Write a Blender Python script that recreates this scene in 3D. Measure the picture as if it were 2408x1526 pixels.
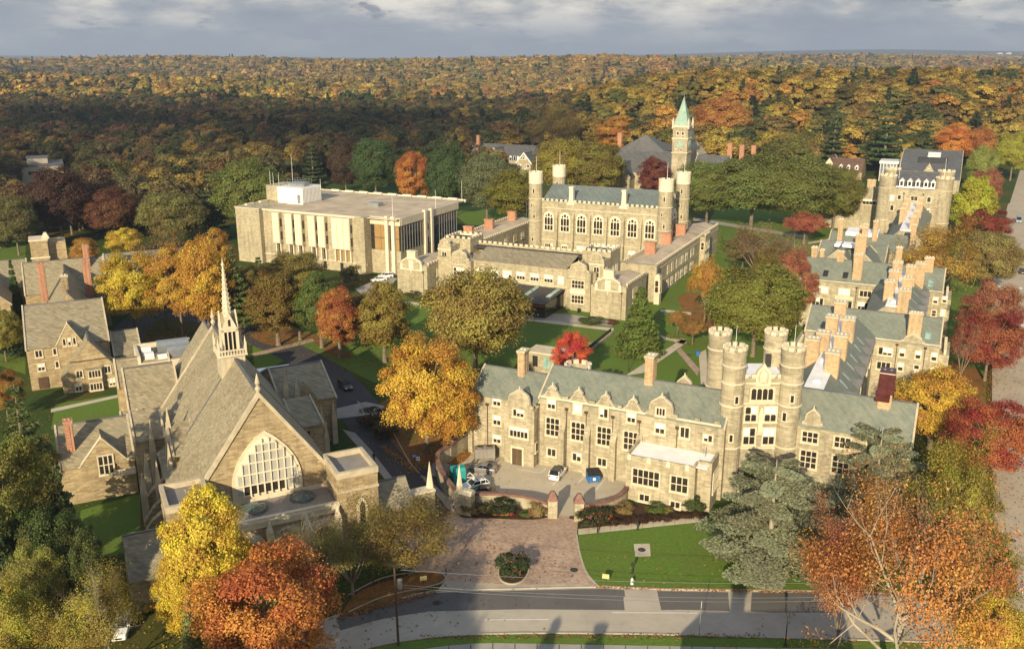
import bpy, math, random
import numpy as np
from mathutils import Vector, Matrix
from mathutils.geometry import tessellate_polygon
R_ = math.radians
for _o in list(bpy.data.objects): bpy.data.objects.remove(_o)
scene = bpy.context.scene
col = scene.collection

# ------------------------------------------------------------------ camera
CAMH, PITCH, FOC = 66.0, 16.232, 2164.0 / 2408.0     # metres, degrees, focal length in frame widths
cam_d = bpy.data.cameras.new('camera'); cam = bpy.data.objects.new('camera', cam_d); col.objects.link(cam)
cam.location = (0, 0, CAMH); cam.rotation_euler = (R_(90 - PITCH), 0, 0)
cam_d.sensor_width = 36; cam_d.lens = 36 * FOC; cam_d.clip_start = 1; cam_d.clip_end = 60000
scene.camera = cam

# ------------------------------------------------------------------ sun, sky, exposure
SUN_EL, SUN_DX, SUN_DY = 21.0, 0.287, 0.958            # light travels towards (+x, +y): the sun stands behind on the left
sd = bpy.data.lights.new('sun', 'SUN'); sd.energy = 4.5; sd.angle = R_(0.55); sd.color = (1.0, 0.84, 0.57)
sun = bpy.data.objects.new('sun', sd); col.objects.link(sun)
_c, _s = math.cos(R_(SUN_EL)), math.sin(R_(SUN_EL))
sun.rotation_euler = Vector((SUN_DX * _c, SUN_DY * _c, -_s)).to_track_quat('-Z', 'Y').to_euler()
sun.location = (-60, -200, 150)
scene.view_settings.view_transform = 'Standard'; scene.view_settings.look = 'None'
scene.view_settings.exposure = 0.72; scene.view_settings.gamma = 1.0
scene.view_settings.use_curve_mapping = False
world = bpy.data.worlds.new('World'); scene.world = world; world.use_nodes = True
wn = world.node_tree.nodes; wl = world.node_tree.links; wn.clear()
def N(t, k, **kw):
    n = t.new(k)
    for a, b in kw.items(): setattr(n, a, b)
    return n
def mathn(nodes, links, op, a, b=None, c=None):
    n = nodes.new('ShaderNodeMath'); n.operation = op
    for i, v in enumerate((a, b, c)):
        if v is None: continue
        if isinstance(v, (int, float)): n.inputs[i].default_value = v
        else: links.new(v, n.inputs[i])
    return n.outputs[0]
def ramp(nodes, links, src, stops, interp='LINEAR'):
    n = nodes.new('ShaderNodeValToRGB'); n.color_ramp.interpolation = interp
    e = n.color_ramp.elements
    while len(e) < len(stops): e.new(0.5)
    for i, (p, c) in enumerate(stops):
        e[i].position = p; e[i].color = (c[0], c[1], c[2], 1) if not isinstance(c, (int, float)) else (c, c, c, 1)
    links.new(src, n.inputs[0]); return n.outputs[0]
def build_world():
    n, l = wn, wl
    sky = N(n, 'ShaderNodeTexSky', sky_type='NISHITA', sun_disc=False, sun_elevation=R_(SUN_EL),
            sun_rotation=math.atan2(-SUN_DX, -SUN_DY), altitude=60, air_density=1.2, dust_density=1.5)
    tc = n.new('ShaderNodeTexCoord'); sx = n.new('ShaderNodeSeparateXYZ'); l.new(tc.outputs['Generated'], sx.inputs[0])
    z = mathn(n, l, 'MAXIMUM', sx.outputs[2], 0.0)
    zz = mathn(n, l, 'ADD', z, 0.27)
    cx = mathn(n, l, 'DIVIDE', sx.outputs[0], zz); cy = mathn(n, l, 'DIVIDE', sx.outputs[1], zz)
    cv = n.new('ShaderNodeCombineXYZ'); l.new(cx, cv.inputs[0]); l.new(cy, cv.inputs[1])
    def noise(scale, detail, rough, off):
        m = n.new('ShaderNodeMapping'); l.new(cv.outputs[0], m.inputs[0]); m.inputs['Location'].default_value = off
        t = n.new('ShaderNodeTexNoise'); t.inputs['Scale'].default_value = scale; t.inputs['Detail'].default_value = detail
        t.inputs['Roughness'].default_value = rough; l.new(m.outputs[0], t.inputs['Vector']); return t.outputs['Fac']
    big = noise(1.7, 6, 0.55, (3.1, 7.7, 0)); fine = noise(4.6, 7, 0.6, (1.3, 2.2, 0.7)); pat = noise(3.0, 8, 0.62, (9.4, 4.4, 2))
    tone = mathn(n, l, 'ADD', mathn(n, l, 'MULTIPLY', big, 0.55), mathn(n, l, 'MULTIPLY', fine, 0.45))
    cloud = ramp(n, l, tone, [(0.35, (0.125, 0.145, 0.18)), (0.44, (0.195, 0.21, 0.235)), (0.50, (0.295, 0.295, 0.30)), (0.545, (0.47, 0.435, 0.38)), (0.61, (0.72, 0.65, 0.54))])
    # a second, lower bank of dark grey puffs
    dark = ramp(n, l, pat, [(0.56, 0), (0.60, 0.85)])
    mx = N(n, 'ShaderNodeMix', data_type='RGBA'); l.new(dark, mx.inputs[0]); l.new(cloud, mx.inputs[6]); mx.inputs[7].default_value = (0.105, 0.122, 0.15, 1)
    # thinner, paler haze towards the horizon
    hz = ramp(n, l, sx.outputs[2], [(0.0, 1.0), (0.018, 0.6), (0.05, 0.0)])
    m2 = N(n, 'ShaderNodeMix', data_type='RGBA'); l.new(hz, m2.inputs[0]); l.new(mx.outputs[2], m2.inputs[6]); m2.inputs[7].default_value = (0.235, 0.25, 0.28, 1)
    b1 = n.new('ShaderNodeBackground'); b1.inputs[1].default_value = 0.13; l.new(sky.outputs[0], b1.inputs[0])
    b2 = n.new('ShaderNodeBackground'); b2.inputs[1].default_value = 1.0; l.new(m2.outputs[2], b2.inputs[0])
    # low in the sky the clouds close up, overhead blue shows between them
    gap = ramp(n, l, noise(1.1, 5, 0.55, (5.5, 1.1, 3)), [(0.46, 0.0), (0.57, 1.0)])
    low = ramp(n, l, sx.outputs[2], [(0.05, 1.0), (0.28, 0.0)])
    cover = mathn(n, l, 'MAXIMUM', gap, low)
    ms = n.new('ShaderNodeMixShader'); l.new(cover, ms.inputs[0]); l.new(b1.outputs[0], ms.inputs[1]); l.new(b2.outputs[0], ms.inputs[2])
    o = n.new('ShaderNodeOutputWorld'); l.new(ms.outputs[0], o.inputs[0])
build_world()
cy_ = scene.cycles
cy_.use_denoising = True; cy_.max_bounces = 6; cy_.diffuse_bounces = 3; cy_.glossy_bounces = 2; cy_.transmission_bounces = 4
cy_.volume_bounces = 0; cy_.transparent_max_bounces = 12; cy_.sample_clamp_indirect = 6.0

# ------------------------------------------------------------------ where things stand (ground point seen at a place in the photo)
_th = R_(PITCH); _ct, _st = math.cos(_th), math.sin(_th)
def at(px, py, z=0.0):
    dx = (px - 1204.0) / 2164.0; dy = -(py - 763.0) / 2164.0
    ry = _ct + dy * _st; rz = -_st + dy * _ct; t = (z - CAMH) / rz
    return dx * t, ry * t
def height_at(y, py):
    dy = -(py - 763.0) / 2164.0
    return CAMH + (-_st + dy * _ct) * y / (_ct + dy * _st)
def depth_of(y, z=0.0): return y * _ct - (z - CAMH) * _st
def pix(x, y, z):
    d = depth_of(y, z); return 1204 + 2164 * x / d, 763 - 2164 * (y * _st + (z - CAMH) * _ct) / d
VRX, VRY = 0.43082856, 0.90243379       # campus grid (right): 'b' runs away from the camera, 'a' to the right
VLX, VLY = -0.44501257, 0.89552433      # chapel grid (left)
def gR(a, b): return a * VRY + b * VRX, -a * VRX + b * VRY
def gL(a, b): return a * VLY + b * VLX, -a * VLX + b * VLY
def inR(x, y): return x * VRY - y * VRX, x * VRX + y * VRY
def inL(x, y): return x * VLY - y * VLX, x * VLX + y * VLY
ANG_R = math.atan2(-VRX, VRY); ANG_L = math.atan2(-VLX, VLY)
def ss(e0, e1, x):
    t = np.clip((np.asarray(x, float) - e0) / (e1 - e0), 0, 1); return t * t * (3 - 2 * t)
def ter(x, y):
    x = np.asarray(x, float); y = np.asarray(y, float)
    h = 31 * ss(560, 800, y) * ss(-60, 160, x - 0.03 * y) * (1 - 0.8 * ss(900, 1400, y))
    h = h + ss(900, 1500, y) * (1 - ss(3300, 4300, y)) * (15 * np.sin(x / 330 + 1.3) * np.cos(y / 360) + 11 * np.sin(y / 210 + x / 600 + 2))
    h = h + (34 - 8 * np.exp(-((x - 350) / 700) ** 2) + 5 * np.sin(x / 700) - 16 * ss(300, 1300, x)) * ss(1300, 3100, y) * (1 - ss(3300, 4600, y))
    h = h + (26 + 14 * ss(0, 2500, x)) * ss(4700, 6000, y) * (1 - ss(6200, 7600, y)) * ss(-600, 1800, x)
    h = h + ss(8200, 12000, y) * (58 + 70 * ss(300, 5200, x) + 14 * np.sin(x / 1900) + 8 * np.sin(x / 640 + 1))
    return h
def place(px, py):
    x, y = at(px, py)
    for _ in range(6):
        x, y = at(px, py, float(ter(x, y)))
    return x, y, float(ter(x, y))

# ------------------------------------------------------------------ materials
MATS = {}
def new_mat(name):
    m = bpy.data.materials.new(name); m.use_nodes = True; nt = m.node_tree
    for n in list(nt.nodes): nt.nodes.remove(n)
    o = nt.nodes.new('ShaderNodeOutputMaterial'); p = nt.nodes.new('ShaderNodeBsdfPrincipled')
    nt.links.new(p.outputs[0], o.inputs[0]); MATS[name] = m
    return m, nt.nodes, nt.links, p, o
def obj_coord(n): return n.new('ShaderNodeTexCoord').outputs['Object']
def tex_noise(n, l, vec, scale, detail=4, rough=.55):
    t = n.new('ShaderNodeTexNoise'); t.inputs['Scale'].default_value = scale; t.inputs['Detail'].default_value = detail
    t.inputs['Roughness'].default_value = rough; l.new(vec, t.inputs['Vector']); return t.outputs['Fac']
def mixc(n, l, fac, a, b, mode='MIX'):
    m = n.new('ShaderNodeMix'); m.data_type = 'RGBA'; m.blend_type = mode
    for i, v in ((0, fac), (6, a), (7, b)):
        if isinstance(v, (int, float)): m.inputs[i].default_value = v
        elif isinstance(v, tuple): m.inputs[i].default_value = (*v, 1)
        else: l.new(v, m.inputs[i])
    return m.outputs[2]
def scl(c, k): return tuple(min(1, x * k) for x in c)
def plain(name, c, rough=.7, var=.25, scale=.6, metal=0, bump=0):
    m, n, l, p, o = new_mat(name); v = obj_coord(n)
    f = tex_noise(n, l, v, scale, 6, .65)
    cc = ramp(n, l, f, [(0.3, scl(c, 1 - var)), (0.7, scl(c, 1 + var))])
    l.new(cc, p.inputs['Base Color']); p.inputs['Roughness'].default_value = rough; p.inputs['Metallic'].default_value = metal
    p.inputs['Specular IOR Level'].default_value = .3
    if bump:
        b = n.new('ShaderNodeBump'); b.inputs['Strength'].default_value = bump; b.inputs['Distance'].default_value = .05
        l.new(tex_noise(n, l, v, scale * 12, 3), b.inputs['Height']); l.new(b.outputs[0], p.inputs['Normal'])
    return m
def coursed(name, c1, c2, mortar, bw, rh, msize=.02, streak=.35, rough=.85, bump=.6, zk=1.0, spread=.5, warm=None):
    """stone courses, bricks or slates: rows follow height, columns follow the wall"""
    m, n, l, p, o = new_mat(name); v = obj_coord(n)
    sx = n.new('ShaderNodeSeparateXYZ'); l.new(v, sx.inputs[0]); cb = n.new('ShaderNodeCombineXYZ')
    l.new(mathn(n, l, 'ADD', sx.outputs[0], sx.outputs[1]), cb.inputs[0]); l.new(mathn(n, l, 'MULTIPLY', sx.outputs[2], zk), cb.inputs[1])
    # uneven courses
    wob = tex_noise(n, l, v, .35, 2); cb2 = n.new('ShaderNodeVectorMath'); cb2.operation = 'ADD'
    w2 = n.new('ShaderNodeCombineXYZ'); l.new(mathn(n, l, 'MULTIPLY', wob, rh * 1.5), w2.inputs[1]); l.new(cb.outputs[0], cb2.inputs[0]); l.new(w2.outputs[0], cb2.inputs[1])
    br = n.new('ShaderNodeTexBrick'); l.new(cb2.outputs[0], br.inputs['Vector']); br.inputs['Scale'].default_value = 1
    br.inputs['Brick Width'].default_value = bw; br.inputs['Row Height'].default_value = rh; br.inputs['Mortar Size'].default_value = msize
    br.inputs['Mortar Smooth'].default_value = .3; br.offset = .43; br.squash = .8; br.squash_frequency = 3
    br.inputs['Color1'].default_value = (0, 0, 0, 1); br.inputs['Color2'].default_value = (1, 1, 1, 1); br.inputs['Mortar'].default_value = (.5, .5, .5, 1)
    base = ramp(n, l, br.outputs['Color'], [(0.0, scl(c1, 1)), (.5, tuple((x + y) / 2 for x, y in zip(c1, c2))), (1.0, c2)])
    big = tex_noise(n, l, v, .12, 5, .6); stain = tex_noise(n, l, v, 1.3, 4, .6)
    base = mixc(n, l, 1.0, base, ramp(n, l, big, [(.3, 1 - streak), (.7, 1 + streak * .4)]), 'MULTIPLY')
    base = mixc(n, l, 1.0, base, ramp(n, l, stain, [(.3, 1 - streak * .5), (.65, 1.05)]), 'MULTIPLY')
    sk = n.new('ShaderNodeMapping'); l.new(cb.outputs[0], sk.inputs[0]); sk.inputs['Scale'].default_value = (1.1, .13, 1)
    base = mixc(n, l, 1.0, base, ramp(n, l, tex_noise(n, l, sk.outputs[0], 1.0, 5, .65), [(.34, 1 - streak * 1.3), (.52, 1.0), (.7, 1.04)]), 'MULTIPLY')
    if warm: base = mixc(n, l, ramp(n, l, tex_noise(n, l, v, .25, 5, .7), [(.5, 0), (.7, .7)]), base, warm)
    base = mixc(n, l, mathn(n, l, 'MULTIPLY', br.outputs['Fac'], .7), base, mortar)
    l.new(base, p.inputs['Base Color']); p.inputs['Roughness'].default_value = rough; p.inputs['Specular IOR Level'].default_value = .25
    b = n.new('ShaderNodeBump'); b.inputs['Strength'].default_value = bump; b.inputs['Distance'].default_value = .06
    hh = mathn(n, l, 'SUBTRACT', mathn(n, l, 'MULTIPLY', br.outputs['Color'], .5), br.outputs['Fac'])
    l.new(hh, b.inputs['Height']); l.new(b.outputs[0], p.inputs['Normal'])
    return m
coursed('stone', (.315, .27, .18), (.48, .42, .295), (.41, .36, .25), .9, .28, .02, .25, bump=.5)
coursed('stone_warm', (.275, .20, .11), (.46, .365, .215), (.37, .30, .18), 1.1, .28, .02, .2, bump=.5)
coursed('stone_grey', (.315, .27, .175), (.48, .42, .285), (.41, .36, .245), .9, .28, .02, .22, bump=.5)
coursed('ashlar', (.46, .40, .29), (.56, .49, .365), (.44, .39, .29), 1.8, .5, .012, .2, .8, .3)
coursed('slate_green', (.165, .185, .15), (.215, .235, .19), (.14, .155, .13), .55, .26, .014, .14, .65, .4, warm=(.24, .24, .185))
coursed('slate_blue', (.135, .165, .155), (.185, .215, .20), (.11, .13, .125), .55, .26, .014, .2, .6, .4)
coursed('slate_brown', (.225, .185, .115), (.36, .305, .20), (.19, .17, .12), .6, .28, .016, .14, .7, .5, warm=(.26, .25, .175))
coursed('slate_dark', (.055, .058, .066), (.085, .088, .097), (.045, .045, .05), .6, .3, .014, .2, .6, .4)
coursed('slate_mid', (.10, .10, .10), (.15, .148, .145), (.085, .085, .085), .6, .3, .014, .2, .65, .4)
coursed('brick', (.40, .265, .145), (.57, .42, .25), (.45, .36, .24), .5, .16, .02, .2, .85, .4)
coursed('brick_red', (.38, .16, .09), (.54, .27, .165), (.40, .29, .21), .5, .16, .02, .2, .85, .4)
coursed('brick_coping', (.17, .085, .065), (.27, .15, .12), (.20, .15, .12), .5, .16, .02, .2, .85, .4)
coursed('shingle_brown', (.13, .075, .05), (.20, .12, .085), (.09, .05, .04), .5, .25, .014, .2)
plain('limestone', (.57, .495, .36), .8, .16, .5)
plain('coping_stone', (.44, .375, .265), .85, .22, .6)
plain('limestone_pale', (.62, .55, .415), .8, .12, .4)
plain('concrete_panel', (.56, .49, .36), .8, .08, .5)
plain('concrete', (.46, .41, .32), .85, .16, .35)
plain('roof_white', (.84, .83, .82), .5, .12, .35)
plain('roof_gravel', (.46, .37, .265), .95, .3, .16)
plain('roof_dark', (.055, .052, .052), .7, .3, .3)
plain('roof_grey', (.24, .215, .19), .9, .2, .3)
plain('copper_green', (.25, .36, .295), .6, .22, .4)
plain('metal_white', (.72, .70, .65), .45, .06, .6)
plain('metal_grey', (.30, .32, .33), .4, .15, .8, .5)
plain('metal_dark', (.035, .033, .032), .5, .2, .8)
plain('metal_bronze', (.09, .06, .035), .5, .2, .8)
plain('lead_grey', (.12, .12, .125), .6, .2, .5)
plain('wood_dark', (.085, .05, .03), .7, .3, 1)
plain('wood_bench', (.34, .22, .11), .8, .2, 1)
plain('wood_red', (.17, .055, .03), .7, .3, 1.5)
plain('bark', (.17, .135, .10), .95, .35, .8, bump=.6)
plain('bark_pale', (.33, .285, .22), .95, .3, .8, bump=.6)
plain('twig', (.20, .155, .115), .95, .3, .5)
plain('blind', (.80, .76, .66), .7, .06, .5)
plain('curtain', (.30, .19, .075), .8, .15, 1.2)
plain('leaded_glass', (.36, .36, .33), .35, .12, 1.5)
plain('tarp', (.075, .02, .02), .35, .4, 1.5)
plain('tyre', (.02, .02, .02), .9, .1, 2)
plain('rim', (.45, .45, .46), .3, .1, 2, .8)
plain('plastic_blue', (.03, .13, .36), .45, .12, 2)
plain('plastic_teal', (.03, .28, .27), .45, .15, 1.2)
plain('plastic_black', (.02, .02, .022), .45, .2, 2)
plain('paint_white', (.74, .72, .68), .6, .15, 2)
plain('paint_black', (.03, .03, .03), .5, .1, 2)
plain('sign_green', (.03, .26, .14), .5, .1, 2)
plain('sign_blue', (.03, .10, .30), .5, .1, 2)
plain('sign_yellow', (.55, .50, .22), .5, .1, 2)
plain('sign_red', (.5, .06, .03), .5, .1, 2)
plain('skin', (.45, .28, .2), .6, .05, 3)
plain('cloth_dark', (.025, .025, .03), .9, .2, 3)
plain('cloth_blue', (.10, .17, .34), .9, .4, 6)
plain('cloth_white', (.7, .68, .64), .9, .1, 3)
plain('hair', (.05, .03, .02), .7, .2, 3)
plain('light_amber', (.75, .62, .35), .3, .05, 2)
plain('lens_clear', (.8, .8, .78), .15, .05, 2)
plain('lens_red', (.4, .02, .02), .2, .05, 2)
def car_paint(name, c):
    m, n, l, p, o = new_mat(name); p.inputs['Base Color'].default_value = (*c, 1); p.inputs['Roughness'].default_value = .3
    p.inputs['Coat Weight'].default_value = .6; p.inputs['Coat Roughness'].default_value = .08; p.inputs['Specular IOR Level'].default_value = .4
    f = tex_noise(n, l, obj_coord(n), 3, 3); l.new(ramp(n, l, f, [(.3, .25), (.7, .42)]), p.inputs['Roughness'])
car_paint('car_white', (.74, .74, .73)); car_paint('car_grey', (.17, .17, .18)); car_paint('car_black', (.015, .015, .017)); car_paint('car_blue', (.25, .33, .42))
def glassy(name, c, rough=.12):
    m, n, l, p, o = new_mat(name); f = tex_noise(n, l, obj_coord(n), .9, 3)
    l.new(ramp(n, l, f, [(.3, scl(c, .6)), (.7, scl(c, 1.5))]), p.inputs['Base Color'])
    p.inputs['Roughness'].default_value = rough; p.inputs['Specular IOR Level'].default_value = .6
glassy('glass', (.028, .025, .022)); glassy('glass_car', (.012, .014, .016), .06); glassy('glass_green', (.22, .34, .30), .1); glassy('glass_dome', (.05, .085, .07), .2)
glassy('glass_sky', (.16, .21, .25), .1)

def leaf_mat(name, attr=None):
    m, n, l, p, o = new_mat(name); n.remove(p)
    if attr:
        a = n.new('ShaderNodeAttribute'); a.attribute_type = 'INSTANCER'; a.attribute_name = attr; basec = a.outputs['Color']
        oi = n.new('ShaderNodeObjectInfo')
    else:
        oi = n.new('ShaderNodeObjectInfo'); basec = oi.outputs['Color']
    r = n.new('ShaderNodeAttribute'); r.attribute_name = 'rnd'; rv = r.outputs['Fac']
    gv = n.new('ShaderNodeAttribute'); gv.attribute_name = 'clump'; cv = gv.outputs['Fac']
    hs = n.new('ShaderNodeHueSaturation'); l.new(basec, hs.inputs['Color'])
    h = mathn(n, l, 'ADD', mathn(n, l, 'MULTIPLY', cv, .040), mathn(n, l, 'MULTIPLY', rv, .024)); h = mathn(n, l, 'ADD', h, .468)
    l.new(h, hs.inputs['Hue'])
    val = mathn(n, l, 'ADD', mathn(n, l, 'MULTIPLY', rv, .22 if attr else .5), .92 if attr else .78); val = mathn(n, l, 'MULTIPLY', val, mathn(n, l, 'ADD', mathn(n, l, 'MULTIPLY', cv, .34), .83))
    l.new(val, hs.inputs['Value']); hs.inputs['Saturation'].default_value = .92
    d = n.new('ShaderNodeBsdfPrincipled'); d.inputs['Roughness'].default_value = .55; d.inputs['Specular IOR Level'].default_value = .25
    t = n.new('ShaderNodeBsdfTranslucent'); l.new(hs.outputs[0], d.inputs['Base Color']); l.new(hs.outputs[0], t.inputs['Color'])
    ms = n.new('ShaderNodeMixShader'); ms.inputs[0].default_value = .4; l.new(d.outputs[0], ms.inputs[1]); l.new(t.outputs[0], ms.inputs[2])
    l.new(ms.outputs[0], o.inputs[0])
leaf_mat('leaf'); leaf_mat('leaf_far', 'tint')
m_, n_, l_, p_, o_ = new_mat('fallen_leaf'); a_ = n_.new('ShaderNodeAttribute'); a_.attribute_name = 'tint'; l_.new(a_.outputs['Color'], p_.inputs['Base Color']); p_.inputs['Roughness'].default_value = .8
def ground_mats():
    # woodland floor and rough grass with fallen leaves
    m, n, l, p, o = new_mat('ground'); v = obj_coord(n)
    a = tex_noise(n, l, v, .03, 6, .6); b = tex_noise(n, l, v, 1.1, 6, .7); f = tex_noise(n, l, v, 4.5, 3, .7)
    g = ramp(n, l, b, [(.3, (.026, .046, .010)), (.7, (.058, .088, .017))])
    lt = ramp(n, l, f, [(.3, (.09, .045, .015)), (.7, (.24, .12, .03))])
    c = mixc(n, l, ramp(n, l, a, [(.50, 0), (.68, .6)]), g, lt)
    sx = n.new('ShaderNodeSeparateXYZ'); l.new(v, sx.inputs[0])
    far = ramp(n, l, mathn(n, l, 'DIVIDE', sx.outputs[1], 6000), [(.1, 0), (.25, 1)])
    farc = ramp(n, l, tex_noise(n, l, v, .006, 8, .75), [(.3, (.025, .035, .015)), (.5, (.055, .045, .02)), (.7, (.10, .07, .025))])
    c = mixc(n, l, far, c, farc)
    l.new(c, p.inputs['Base Color']); p.inputs['Roughness'].default_value = 1; p.inputs['Specular IOR Level'].default_value = .1
    # mown lawn
    m, n, l, p, o = new_mat('lawn'); v = obj_coord(n)
    a = tex_noise(n, l, v, .09, 5, .6); b = tex_noise(n, l, v, 2.2, 5, .7); w = tex_noise(n, l, v, .32, 6, .7)
    g = ramp(n, l, b, [(.25, (.070, .125, .020)), (.75, (.140, .215, .036))])
    g = mixc(n, l, ramp(n, l, a, [(.45, 0), (.7, .55)]), g, (.115, .125, .032))
    lv = ramp(n, l, tex_noise(n, l, v, 5.5, 2, .8), [(.62, 0), (.72, .55)])
    g = mixc(n, l, mathn(n, l, 'MULTIPLY', lv, ramp(n, l, w, [(.48, 0), (.62, 1)])), g, (.30, .16, .04))
    l.new(g, p.inputs['Base Color']); p.inputs['Roughness'].default_value = 1; p.inputs['Specular IOR Level'].default_value = .1
    bm = n.new('ShaderNodeBump'); bm.inputs['Strength'].default_value = .5; bm.inputs['Distance'].default_value = .08
    l.new(tex_noise(n, l, v, 9, 4), bm.inputs['Height']); l.new(bm.outputs[0], p.inputs['Normal'])
    # fallen leaves under trees
    for nm, c1, c2 in (('leaf_litter', (.12, .055, .02), (.32, .15, .045)), ('mulch', (.035, .022, .016), (.095, .055, .035))):
        m, n, l, p, o = new_mat(nm); v = obj_coord(n)
        f = tex_noise(n, l, v, 3.5, 5, .75); a = tex_noise(n, l, v, .3, 5, .7)
        c = ramp(n, l, f, [(.3, c1), (.7, c2)])
        c = mixc(n, l, ramp(n, l, a, [(.5, 0), (.62, .8)]), c, (.075, .085, .02) if nm == 'leaf_litter' else (.06, .035, .02))
        l.new(c, p.inputs['Base Color']); p.inputs['Roughness'].default_value = 1; p.inputs['Specular IOR Level'].default_value = .1
    # asphalts
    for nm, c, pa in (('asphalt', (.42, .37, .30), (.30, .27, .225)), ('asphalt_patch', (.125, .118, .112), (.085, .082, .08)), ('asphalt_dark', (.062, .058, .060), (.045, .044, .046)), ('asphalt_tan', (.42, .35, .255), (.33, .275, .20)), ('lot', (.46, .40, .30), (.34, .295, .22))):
        m, n, l, p, o = new_mat(nm); v = obj_coord(n)
        a = tex_noise(n, l, v, .16, 6, .65); f = tex_noise(n, l, v, 14, 3, .7)
        cc = ramp(n, l, a, [(.32, scl(c, .86)), (.6, scl(c, 1.06)), (.72, scl(c, .93))])
        cc = mixc(n, l, 1.0, cc, ramp(n, l, f, [(.3, .86), (.7, 1.12)]), 'MULTIPLY')
        vo = n.new('ShaderNodeTexVoronoi'); vo.feature = 'DISTANCE_TO_EDGE'; vo.inputs['Scale'].default_value = .16; 
        wv = n.new('ShaderNodeVectorMath'); wv.operation = 'ADD'; l.new(v, wv.inputs[0])
        nc = n.new('ShaderNodeTexNoise'); nc.inputs['Scale'].default_value = .6; nc.inputs['Detail'].default_value = 4; l.new(v, nc.inputs['Vector']); l.new(nc.outputs['Color'], wv.inputs[1]); l.new(wv.outputs[0], vo.inputs['Vector'])
        cr = ramp(n, l, vo.outputs['Distance'], [(.003, .35), (.009, 0)])
        cc = mixc(n, l, cr, cc, pa)
        st = tex_noise(n, l, v, .5, 5, .7); cc = mixc(n, l, ramp(n, l, st, [(.6, 0), (.74, .6)]), cc, pa)
        l.new(cc, p.inputs['Base Color']); p.inputs['Roughness'].default_value = .9; p.inputs['Specular IOR Level'].default_value = .25
    # brick paving of the forecourt
    m, n, l, p, o = new_mat('brick_paving'); v = obj_coord(n)
    mp = n.new('ShaderNodeMapping'); l.new(v, mp.inputs[0]); mp.inputs['Rotation'].default_value = (0, 0, .35)
    br = n.new('ShaderNodeTexBrick'); l.new(mp.outputs[0], br.inputs['Vector']); br.inputs['Scale'].default_value = 1
    br.inputs['Brick Width'].default_value = .42; br.inputs['Row Height'].default_value = .21; br.inputs['Mortar Size'].default_value = .02
    br.inputs['Color1'].default_value = (.33, .215, .15, 1); br.inputs['Color2'].default_value = (.52, .375, .27, 1); br.inputs['Mortar'].default_value = (.30, .22, .165, 1)
    a = tex_noise(n, l, v, .25, 6, .65)
    c = mixc(n, l, 1.0, br.outputs['Color'], ramp(n, l, a, [(.3, .72), (.7, 1.2)]), 'MULTIPLY')
    l.new(c, p.inputs['Base Color']); p.inputs['Roughness'].default_value = .9
    b = n.new('ShaderNodeBump'); b.inputs['Strength'].default_value = .6; b.inputs['Distance'].default_value = .03; l.new(br.outputs['Fac'], b.inputs['Height']); b.invert = True; l.new(b.outputs[0], p.inputs['Normal'])
ground_mats()
plain('slab', (.50, .43, .32), .9, .12, .5); plain('slab_grey', (.33, .30, .26), .9, .12, .5); plain('kerb', (.40, .35, .27), .9, .15, .6)

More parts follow.
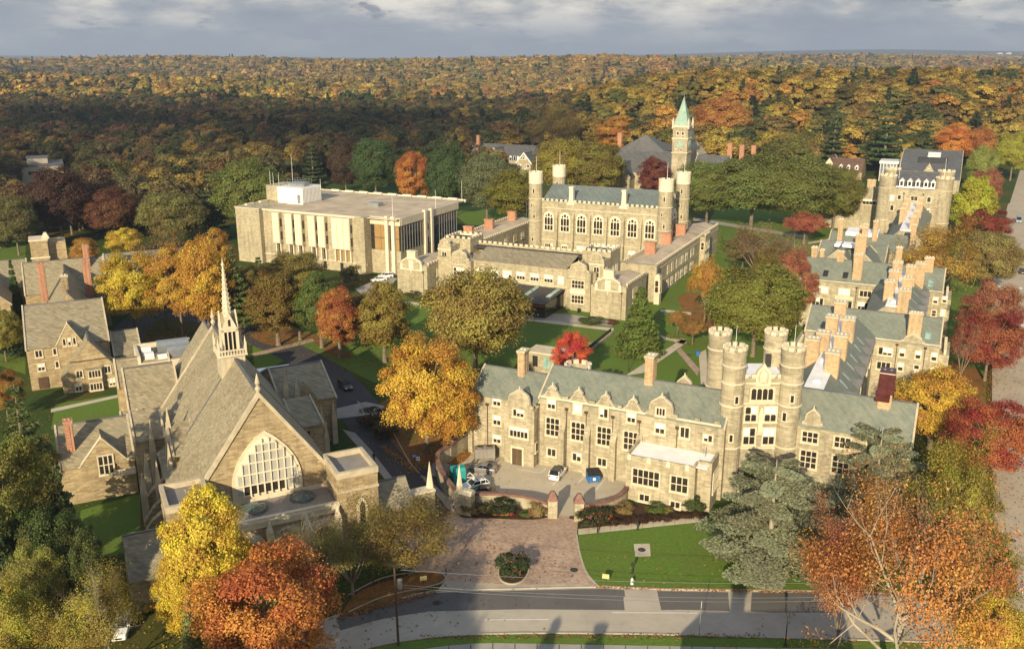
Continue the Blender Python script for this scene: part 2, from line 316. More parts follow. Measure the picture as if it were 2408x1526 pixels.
# ------------------------------------------------------------------ mesh helpers
def tag(o, label=None, cat=None, group=None, kind=None):
    if label: o['label'] = label
    if cat: o['category'] = cat
    if group: o['group'] = group
    if kind: o['kind'] = kind
    return o
def empty(name, loc=(0, 0, 0), rz=0.0):
    o = bpy.data.objects.new(name, None); col.objects.link(o); o.location = loc; o.rotation_euler = (0, 0, rz); o.empty_display_size = .5
    return o
def link(name, me, parent=None, loc=(0, 0, 0), rz=0.0, scale=None):
    o = bpy.data.objects.new(name, me); col.objects.link(o); o.parent = parent; o.location = loc; o.rotation_euler = (0, 0, rz)
    if scale: o.scale = scale
    return o
class MB:
    def __init__(s): s.v = []; s.f = []; s.m = []; s.cm = 0
    def add(s, vs, fs):
        k = len(s.v); s.v += [tuple(map(float, q)) for q in vs]
        for f in fs: s.f.append([i + k for i in f]); s.m.append(s.cm)
        return s
    def box(s, a0, a1, b0, b1, z0, z1):
        return s.add([(a0, b0, z0), (a1, b0, z0), (a1, b1, z0), (a0, b1, z0), (a0, b0, z1), (a1, b0, z1), (a1, b1, z1), (a0, b1, z1)],
                     [(3, 2, 1, 0), (4, 5, 6, 7), (0, 1, 5, 4), (1, 2, 6, 5), (2, 3, 7, 6), (3, 0, 4, 7)])
    def taper(s, a0, a1, b0, b1, z0, z1, k, kb=None):
        kb = k if kb is None else kb
        return s.add([(a0, b0, z0), (a1, b0, z0), (a1, b1, z0), (a0, b1, z0), (a0 + k, b0 + kb, z1), (a1 - k, b0 + kb, z1), (a1 - k, b1 - kb, z1), (a0 + k, b1 - kb, z1)],
                     [(3, 2, 1, 0), (4, 5, 6, 7), (0, 1, 5, 4), (1, 2, 6, 5), (2, 3, 7, 6), (3, 0, 4, 7)])
    def prismb(s, poly, b0, b1):          # polygon in (a, z), swept along b
        n = len(poly); vs = [(p[0], b0, p[1]) for p in poly] + [(p[0], b1, p[1]) for p in poly]
        fs = [tuple(range(n)), tuple(range(2 * n - 1, n - 1, -1))] + [(i, (i + 1) % n + 0, (i + 1) % n + n, i + n)[::-1] for i in range(n)]
        return s.add(vs, fs)
    def prisma(s, poly, a0, a1):          # polygon in (b, z), swept along a
        n = len(poly); vs = [(a0, p[0], p[1]) for p in poly] + [(a1, p[0], p[1]) for p in poly]
        fs = [tuple(range(n))[::-1], tuple(range(n, 2 * n))] + [(i, (i + 1) % n, (i + 1) % n + n, i + n) for i in range(n)]
        return s.add(vs, fs)
    def prismz(s, poly, z0, z1):
        n = len(poly); vs = [(p[0], p[1], z0) for p in poly] + [(p[0], p[1], z1) for p in poly]
        fs = [tuple(range(n))[::-1], tuple(range(n, 2 * n))] + [(i, (i + 1) % n, (i + 1) % n + n, i + n) for i in range(n)]
        return s.add(vs, fs)
    def cyl(s, x, y, z0, z1, r0, r1=None, n=16, ph=0.0):
        r1 = r0 if r1 is None else r1
        A = [2 * math.pi * i / n + ph for i in range(n)]
        vs = [(x + r0 * math.cos(t), y + r0 * math.sin(t), z0) for t in A] + [(x + r1 * math.cos(t), y + r1 * math.sin(t), z1) for t in A]
        return s.add(vs, [tuple(range(n))[::-1], tuple(range(n, 2 * n))] + [(i, (i + 1) % n, (i + 1) % n + n, i + n) for i in range(n)])
    def lathe(s, x, y, prof, n=16):
        k = len(prof); vs = []
        for r, z in prof: vs += [(x + r * math.cos(2 * math.pi * i / n), y + r * math.sin(2 * math.pi * i / n), z) for i in range(n)]
        fs = [(j * n + i, j * n + (i + 1) % n, (j + 1) * n + (i + 1) % n, (j + 1) * n + i) for j in range(k - 1) for i in range(n)]
        fs += [tuple(range(n))[::-1], tuple(range((k - 1) * n, k * n))]
        return s.add(vs, fs)
    def tube(s, p, q, r0, r1=None, n=6):
        r1 = r0 if r1 is None else r1
        p = Vector(p); q = Vector(q); d = (q - p).normalized(); u = d.orthogonal().normalized(); w = d.cross(u)
        vs = [p + (u * math.cos(2 * math.pi * i / n) + w * math.sin(2 * math.pi * i / n)) * r0 for i in range(n)] + \
             [q + (u * math.cos(2 * math.pi * i / n) + w * math.sin(2 * math.pi * i / n)) * r1 for i in range(n)]
        return s.add(vs, [tuple(range(n))[::-1], tuple(range(n, 2 * n))] + [(i, (i + 1) % n, (i + 1) % n + n, i + n) for i in range(n)])
    def gable(s, a0, a1, b0, b1, ze, zr, axis, t=.25, oh=.3):   # two roof slabs meeting in a ridge along 'axis'
        if axis == 'a':
            m = (b0 + b1) / 2; sl = (zr - ze) / (m - b0); e0, e1 = b0 - oh, b1 + oh; zz = ze - oh * sl
            return s.prisma([(e0, zz), (m, zr), (e1, zz), (e1, zz + t), (m, zr + t), (e0, zz + t)], a0, a1)
        m = (a0 + a1) / 2; sl = (zr - ze) / (m - a0); e0, e1 = a0 - oh, a1 + oh; zz = ze - oh * sl
        return s.prismb([(e0, zz), (m, zr), (e1, zz), (e1, zz + t), (m, zr + t), (e0, zz + t)], b0, b1)
    def mesh(s, name, mats, org=(0, 0), smooth=False):
        me = bpy.data.meshes.new(name)
        me.from_pydata([(x - org[0], y - org[1], z) for x, y, z in s.v], [], s.f)
        for m in (mats if isinstance(mats, (list, tuple)) else [mats]): me.materials.append(MATS[m])
        if any(s.m): me.polygons.foreach_set('material_index', s.m)
        if smooth: me.polygons.foreach_set('use_smooth', [True] * len(me.polygons))
        me.update(); return me
    def build(s, name, mat, parent=None, org=(0, 0), smooth=False): return link(name, s.mesh(name, mat, org, smooth), parent)
UNIT = {}
def unit(key):
    """little meshes that many pieces share: unit boxes, arched and round panes"""
    if key in UNIT: return UNIT[key]
    kind, mat = key; b = MB()
    if kind == 'box': b.box(0, 1, 0, 1, 0, 1)
    elif kind == 'arch': b.prismb([(0, 0), (1, 0), (1, .78), (.93, .9), (.78, .97), (.5, 1), (.22, .97), (.07, .9), (0, .78)], 0, 1)
    elif kind == 'round': b.prismb([(.5 + .5 * math.cos(t * math.pi / 6), .5 + .5 * math.sin(t * math.pi / 6)) for t in range(12)], 0, 1)
    elif kind == 'merlon': b.box(0, 1, 0, 1, 0, .82).taper(-.06, 1.06, -.12, 1.12, .82, 1, .06, .12)
    UNIT[key] = b.mesh(kind, mat); return UNIT[key]
FACE = {'F': 0.0, 'R': math.pi / 2, 'L': -math.pi / 2, 'B': math.pi}
wrng = random.Random(5)
class Bld:
    """a building: an Empty at its base and parts laid out on the campus grid"""
    def __init__(s, name, label, cat, a0, b0, grid='R', group=None, z=0.0):
        x, y = (gR(a0, b0) if grid == 'R' else gL(a0, b0) if grid == 'L' else (a0, b0))
        s.o = (a0, b0); s.root = empty(name, (x, y, z), ANG_R if grid == 'R' else ANG_L if grid == 'L' else (grid if isinstance(grid, float) else 0.0))
        tag(s.root, label, cat, group)
    def part(s, name, mb, mat, parent=None, smooth=False): return mb.build(name, mat, parent or s.root, s.o, smooth)
    def put(s, name, me, a, b, z, face='F', scale=None, parent=None):
        return link(name, me, parent or s.root, (a - s.o[0], b - s.o[1], z), FACE[face], scale)
    def window(s, a, b, z, w, h, nx=2, ny=1, arch=False, face='F', blind=.25, m=.18, mat='limestone', glass='glass', mull=.13):
        """stone surround with mullions, one pane for each light; (a, b, z) is the lower left corner seen from outside"""
        key = ('w', round(w, 2), round(h, 2), nx, ny, m, mat, mull)
        if key not in UNIT:
            q = MB(); q.box(-m, w + m, -.05, .06, -m, h + m)
            q.box(-m, 0, -.14, -.05, -m, h + m).box(w, w + m, -.14, -.05, -m, h + m).box(0, w, -.14, -.05, h, h + m).box(-m - .06, w + m + .06, -.22, .05, -m - .1, -.02)
            for i in range(1, nx): q.box(i * w / nx - mull / 2, i * w / nx + mull / 2, -.13, -.05, 0, h)
            for j in range(1, ny): q.box(0, w, -.125, -.05, j * h / ny - mull / 2, j * h / ny + mull / 2)
            UNIT[key] = q.mesh('window', mat)
        wo = s.put('window', UNIT[key], a, b, z, face)
        pw, ph = w / nx - mull, h / ny - mull
        bl = wrng.random() < blind * 1.6; cut = wrng.choice((.35, .5, .5, .7, 1.0))
        for i in range(nx):
            for j in range(ny):
                x0, z0 = i * w / nx + mull / 2, j * h / ny + mull / 2
                mt = glass
                if bl and (j + 1) / ny > 1 - cut and wrng.random() < .85: mt = 'blind'
                link('pane', unit(('arch' if arch else 'box', mt)), wo, (x0, -.085, z0), 0, (pw, .04, ph))
                if ny == 1 and bl and mt == 'blind' and cut < 1:
                    link('pane', unit(('box', glass)), wo, (x0, -.10, z0), 0, (pw, .014, ph * (1 - cut)))
        return wo
    def crenels(s, p0, p1, z, mw=.75, gap=.6, mh=.7, th=.4, base=.55, mat='limestone', wall='stone', parent=None, single=True):
        """a low parapet with a row of merlons along p0-p1 (grid coordinates)"""
        (a0, b0), (a1, b1) = p0, p1; L = math.hypot(a1 - a0, b1 - b0); ang = math.atan2(b1 - b0, a1 - a0)
        q = MB(); q.box(0, L, -th / 2, th / 2, 0, base).box(-.02, L + .02, -th / 2 - .06, th / 2 + .06, base, base + .1)
        n = max(1, int(round((L + gap) / (mw + gap)))); st = (L - mw) / max(1, n - 1) if n > 1 else 0
        if not single:
            for i in range(n): q.box(i * st, i * st + mw, -th / 2, th / 2, base + .1, base + mh).box(i * st - .05, i * st + mw + .05, -th / 2 - .07, th / 2 + .07, base + mh, base + mh + .12)
        pr = q.build('parapet', wall if single else mat, parent or s.root)
        pr.location = (a0 - s.o[0], b0 - s.o[1], z); pr.rotation_euler = (0, 0, ang)
        if single:
            me = unit(('merlon', mat))
            for i in range(n): link('merlon', me, pr, (i * st, -th / 2, base + .1), 0, (mw, th, mh))
        return pr
    def chimney(s, a, b, z0, z1, wa=1.3, wb=1.3, mat='brick', pots=2, cap='limestone'):
        q = MB(); q.box(a - wa / 2, a + wa / 2, b - wb / 2, b + wb / 2, z0, z1 - .5)
        q.box(a - wa / 2 - .08, a + wa / 2 + .08, b - wb / 2 - .08, b + wb / 2 + .08, z1 - .5, z1 - .3).box(a - wa / 2 - .16, a + wa / 2 + .16, b - wb / 2 - .16, b + wb / 2 + .16, z1 - .3, z1 - .05)
        # clustered flues stand out as ribs
        for k in range(max(1, int(wb / .55))):
            y = b - wb / 2 + (k + .5) * wb / max(1, int(wb / .55)); q.box(a + wa / 2, a + wa / 2 + .07, y - .13, y + .13, z0, z1 - .5); q.box(a - wa / 2 - .07, a - wa / 2, y - .13, y + .13, z0, z1 - .5)
        for k in range(max(1, int(wa / .55))):
            x = a - wa / 2 + (k + .5) * wa / max(1, int(wa / .55)); q.box(x - .13, x + .13, b - wb / 2 - .07, b - wb / 2, z0, z1 - .5)
        c = s.part('chimney', q, mat)
        q = MB(); q.box(a - wa / 2 - .2, a + wa / 2 + .2, b - wb / 2 - .2, b + wb / 2 + .2, z1 - .05, z1 + .08)
        for k in range(pots): q.cyl(a + (k - (pots - 1) / 2) * wa / max(pots, 1), b, z1 + .08, z1 + .32, .22, .18, 8)
        cp = s.part('chimney_cap', q, cap); cp.parent = c
        return c
    def turret(s, x, y, r, zt, rings=(), mat='stone', zb=0.0, cap=None, n=20, floor='roof_white', merl=8, mh=.8, mlen=.62, par=.9, slits=()):
        t = MB().cyl(x, y, zb, zt - par - .0, r, r * .985, n); tw = s.part('turret', t, mat, None, False)
        for z in rings: s.part('string_course', MB().lathe(x, y, [(r - .1, z - .02), (r + .14, z), (r + .14, z + .16), (r - .1, z + .24)], n), 'limestone', tw)
        # parapet ring round a flat roof
        q = MB(); k = n
        o_ = r + .06; i_ = r - .38; z0, z1 = zt - par - .02, zt - .05
        ring = lambda rr, z: [(x + rr * math.cos(2 * math.pi * i / k), y + rr * math.sin(2 * math.pi * i / k), z) for i in range(k)]
        q.add(ring(o_, z0 - (cap or 0)) + ring(o_, z1) + ring(i_, z1) + ring(i_, z0), [((j * k + i), j * k + (i + 1) % k, (j + 1) * k + (i + 1) % k, (j + 1) * k + i) for j in range(3) for i in range(k)])
        pr = s.part('parapet', q, 'limestone_pale' if cap else mat, tw)
        s.part('roof', MB().cyl(x, y, zt - par - .3, zt - par + .06, i_ + .05, None, k), floor, tw)
        for i in range(merl):
            q = MB(); a0 = 2 * math.pi * (i - mlen / 2) / merl; a1 = 2 * math.pi * (i + mlen / 2) / merl; m = 3
            A = [a0 + (a1 - a0) * j / m for j in range(m + 1)]
            poly = [((o_ + .02) * math.cos(t), (o_ + .02) * math.sin(t)) for t in A] + [((i_ - .02) * math.cos(t), (i_ - .02) * math.sin(t)) for t in A[::-1]]
            q.prismz([(x + p[0], y + p[1]) for p in poly], z1, zt + mh)
            s.part('merlon', q, 'limestone_pale' if cap else 'limestone', tw)
        for (ang, z, w, h) in slits:
            q = MB(); q.box(-w / 2 - .18, w / 2 + .18, -.06, .3, -.18, h + .18)
            wo = link('window', q.mesh('window', 'limestone'), s.root, (x + (r + .02) * math.cos(ang) - s.o[0], y + (r + .02) * math.sin(ang) - s.o[1], z), ang + math.pi / 2)
            link('pane', unit(('box', 'glass')), wo, (-w / 2, -.1, 0), 0, (w, .06, h))
        return tw
def sheet(name, pts, z, mat, kind='structure', px=True, th=0.0, parent=None):
    """a flat piece of ground; corners given as places in the photo (on level ground) or as metres"""
    P = [at(*p) for p in pts] if px else list(pts)
    tris = tessellate_polygon([[Vector((x, y, 0)) for x, y in P]])
    n = len(P); ar = sum(P[i][0] * P[(i + 1) % n][1] - P[(i + 1) % n][0] * P[i][1] for i in range(n))
    if ar < 0: P = P[::-1]; tris = tessellate_polygon([[Vector((x, y, 0)) for x, y in P]])
    q = MB(); q.add([(x, y, z) for x, y in P], [])
    for t in tris:
        a, b, c = (P[i] for i in t); cr = (b[0] - a[0]) * (c[1] - a[1]) - (b[1] - a[1]) * (c[0] - a[0])
        q.f.append(list(t) if cr > 0 else list(t)[::-1]); q.m.append(0)
    if th:
        q.add([(x, y, z - th) for x, y in P], []); 
        for i in range(n): q.f.append([i + n, (i + 1) % n + n, (i + 1) % n, i]); q.m.append(0)
    o = q.build(name, mat, parent)
    if parent is None and kind: o['kind'] = kind
    return o
def smooth_px(pts, k=5):
    out = []
    n = len(pts)
    for i in range(n - 1):
        p0, p1, p2, p3 = pts[max(i - 1, 0)], pts[i], pts[i + 1], pts[min(i + 2, n - 1)]
        for j in range(k):
            t = j / k; f = lambda a, b, c, d: .5 * ((2 * b) + (-a + c) * t + (2 * a - 5 * b + 4 * c - d) * t * t + (-a + 3 * b - 3 * c + d) * t ** 3)
            out.append((f(p0[0], p1[0], p2[0], p3[0]), f(p0[1], p1[1], p2[1], p3[1])))
    return out + [pts[-1]]
def strip(name, line, w, z, h, mat, parent=None, px=True, closed=False):
    """a kerb or wall following a line on the ground"""
    P = [Vector((*(at(*p) if px else p), 0)) for p in line]; q = MB(); L, Rr = [], []; n = len(P)
    for i, p in enumerate(P):
        d = (P[(i + 1) % n] if closed else P[min(i + 1, n - 1)]) - (P[i - 1] if closed else P[max(i - 1, 0)]); d.normalize(); nn = Vector((-d.y, d.x, 0)) * w / 2
        L.append(p + nn); Rr.append(p - nn)
    vs = [(v.x, v.y, zz) for zz in (z, z + h) for S in (L, Rr) for v in S]; q.add(vs, [])
    m = n if closed else n - 1
    for i in range(m):
        j = (i + 1) % n
        for f in ((i + 2 * n, j + 2 * n, j + 3 * n, i + 3 * n), (i, j, j + 2 * n, i + 2 * n), (j + n, i + n, i + 3 * n, j + 3 * n)): q.f.append(list(f)[::-1]); q.m.append(0)
    if not closed:
        for f in ((0, n, 3 * n, 2 * n), (n - 1, 2 * n - 1, 4 * n - 1, 3 * n - 1)): q.f.append(list(f)); q.m.append(0)
    o = q.build(name, mat, parent)
    return o

# ================================================================== GROUND
def build_ground():
    ys = np.concatenate([np.linspace(-260, 900, 59), np.geomspace(925, 14500, 70)])
    ts = np.linspace(-1, 1, 91); V = []; nx = len(ts)
    for y in ys:
        hw = 0.72 * (max(y, 0) + 420); xs = ts * hw
        V += [(x, y, h) for x, h in zip(xs, ter(xs, np.full(nx, y)))]
    F = [(j * nx + i, j * nx + i + 1, (j + 1) * nx + i + 1, (j + 1) * nx + i) for j in range(len(ys) - 1) for i in range(nx - 1)]
    me = bpy.data.meshes.new('ground'); me.from_pydata(V, [], F); me.materials.append(MATS['ground']); me.polygons.foreach_set('use_smooth', [True] * len(F)); me.update()
    tag(link('ground', me), kind='structure')
build_ground()
# mown campus lawns
sheet('lawn', [(930, 690), (1240, 690), (1420, 730), (1640, 560), (1700, 470), (2010, 470), (2060, 560), (1900, 720), (1880, 860), (1660, 930), (1240, 900), (1130, 870), (960, 800)], .02, 'lawn')
sheet('lawn', smooth_px([(1360, 1255), (1363, 1300), (1378, 1345), (1402, 1376)]) + [(1560, 1384), (1900, 1388), (2330, 1400), (2330, 1300), (1990, 1180), (1660, 1218), (1358, 1252)], .10, 'lawn', th=.1)
sheet('lawn', [(600, 880), (590, 780), (740, 760), (960, 800), (960, 900), (880, 900), (800, 860), (760, 840), (700, 835)], .02, 'lawn')
sheet('lawn', [(1110, 540), (1050, 490), (1140, 480), (1260, 470), (1260, 510)], .02, 'lawn')
sheet('lawn', [(120, 1010), (130, 950), (290, 925), (290, 1010)], .02, 'lawn')
sheet('lawn', [(180, 1330), (190, 1200), (330, 1160), (330, 1290)], .02, 'lawn')
sheet('lawn', [(0, 860), (0, 560), (60, 560), (60, 880)], .02, 'lawn')
sheet('lawn', [(2210, 1060), (2222, 760), (2250, 560), (2320, 560), (2318, 1060)], .02, 'lawn')
sheet('leaf_litter', smooth_px([(2205, 960), (2206, 1120), (2230, 1300), (2250, 1420)]) + [(2310, 1430)] + smooth_px([(2316, 1200), (2316, 960), (2300, 870), (2215, 850)]), .035, 'leaf_litter')
sheet('leaf_litter', smooth_px([(585, 790), (620, 772), (700, 775), (770, 800), (830, 840), (780, 835), (720, 800), (640, 812), (585, 790)]), .03, 'leaf_litter')
sheet('leaf_litter', smooth_px([(880, 960), (940, 930), (1060, 960), (1110, 1060), (1040, 1105), (965, 1085), (900, 1010), (880, 960)]), .03, 'leaf_litter')
sheet('leaf_litter', smooth_px([(1590, 700), (1640, 690), (1720, 760), (1640, 770), (1590, 700)]), .03, 'leaf_litter')
sheet('leaf_litter', smooth_px([(800, 1450), (850, 1390), (1000, 1345), (1040, 1355), (1035, 1375), (900, 1420), (800, 1450)]), .14, 'leaf_litter')
# streets
top_edge = smooth_px([(640, 1500), (790, 1448), (900, 1415), (1030, 1390), (1220, 1384), (1402, 1380), (1560, 1386), (1900, 1391), (2330, 1405)])
bot_edge = smooth_px([(2330, 1512), (1900, 1499), (1731, 1495), (1469, 1488), (1165, 1488), (963, 1503), (820, 1535), (640, 1600)])
sheet('road', top_edge + [(2700, 1420), (2700, 1530)] + bot_edge, .012, 'asphalt')
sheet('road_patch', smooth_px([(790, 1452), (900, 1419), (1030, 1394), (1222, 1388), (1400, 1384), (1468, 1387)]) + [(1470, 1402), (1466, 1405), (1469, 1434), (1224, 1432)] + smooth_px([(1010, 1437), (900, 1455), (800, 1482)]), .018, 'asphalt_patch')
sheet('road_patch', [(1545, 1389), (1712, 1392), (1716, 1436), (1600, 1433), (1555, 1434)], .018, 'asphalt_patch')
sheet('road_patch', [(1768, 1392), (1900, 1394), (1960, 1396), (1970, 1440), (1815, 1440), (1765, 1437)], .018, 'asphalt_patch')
sheet('road', [gR(11.0, 95), gR(11.6, 150), gR(12.4, 200), gR(14.2, 300), gR(18, 380), gR(24, 470), gR(36, 640), gR(46, 640), gR(36, 470), gR(30, 380), gR(27.5, 300), gR(26, 200), gR(25, 150), gR(24, 95)], .016, 'asphalt_tan', px=False)
sheet('road', [gR(23, 462), gR(24.5, 486), gR(140, 520), gR(140, 496)], .02, 'asphalt_tan', px=False)
# verge and pavement on the near side of the street
sheet('verge', smooth_px([(640, 1606), (820, 1541), (963, 1509), (1165, 1494), (1469, 1494), (1731, 1501), (1900, 1505), (2330, 1518)]) + [(2330, 1545), (1731, 1522), (1165, 1512), (963, 1532), (820, 1575)], .09, 'lawn', th=.09)
sheet('verge', [(640, 1660), (963, 1556), (1165, 1530), (1731, 1545), (2330, 1570), (2330, 1800), (640, 1800)], .07, 'lawn', th=.07)
for k in range(26):
    x0 = 900 + k * 52; f = lambda x: 1512 + (x - 1165) * .0177 if x > 1165 else 1512 + (1165 - x) ** 2 * .0005
    o = sheet('slab', [(x0, f(x0) + 1), (x0 + 50, f(x0 + 50) + 1), (x0 + 50, f(x0 + 50) + 16), (x0, f(x0) + 16)], .115, 'slab_grey', kind=None, th=.1)
    if k == 0: near_pave = tag(empty('pavement'), kind='structure')
    o.parent = near_pave
strip('kerb', top_edge[:26], .22, 0, .13, 'kerb')['kind'] = 'structure'
strip('kerb', [(1402, 1379), (1560, 1385.5), (1900, 1390), (2326, 1404)], .25, 0, .15, 'kerb')['kind'] = 'structure'
strip('kerb', [(x, y + 2) for x, y in bot_edge], .22, 0, .13, 'kerb')['kind'] = 'structure'
# brick forecourt, its kerbs and the concrete gutter
sheet('forecourt', [(1040, 1380), (1215, 1375), (1400, 1374)] + smooth_px([(1400, 1374), (1378, 1346), (1362, 1300), (1357, 1255)]) + [(1360, 1212), (1292, 1214), (1215, 1216), (1090, 1214), (1068, 1208), (985, 1228), (930, 1260), (900, 1330), (1000, 1345), (1045, 1358)], .03, 'brick_paving')
sheet('gutter', [(1030, 1386), (1045, 1368), (1215, 1374), (1398, 1374), (1404, 1380), (1220, 1384)], .036, 'kerb')
strip('kerb', smooth_px([(1356, 1258), (1363, 1300), (1378, 1345), (1404, 1377)]), .22, 0, .15, 'kerb')['kind'] = 'structure'
# leaf shaped bed under the street tree on the left of the forecourt
bed = smooth_px([(820, 1440), (900, 1405), (1000, 1382), (1036, 1372), (1048, 1360), (1036, 1350), (1000, 1345), (900, 1360), (820, 1400)])
sheet('planting_bed', bed, .12, 'mulch', th=.12); strip('kerb', bed, .2, 0, .15, 'kerb')['kind'] = 'structure'
# island with a rose bush
isl = smooth_px([(1174, 1335), (1172, 1352), (1182, 1368), (1205, 1374), (1228, 1367), (1241, 1350), (1242, 1335), (1225, 1322), (1190, 1322), (1174, 1335)])
sheet('planting_bed', isl, .12, 'mulch', th=.12); strip('kerb', isl, .2, 0, .16, 'kerb')['kind'] = 'structure'
# parking court, drive of the chapel
sheet('parking_court', [(1060, 1080), (1110, 1025), (1300, 1050), (1500, 1100), (1500, 1170), (1470, 1160), (1360, 1200), (1358, 1216), (1296, 1216), (1290, 1180), (1080, 1160)], .026, 'lot')
strip('drive', smooth_px([(1040, 1222), (1000, 1166), (958, 1110), (905, 1040), (850, 970), (812, 918), (770, 880), (700, 835), (620, 800), (520, 762), (420, 740), (340, 745), (300, 790), (285, 850)]), 8.5, 0, .023, 'asphalt_dark')['kind'] = 'structure'
sheet('footpath', [(962, 1172), (931, 1134), (874, 1060), (835, 1018), (806, 1010), (850, 1060), (900, 1120), (940, 1172)], .04, 'slab_grey', th=.03)
sheet('footpath', [(987, 1116), (1002, 1122), (1092, 1205), (1067, 1211), (1010, 1145)], .05, 'slab_grey', th=.05)
sheet('footpath', [(962, 1168), (1020, 1150), (1026, 1156), (968, 1176)], .042, 'slab_grey')
sheet('footpath', [(770, 965), (860, 945), (905, 955), (878, 990), (870, 975), (790, 985)], .042, 'slab_grey')
strip('kerb', smooth_px([(840, 945), (862, 960), (880, 980), (905, 985), (960, 1082), (986, 1113)]), .2, 0, .14, 'kerb')['kind'] = 'structure'
# paths across the campus
for pts, m in (([(1470, 884), (1512, 877), (1612, 808), (1616, 800), (1604, 796), (1600, 800)], 'slab'), ([(1548, 787), (1575, 796), (1616, 800), (1608, 810), (1560, 797)], 'slab'), ([(1236, 747), (1443, 772), (1443, 779), (1236, 754)], 'slab'),
               ([(950, 708), (1015, 716), (1015, 722), (950, 714)], 'slab'), ([(1553, 727), (1625, 735), (1625, 741), (1553, 733)], 'slab'), ([(1643, 830), (1660, 822), (1668, 905), (1648, 905)], 'slab'),
               ([(1590, 824), (1600, 818), (1645, 868), (1640, 884)], 'brick_paving'), ([(1630, 512), (1900, 555), (1900, 563), (1630, 519)], 'slab_grey'), ([(1900, 570), (1960, 560), (1962, 564), (1902, 575)], 'slab'),
               ([(120, 962), (290, 926), (290, 932), (120, 970)], 'slab'), ([(590, 832), (735, 796), (740, 803), (600, 838)], 'brick_paving'), ([(1075, 548), (1190, 512), (1240, 512), (1130, 556)], 'slab'),
               ([(835, 680), (905, 650), (935, 655), (900, 690), (850, 692)], 'slab_grey'), ([(1165, 735), (1330, 738), (1440, 755), (1440, 768), (1160, 742)], 'slab_grey')):
    sheet('footpath', pts, .045, m)
# slabs of the pavement along the front lawn
pav = tag(empty('footpath'), kind='structure')
for k in range(12):
    x0, x1 = 1360 + k * 25.2, 1360 + (k + 1) * 25.2 - .7; f = lambda x: 1245 - (x - 1360) * .104
    sheet('slab', [(x0, f(x0)), (x1, f(x1)), (x1, f(x1) + 13), (x0, f(x0) + 13)], .118, 'slab', kind=None, th=.02, parent=pav)
sheet('planting_bed', smooth_px([(1360, 1246), (1365, 1215), (1400, 1200), (1490, 1185), (1570, 1195), (1660, 1205)]) + [(1660, 1214), (1500, 1231)], .08, 'mulch', th=.05)
sheet('planting_bed', smooth_px([(1078, 1206), (1090, 1217), (1160, 1219), (1240, 1222), (1280, 1218), (1296, 1208)]) + [(1290, 1196), (1085, 1190)], .07, 'mulch', th=.05)
sheet('access_cover', [(1490, 1280), (1528, 1279), (1530, 1309), (1494, 1310)], .115, 'concrete', kind=None)
tag(bpy.data.objects['access_cover'], 'square concrete pad with a round lid in the front lawn', 'pad')
def manhole(px, py, r=.45, m='metal_dark', z=.04):
    x, y = at(px, py); o = MB().cyl(x, y, z - .02, z + .004, r, r, 16).build('manhole_cover', m); return o
for (px, py, lab, z) in ((1509, 1294, 'dark round lid on the concrete lawn pad', .135), (1350, 1340, 'iron manhole cover in the brick forecourt near the lawn kerb', .05), (1347, 1217, 'small drain grate beside the right gate pillar', .05), (1027, 1417, 'manhole cover with pale ring in the shaded street', .03), (2440 - 60, 1270, 'manhole cover on the tan street at the right edge', .03), (1620, 835, 'round brick inlay where the campus paths meet', .06)):
    tag(manhole(px, py, .55, 'metal_dark', z), lab, 'manhole')
# street markings
def marking(name, pts, z=.024): return sheet(name, pts, z, 'paint_white', kind=None)
def stripe(p, q, w, z, mat, parent):
    a, b = Vector(at(*p)), Vector(at(*q)); d = (b - a).normalized(); n = Vector((-d.y, d.x)) * w / 2
    return sheet('marking', [(a - n)[:], (b - n)[:], (b + n)[:], (a + n)[:]], z, mat, px=False, kind=None, parent=parent)
lots = empty('parking_lines'); tag(lots, kind='structure')
for p, q in (((1215, 1103), (1270, 1112)), ((1270, 1112), (1284, 1102)), ((1284, 1120), (1315, 1094)), ((1360, 1135), (1385, 1110)), ((1397, 1156), (1424, 1125)), ((1470, 1150), (1486, 1138)), ((1315, 1125), (1300, 1140))): stripe(p, q, .12, .034, 'paint_white', lots)
rl = empty('road_marking'); tag(rl, kind='structure')
stripe((1140, 1457), (1290, 1456), .12, .03, 'paint_white', rl); stripe((1440, 1440), (1640, 1441), .12, .03, 'paint_white', rl)
for (b0, n) in ((303.0, 9), (345.0, 10), (259, 9)):
    for k in range(n):
        a = (14.4 if b0 < 330 else 16.2) + k * 1.45; sheet('marking', [gR(a, b0), gR(a + .75, b0), gR(a + .75, b0 + 2.2), gR(a, b0 + 2.2)], .032, 'paint_white', px=False, kind=None, parent=rl)

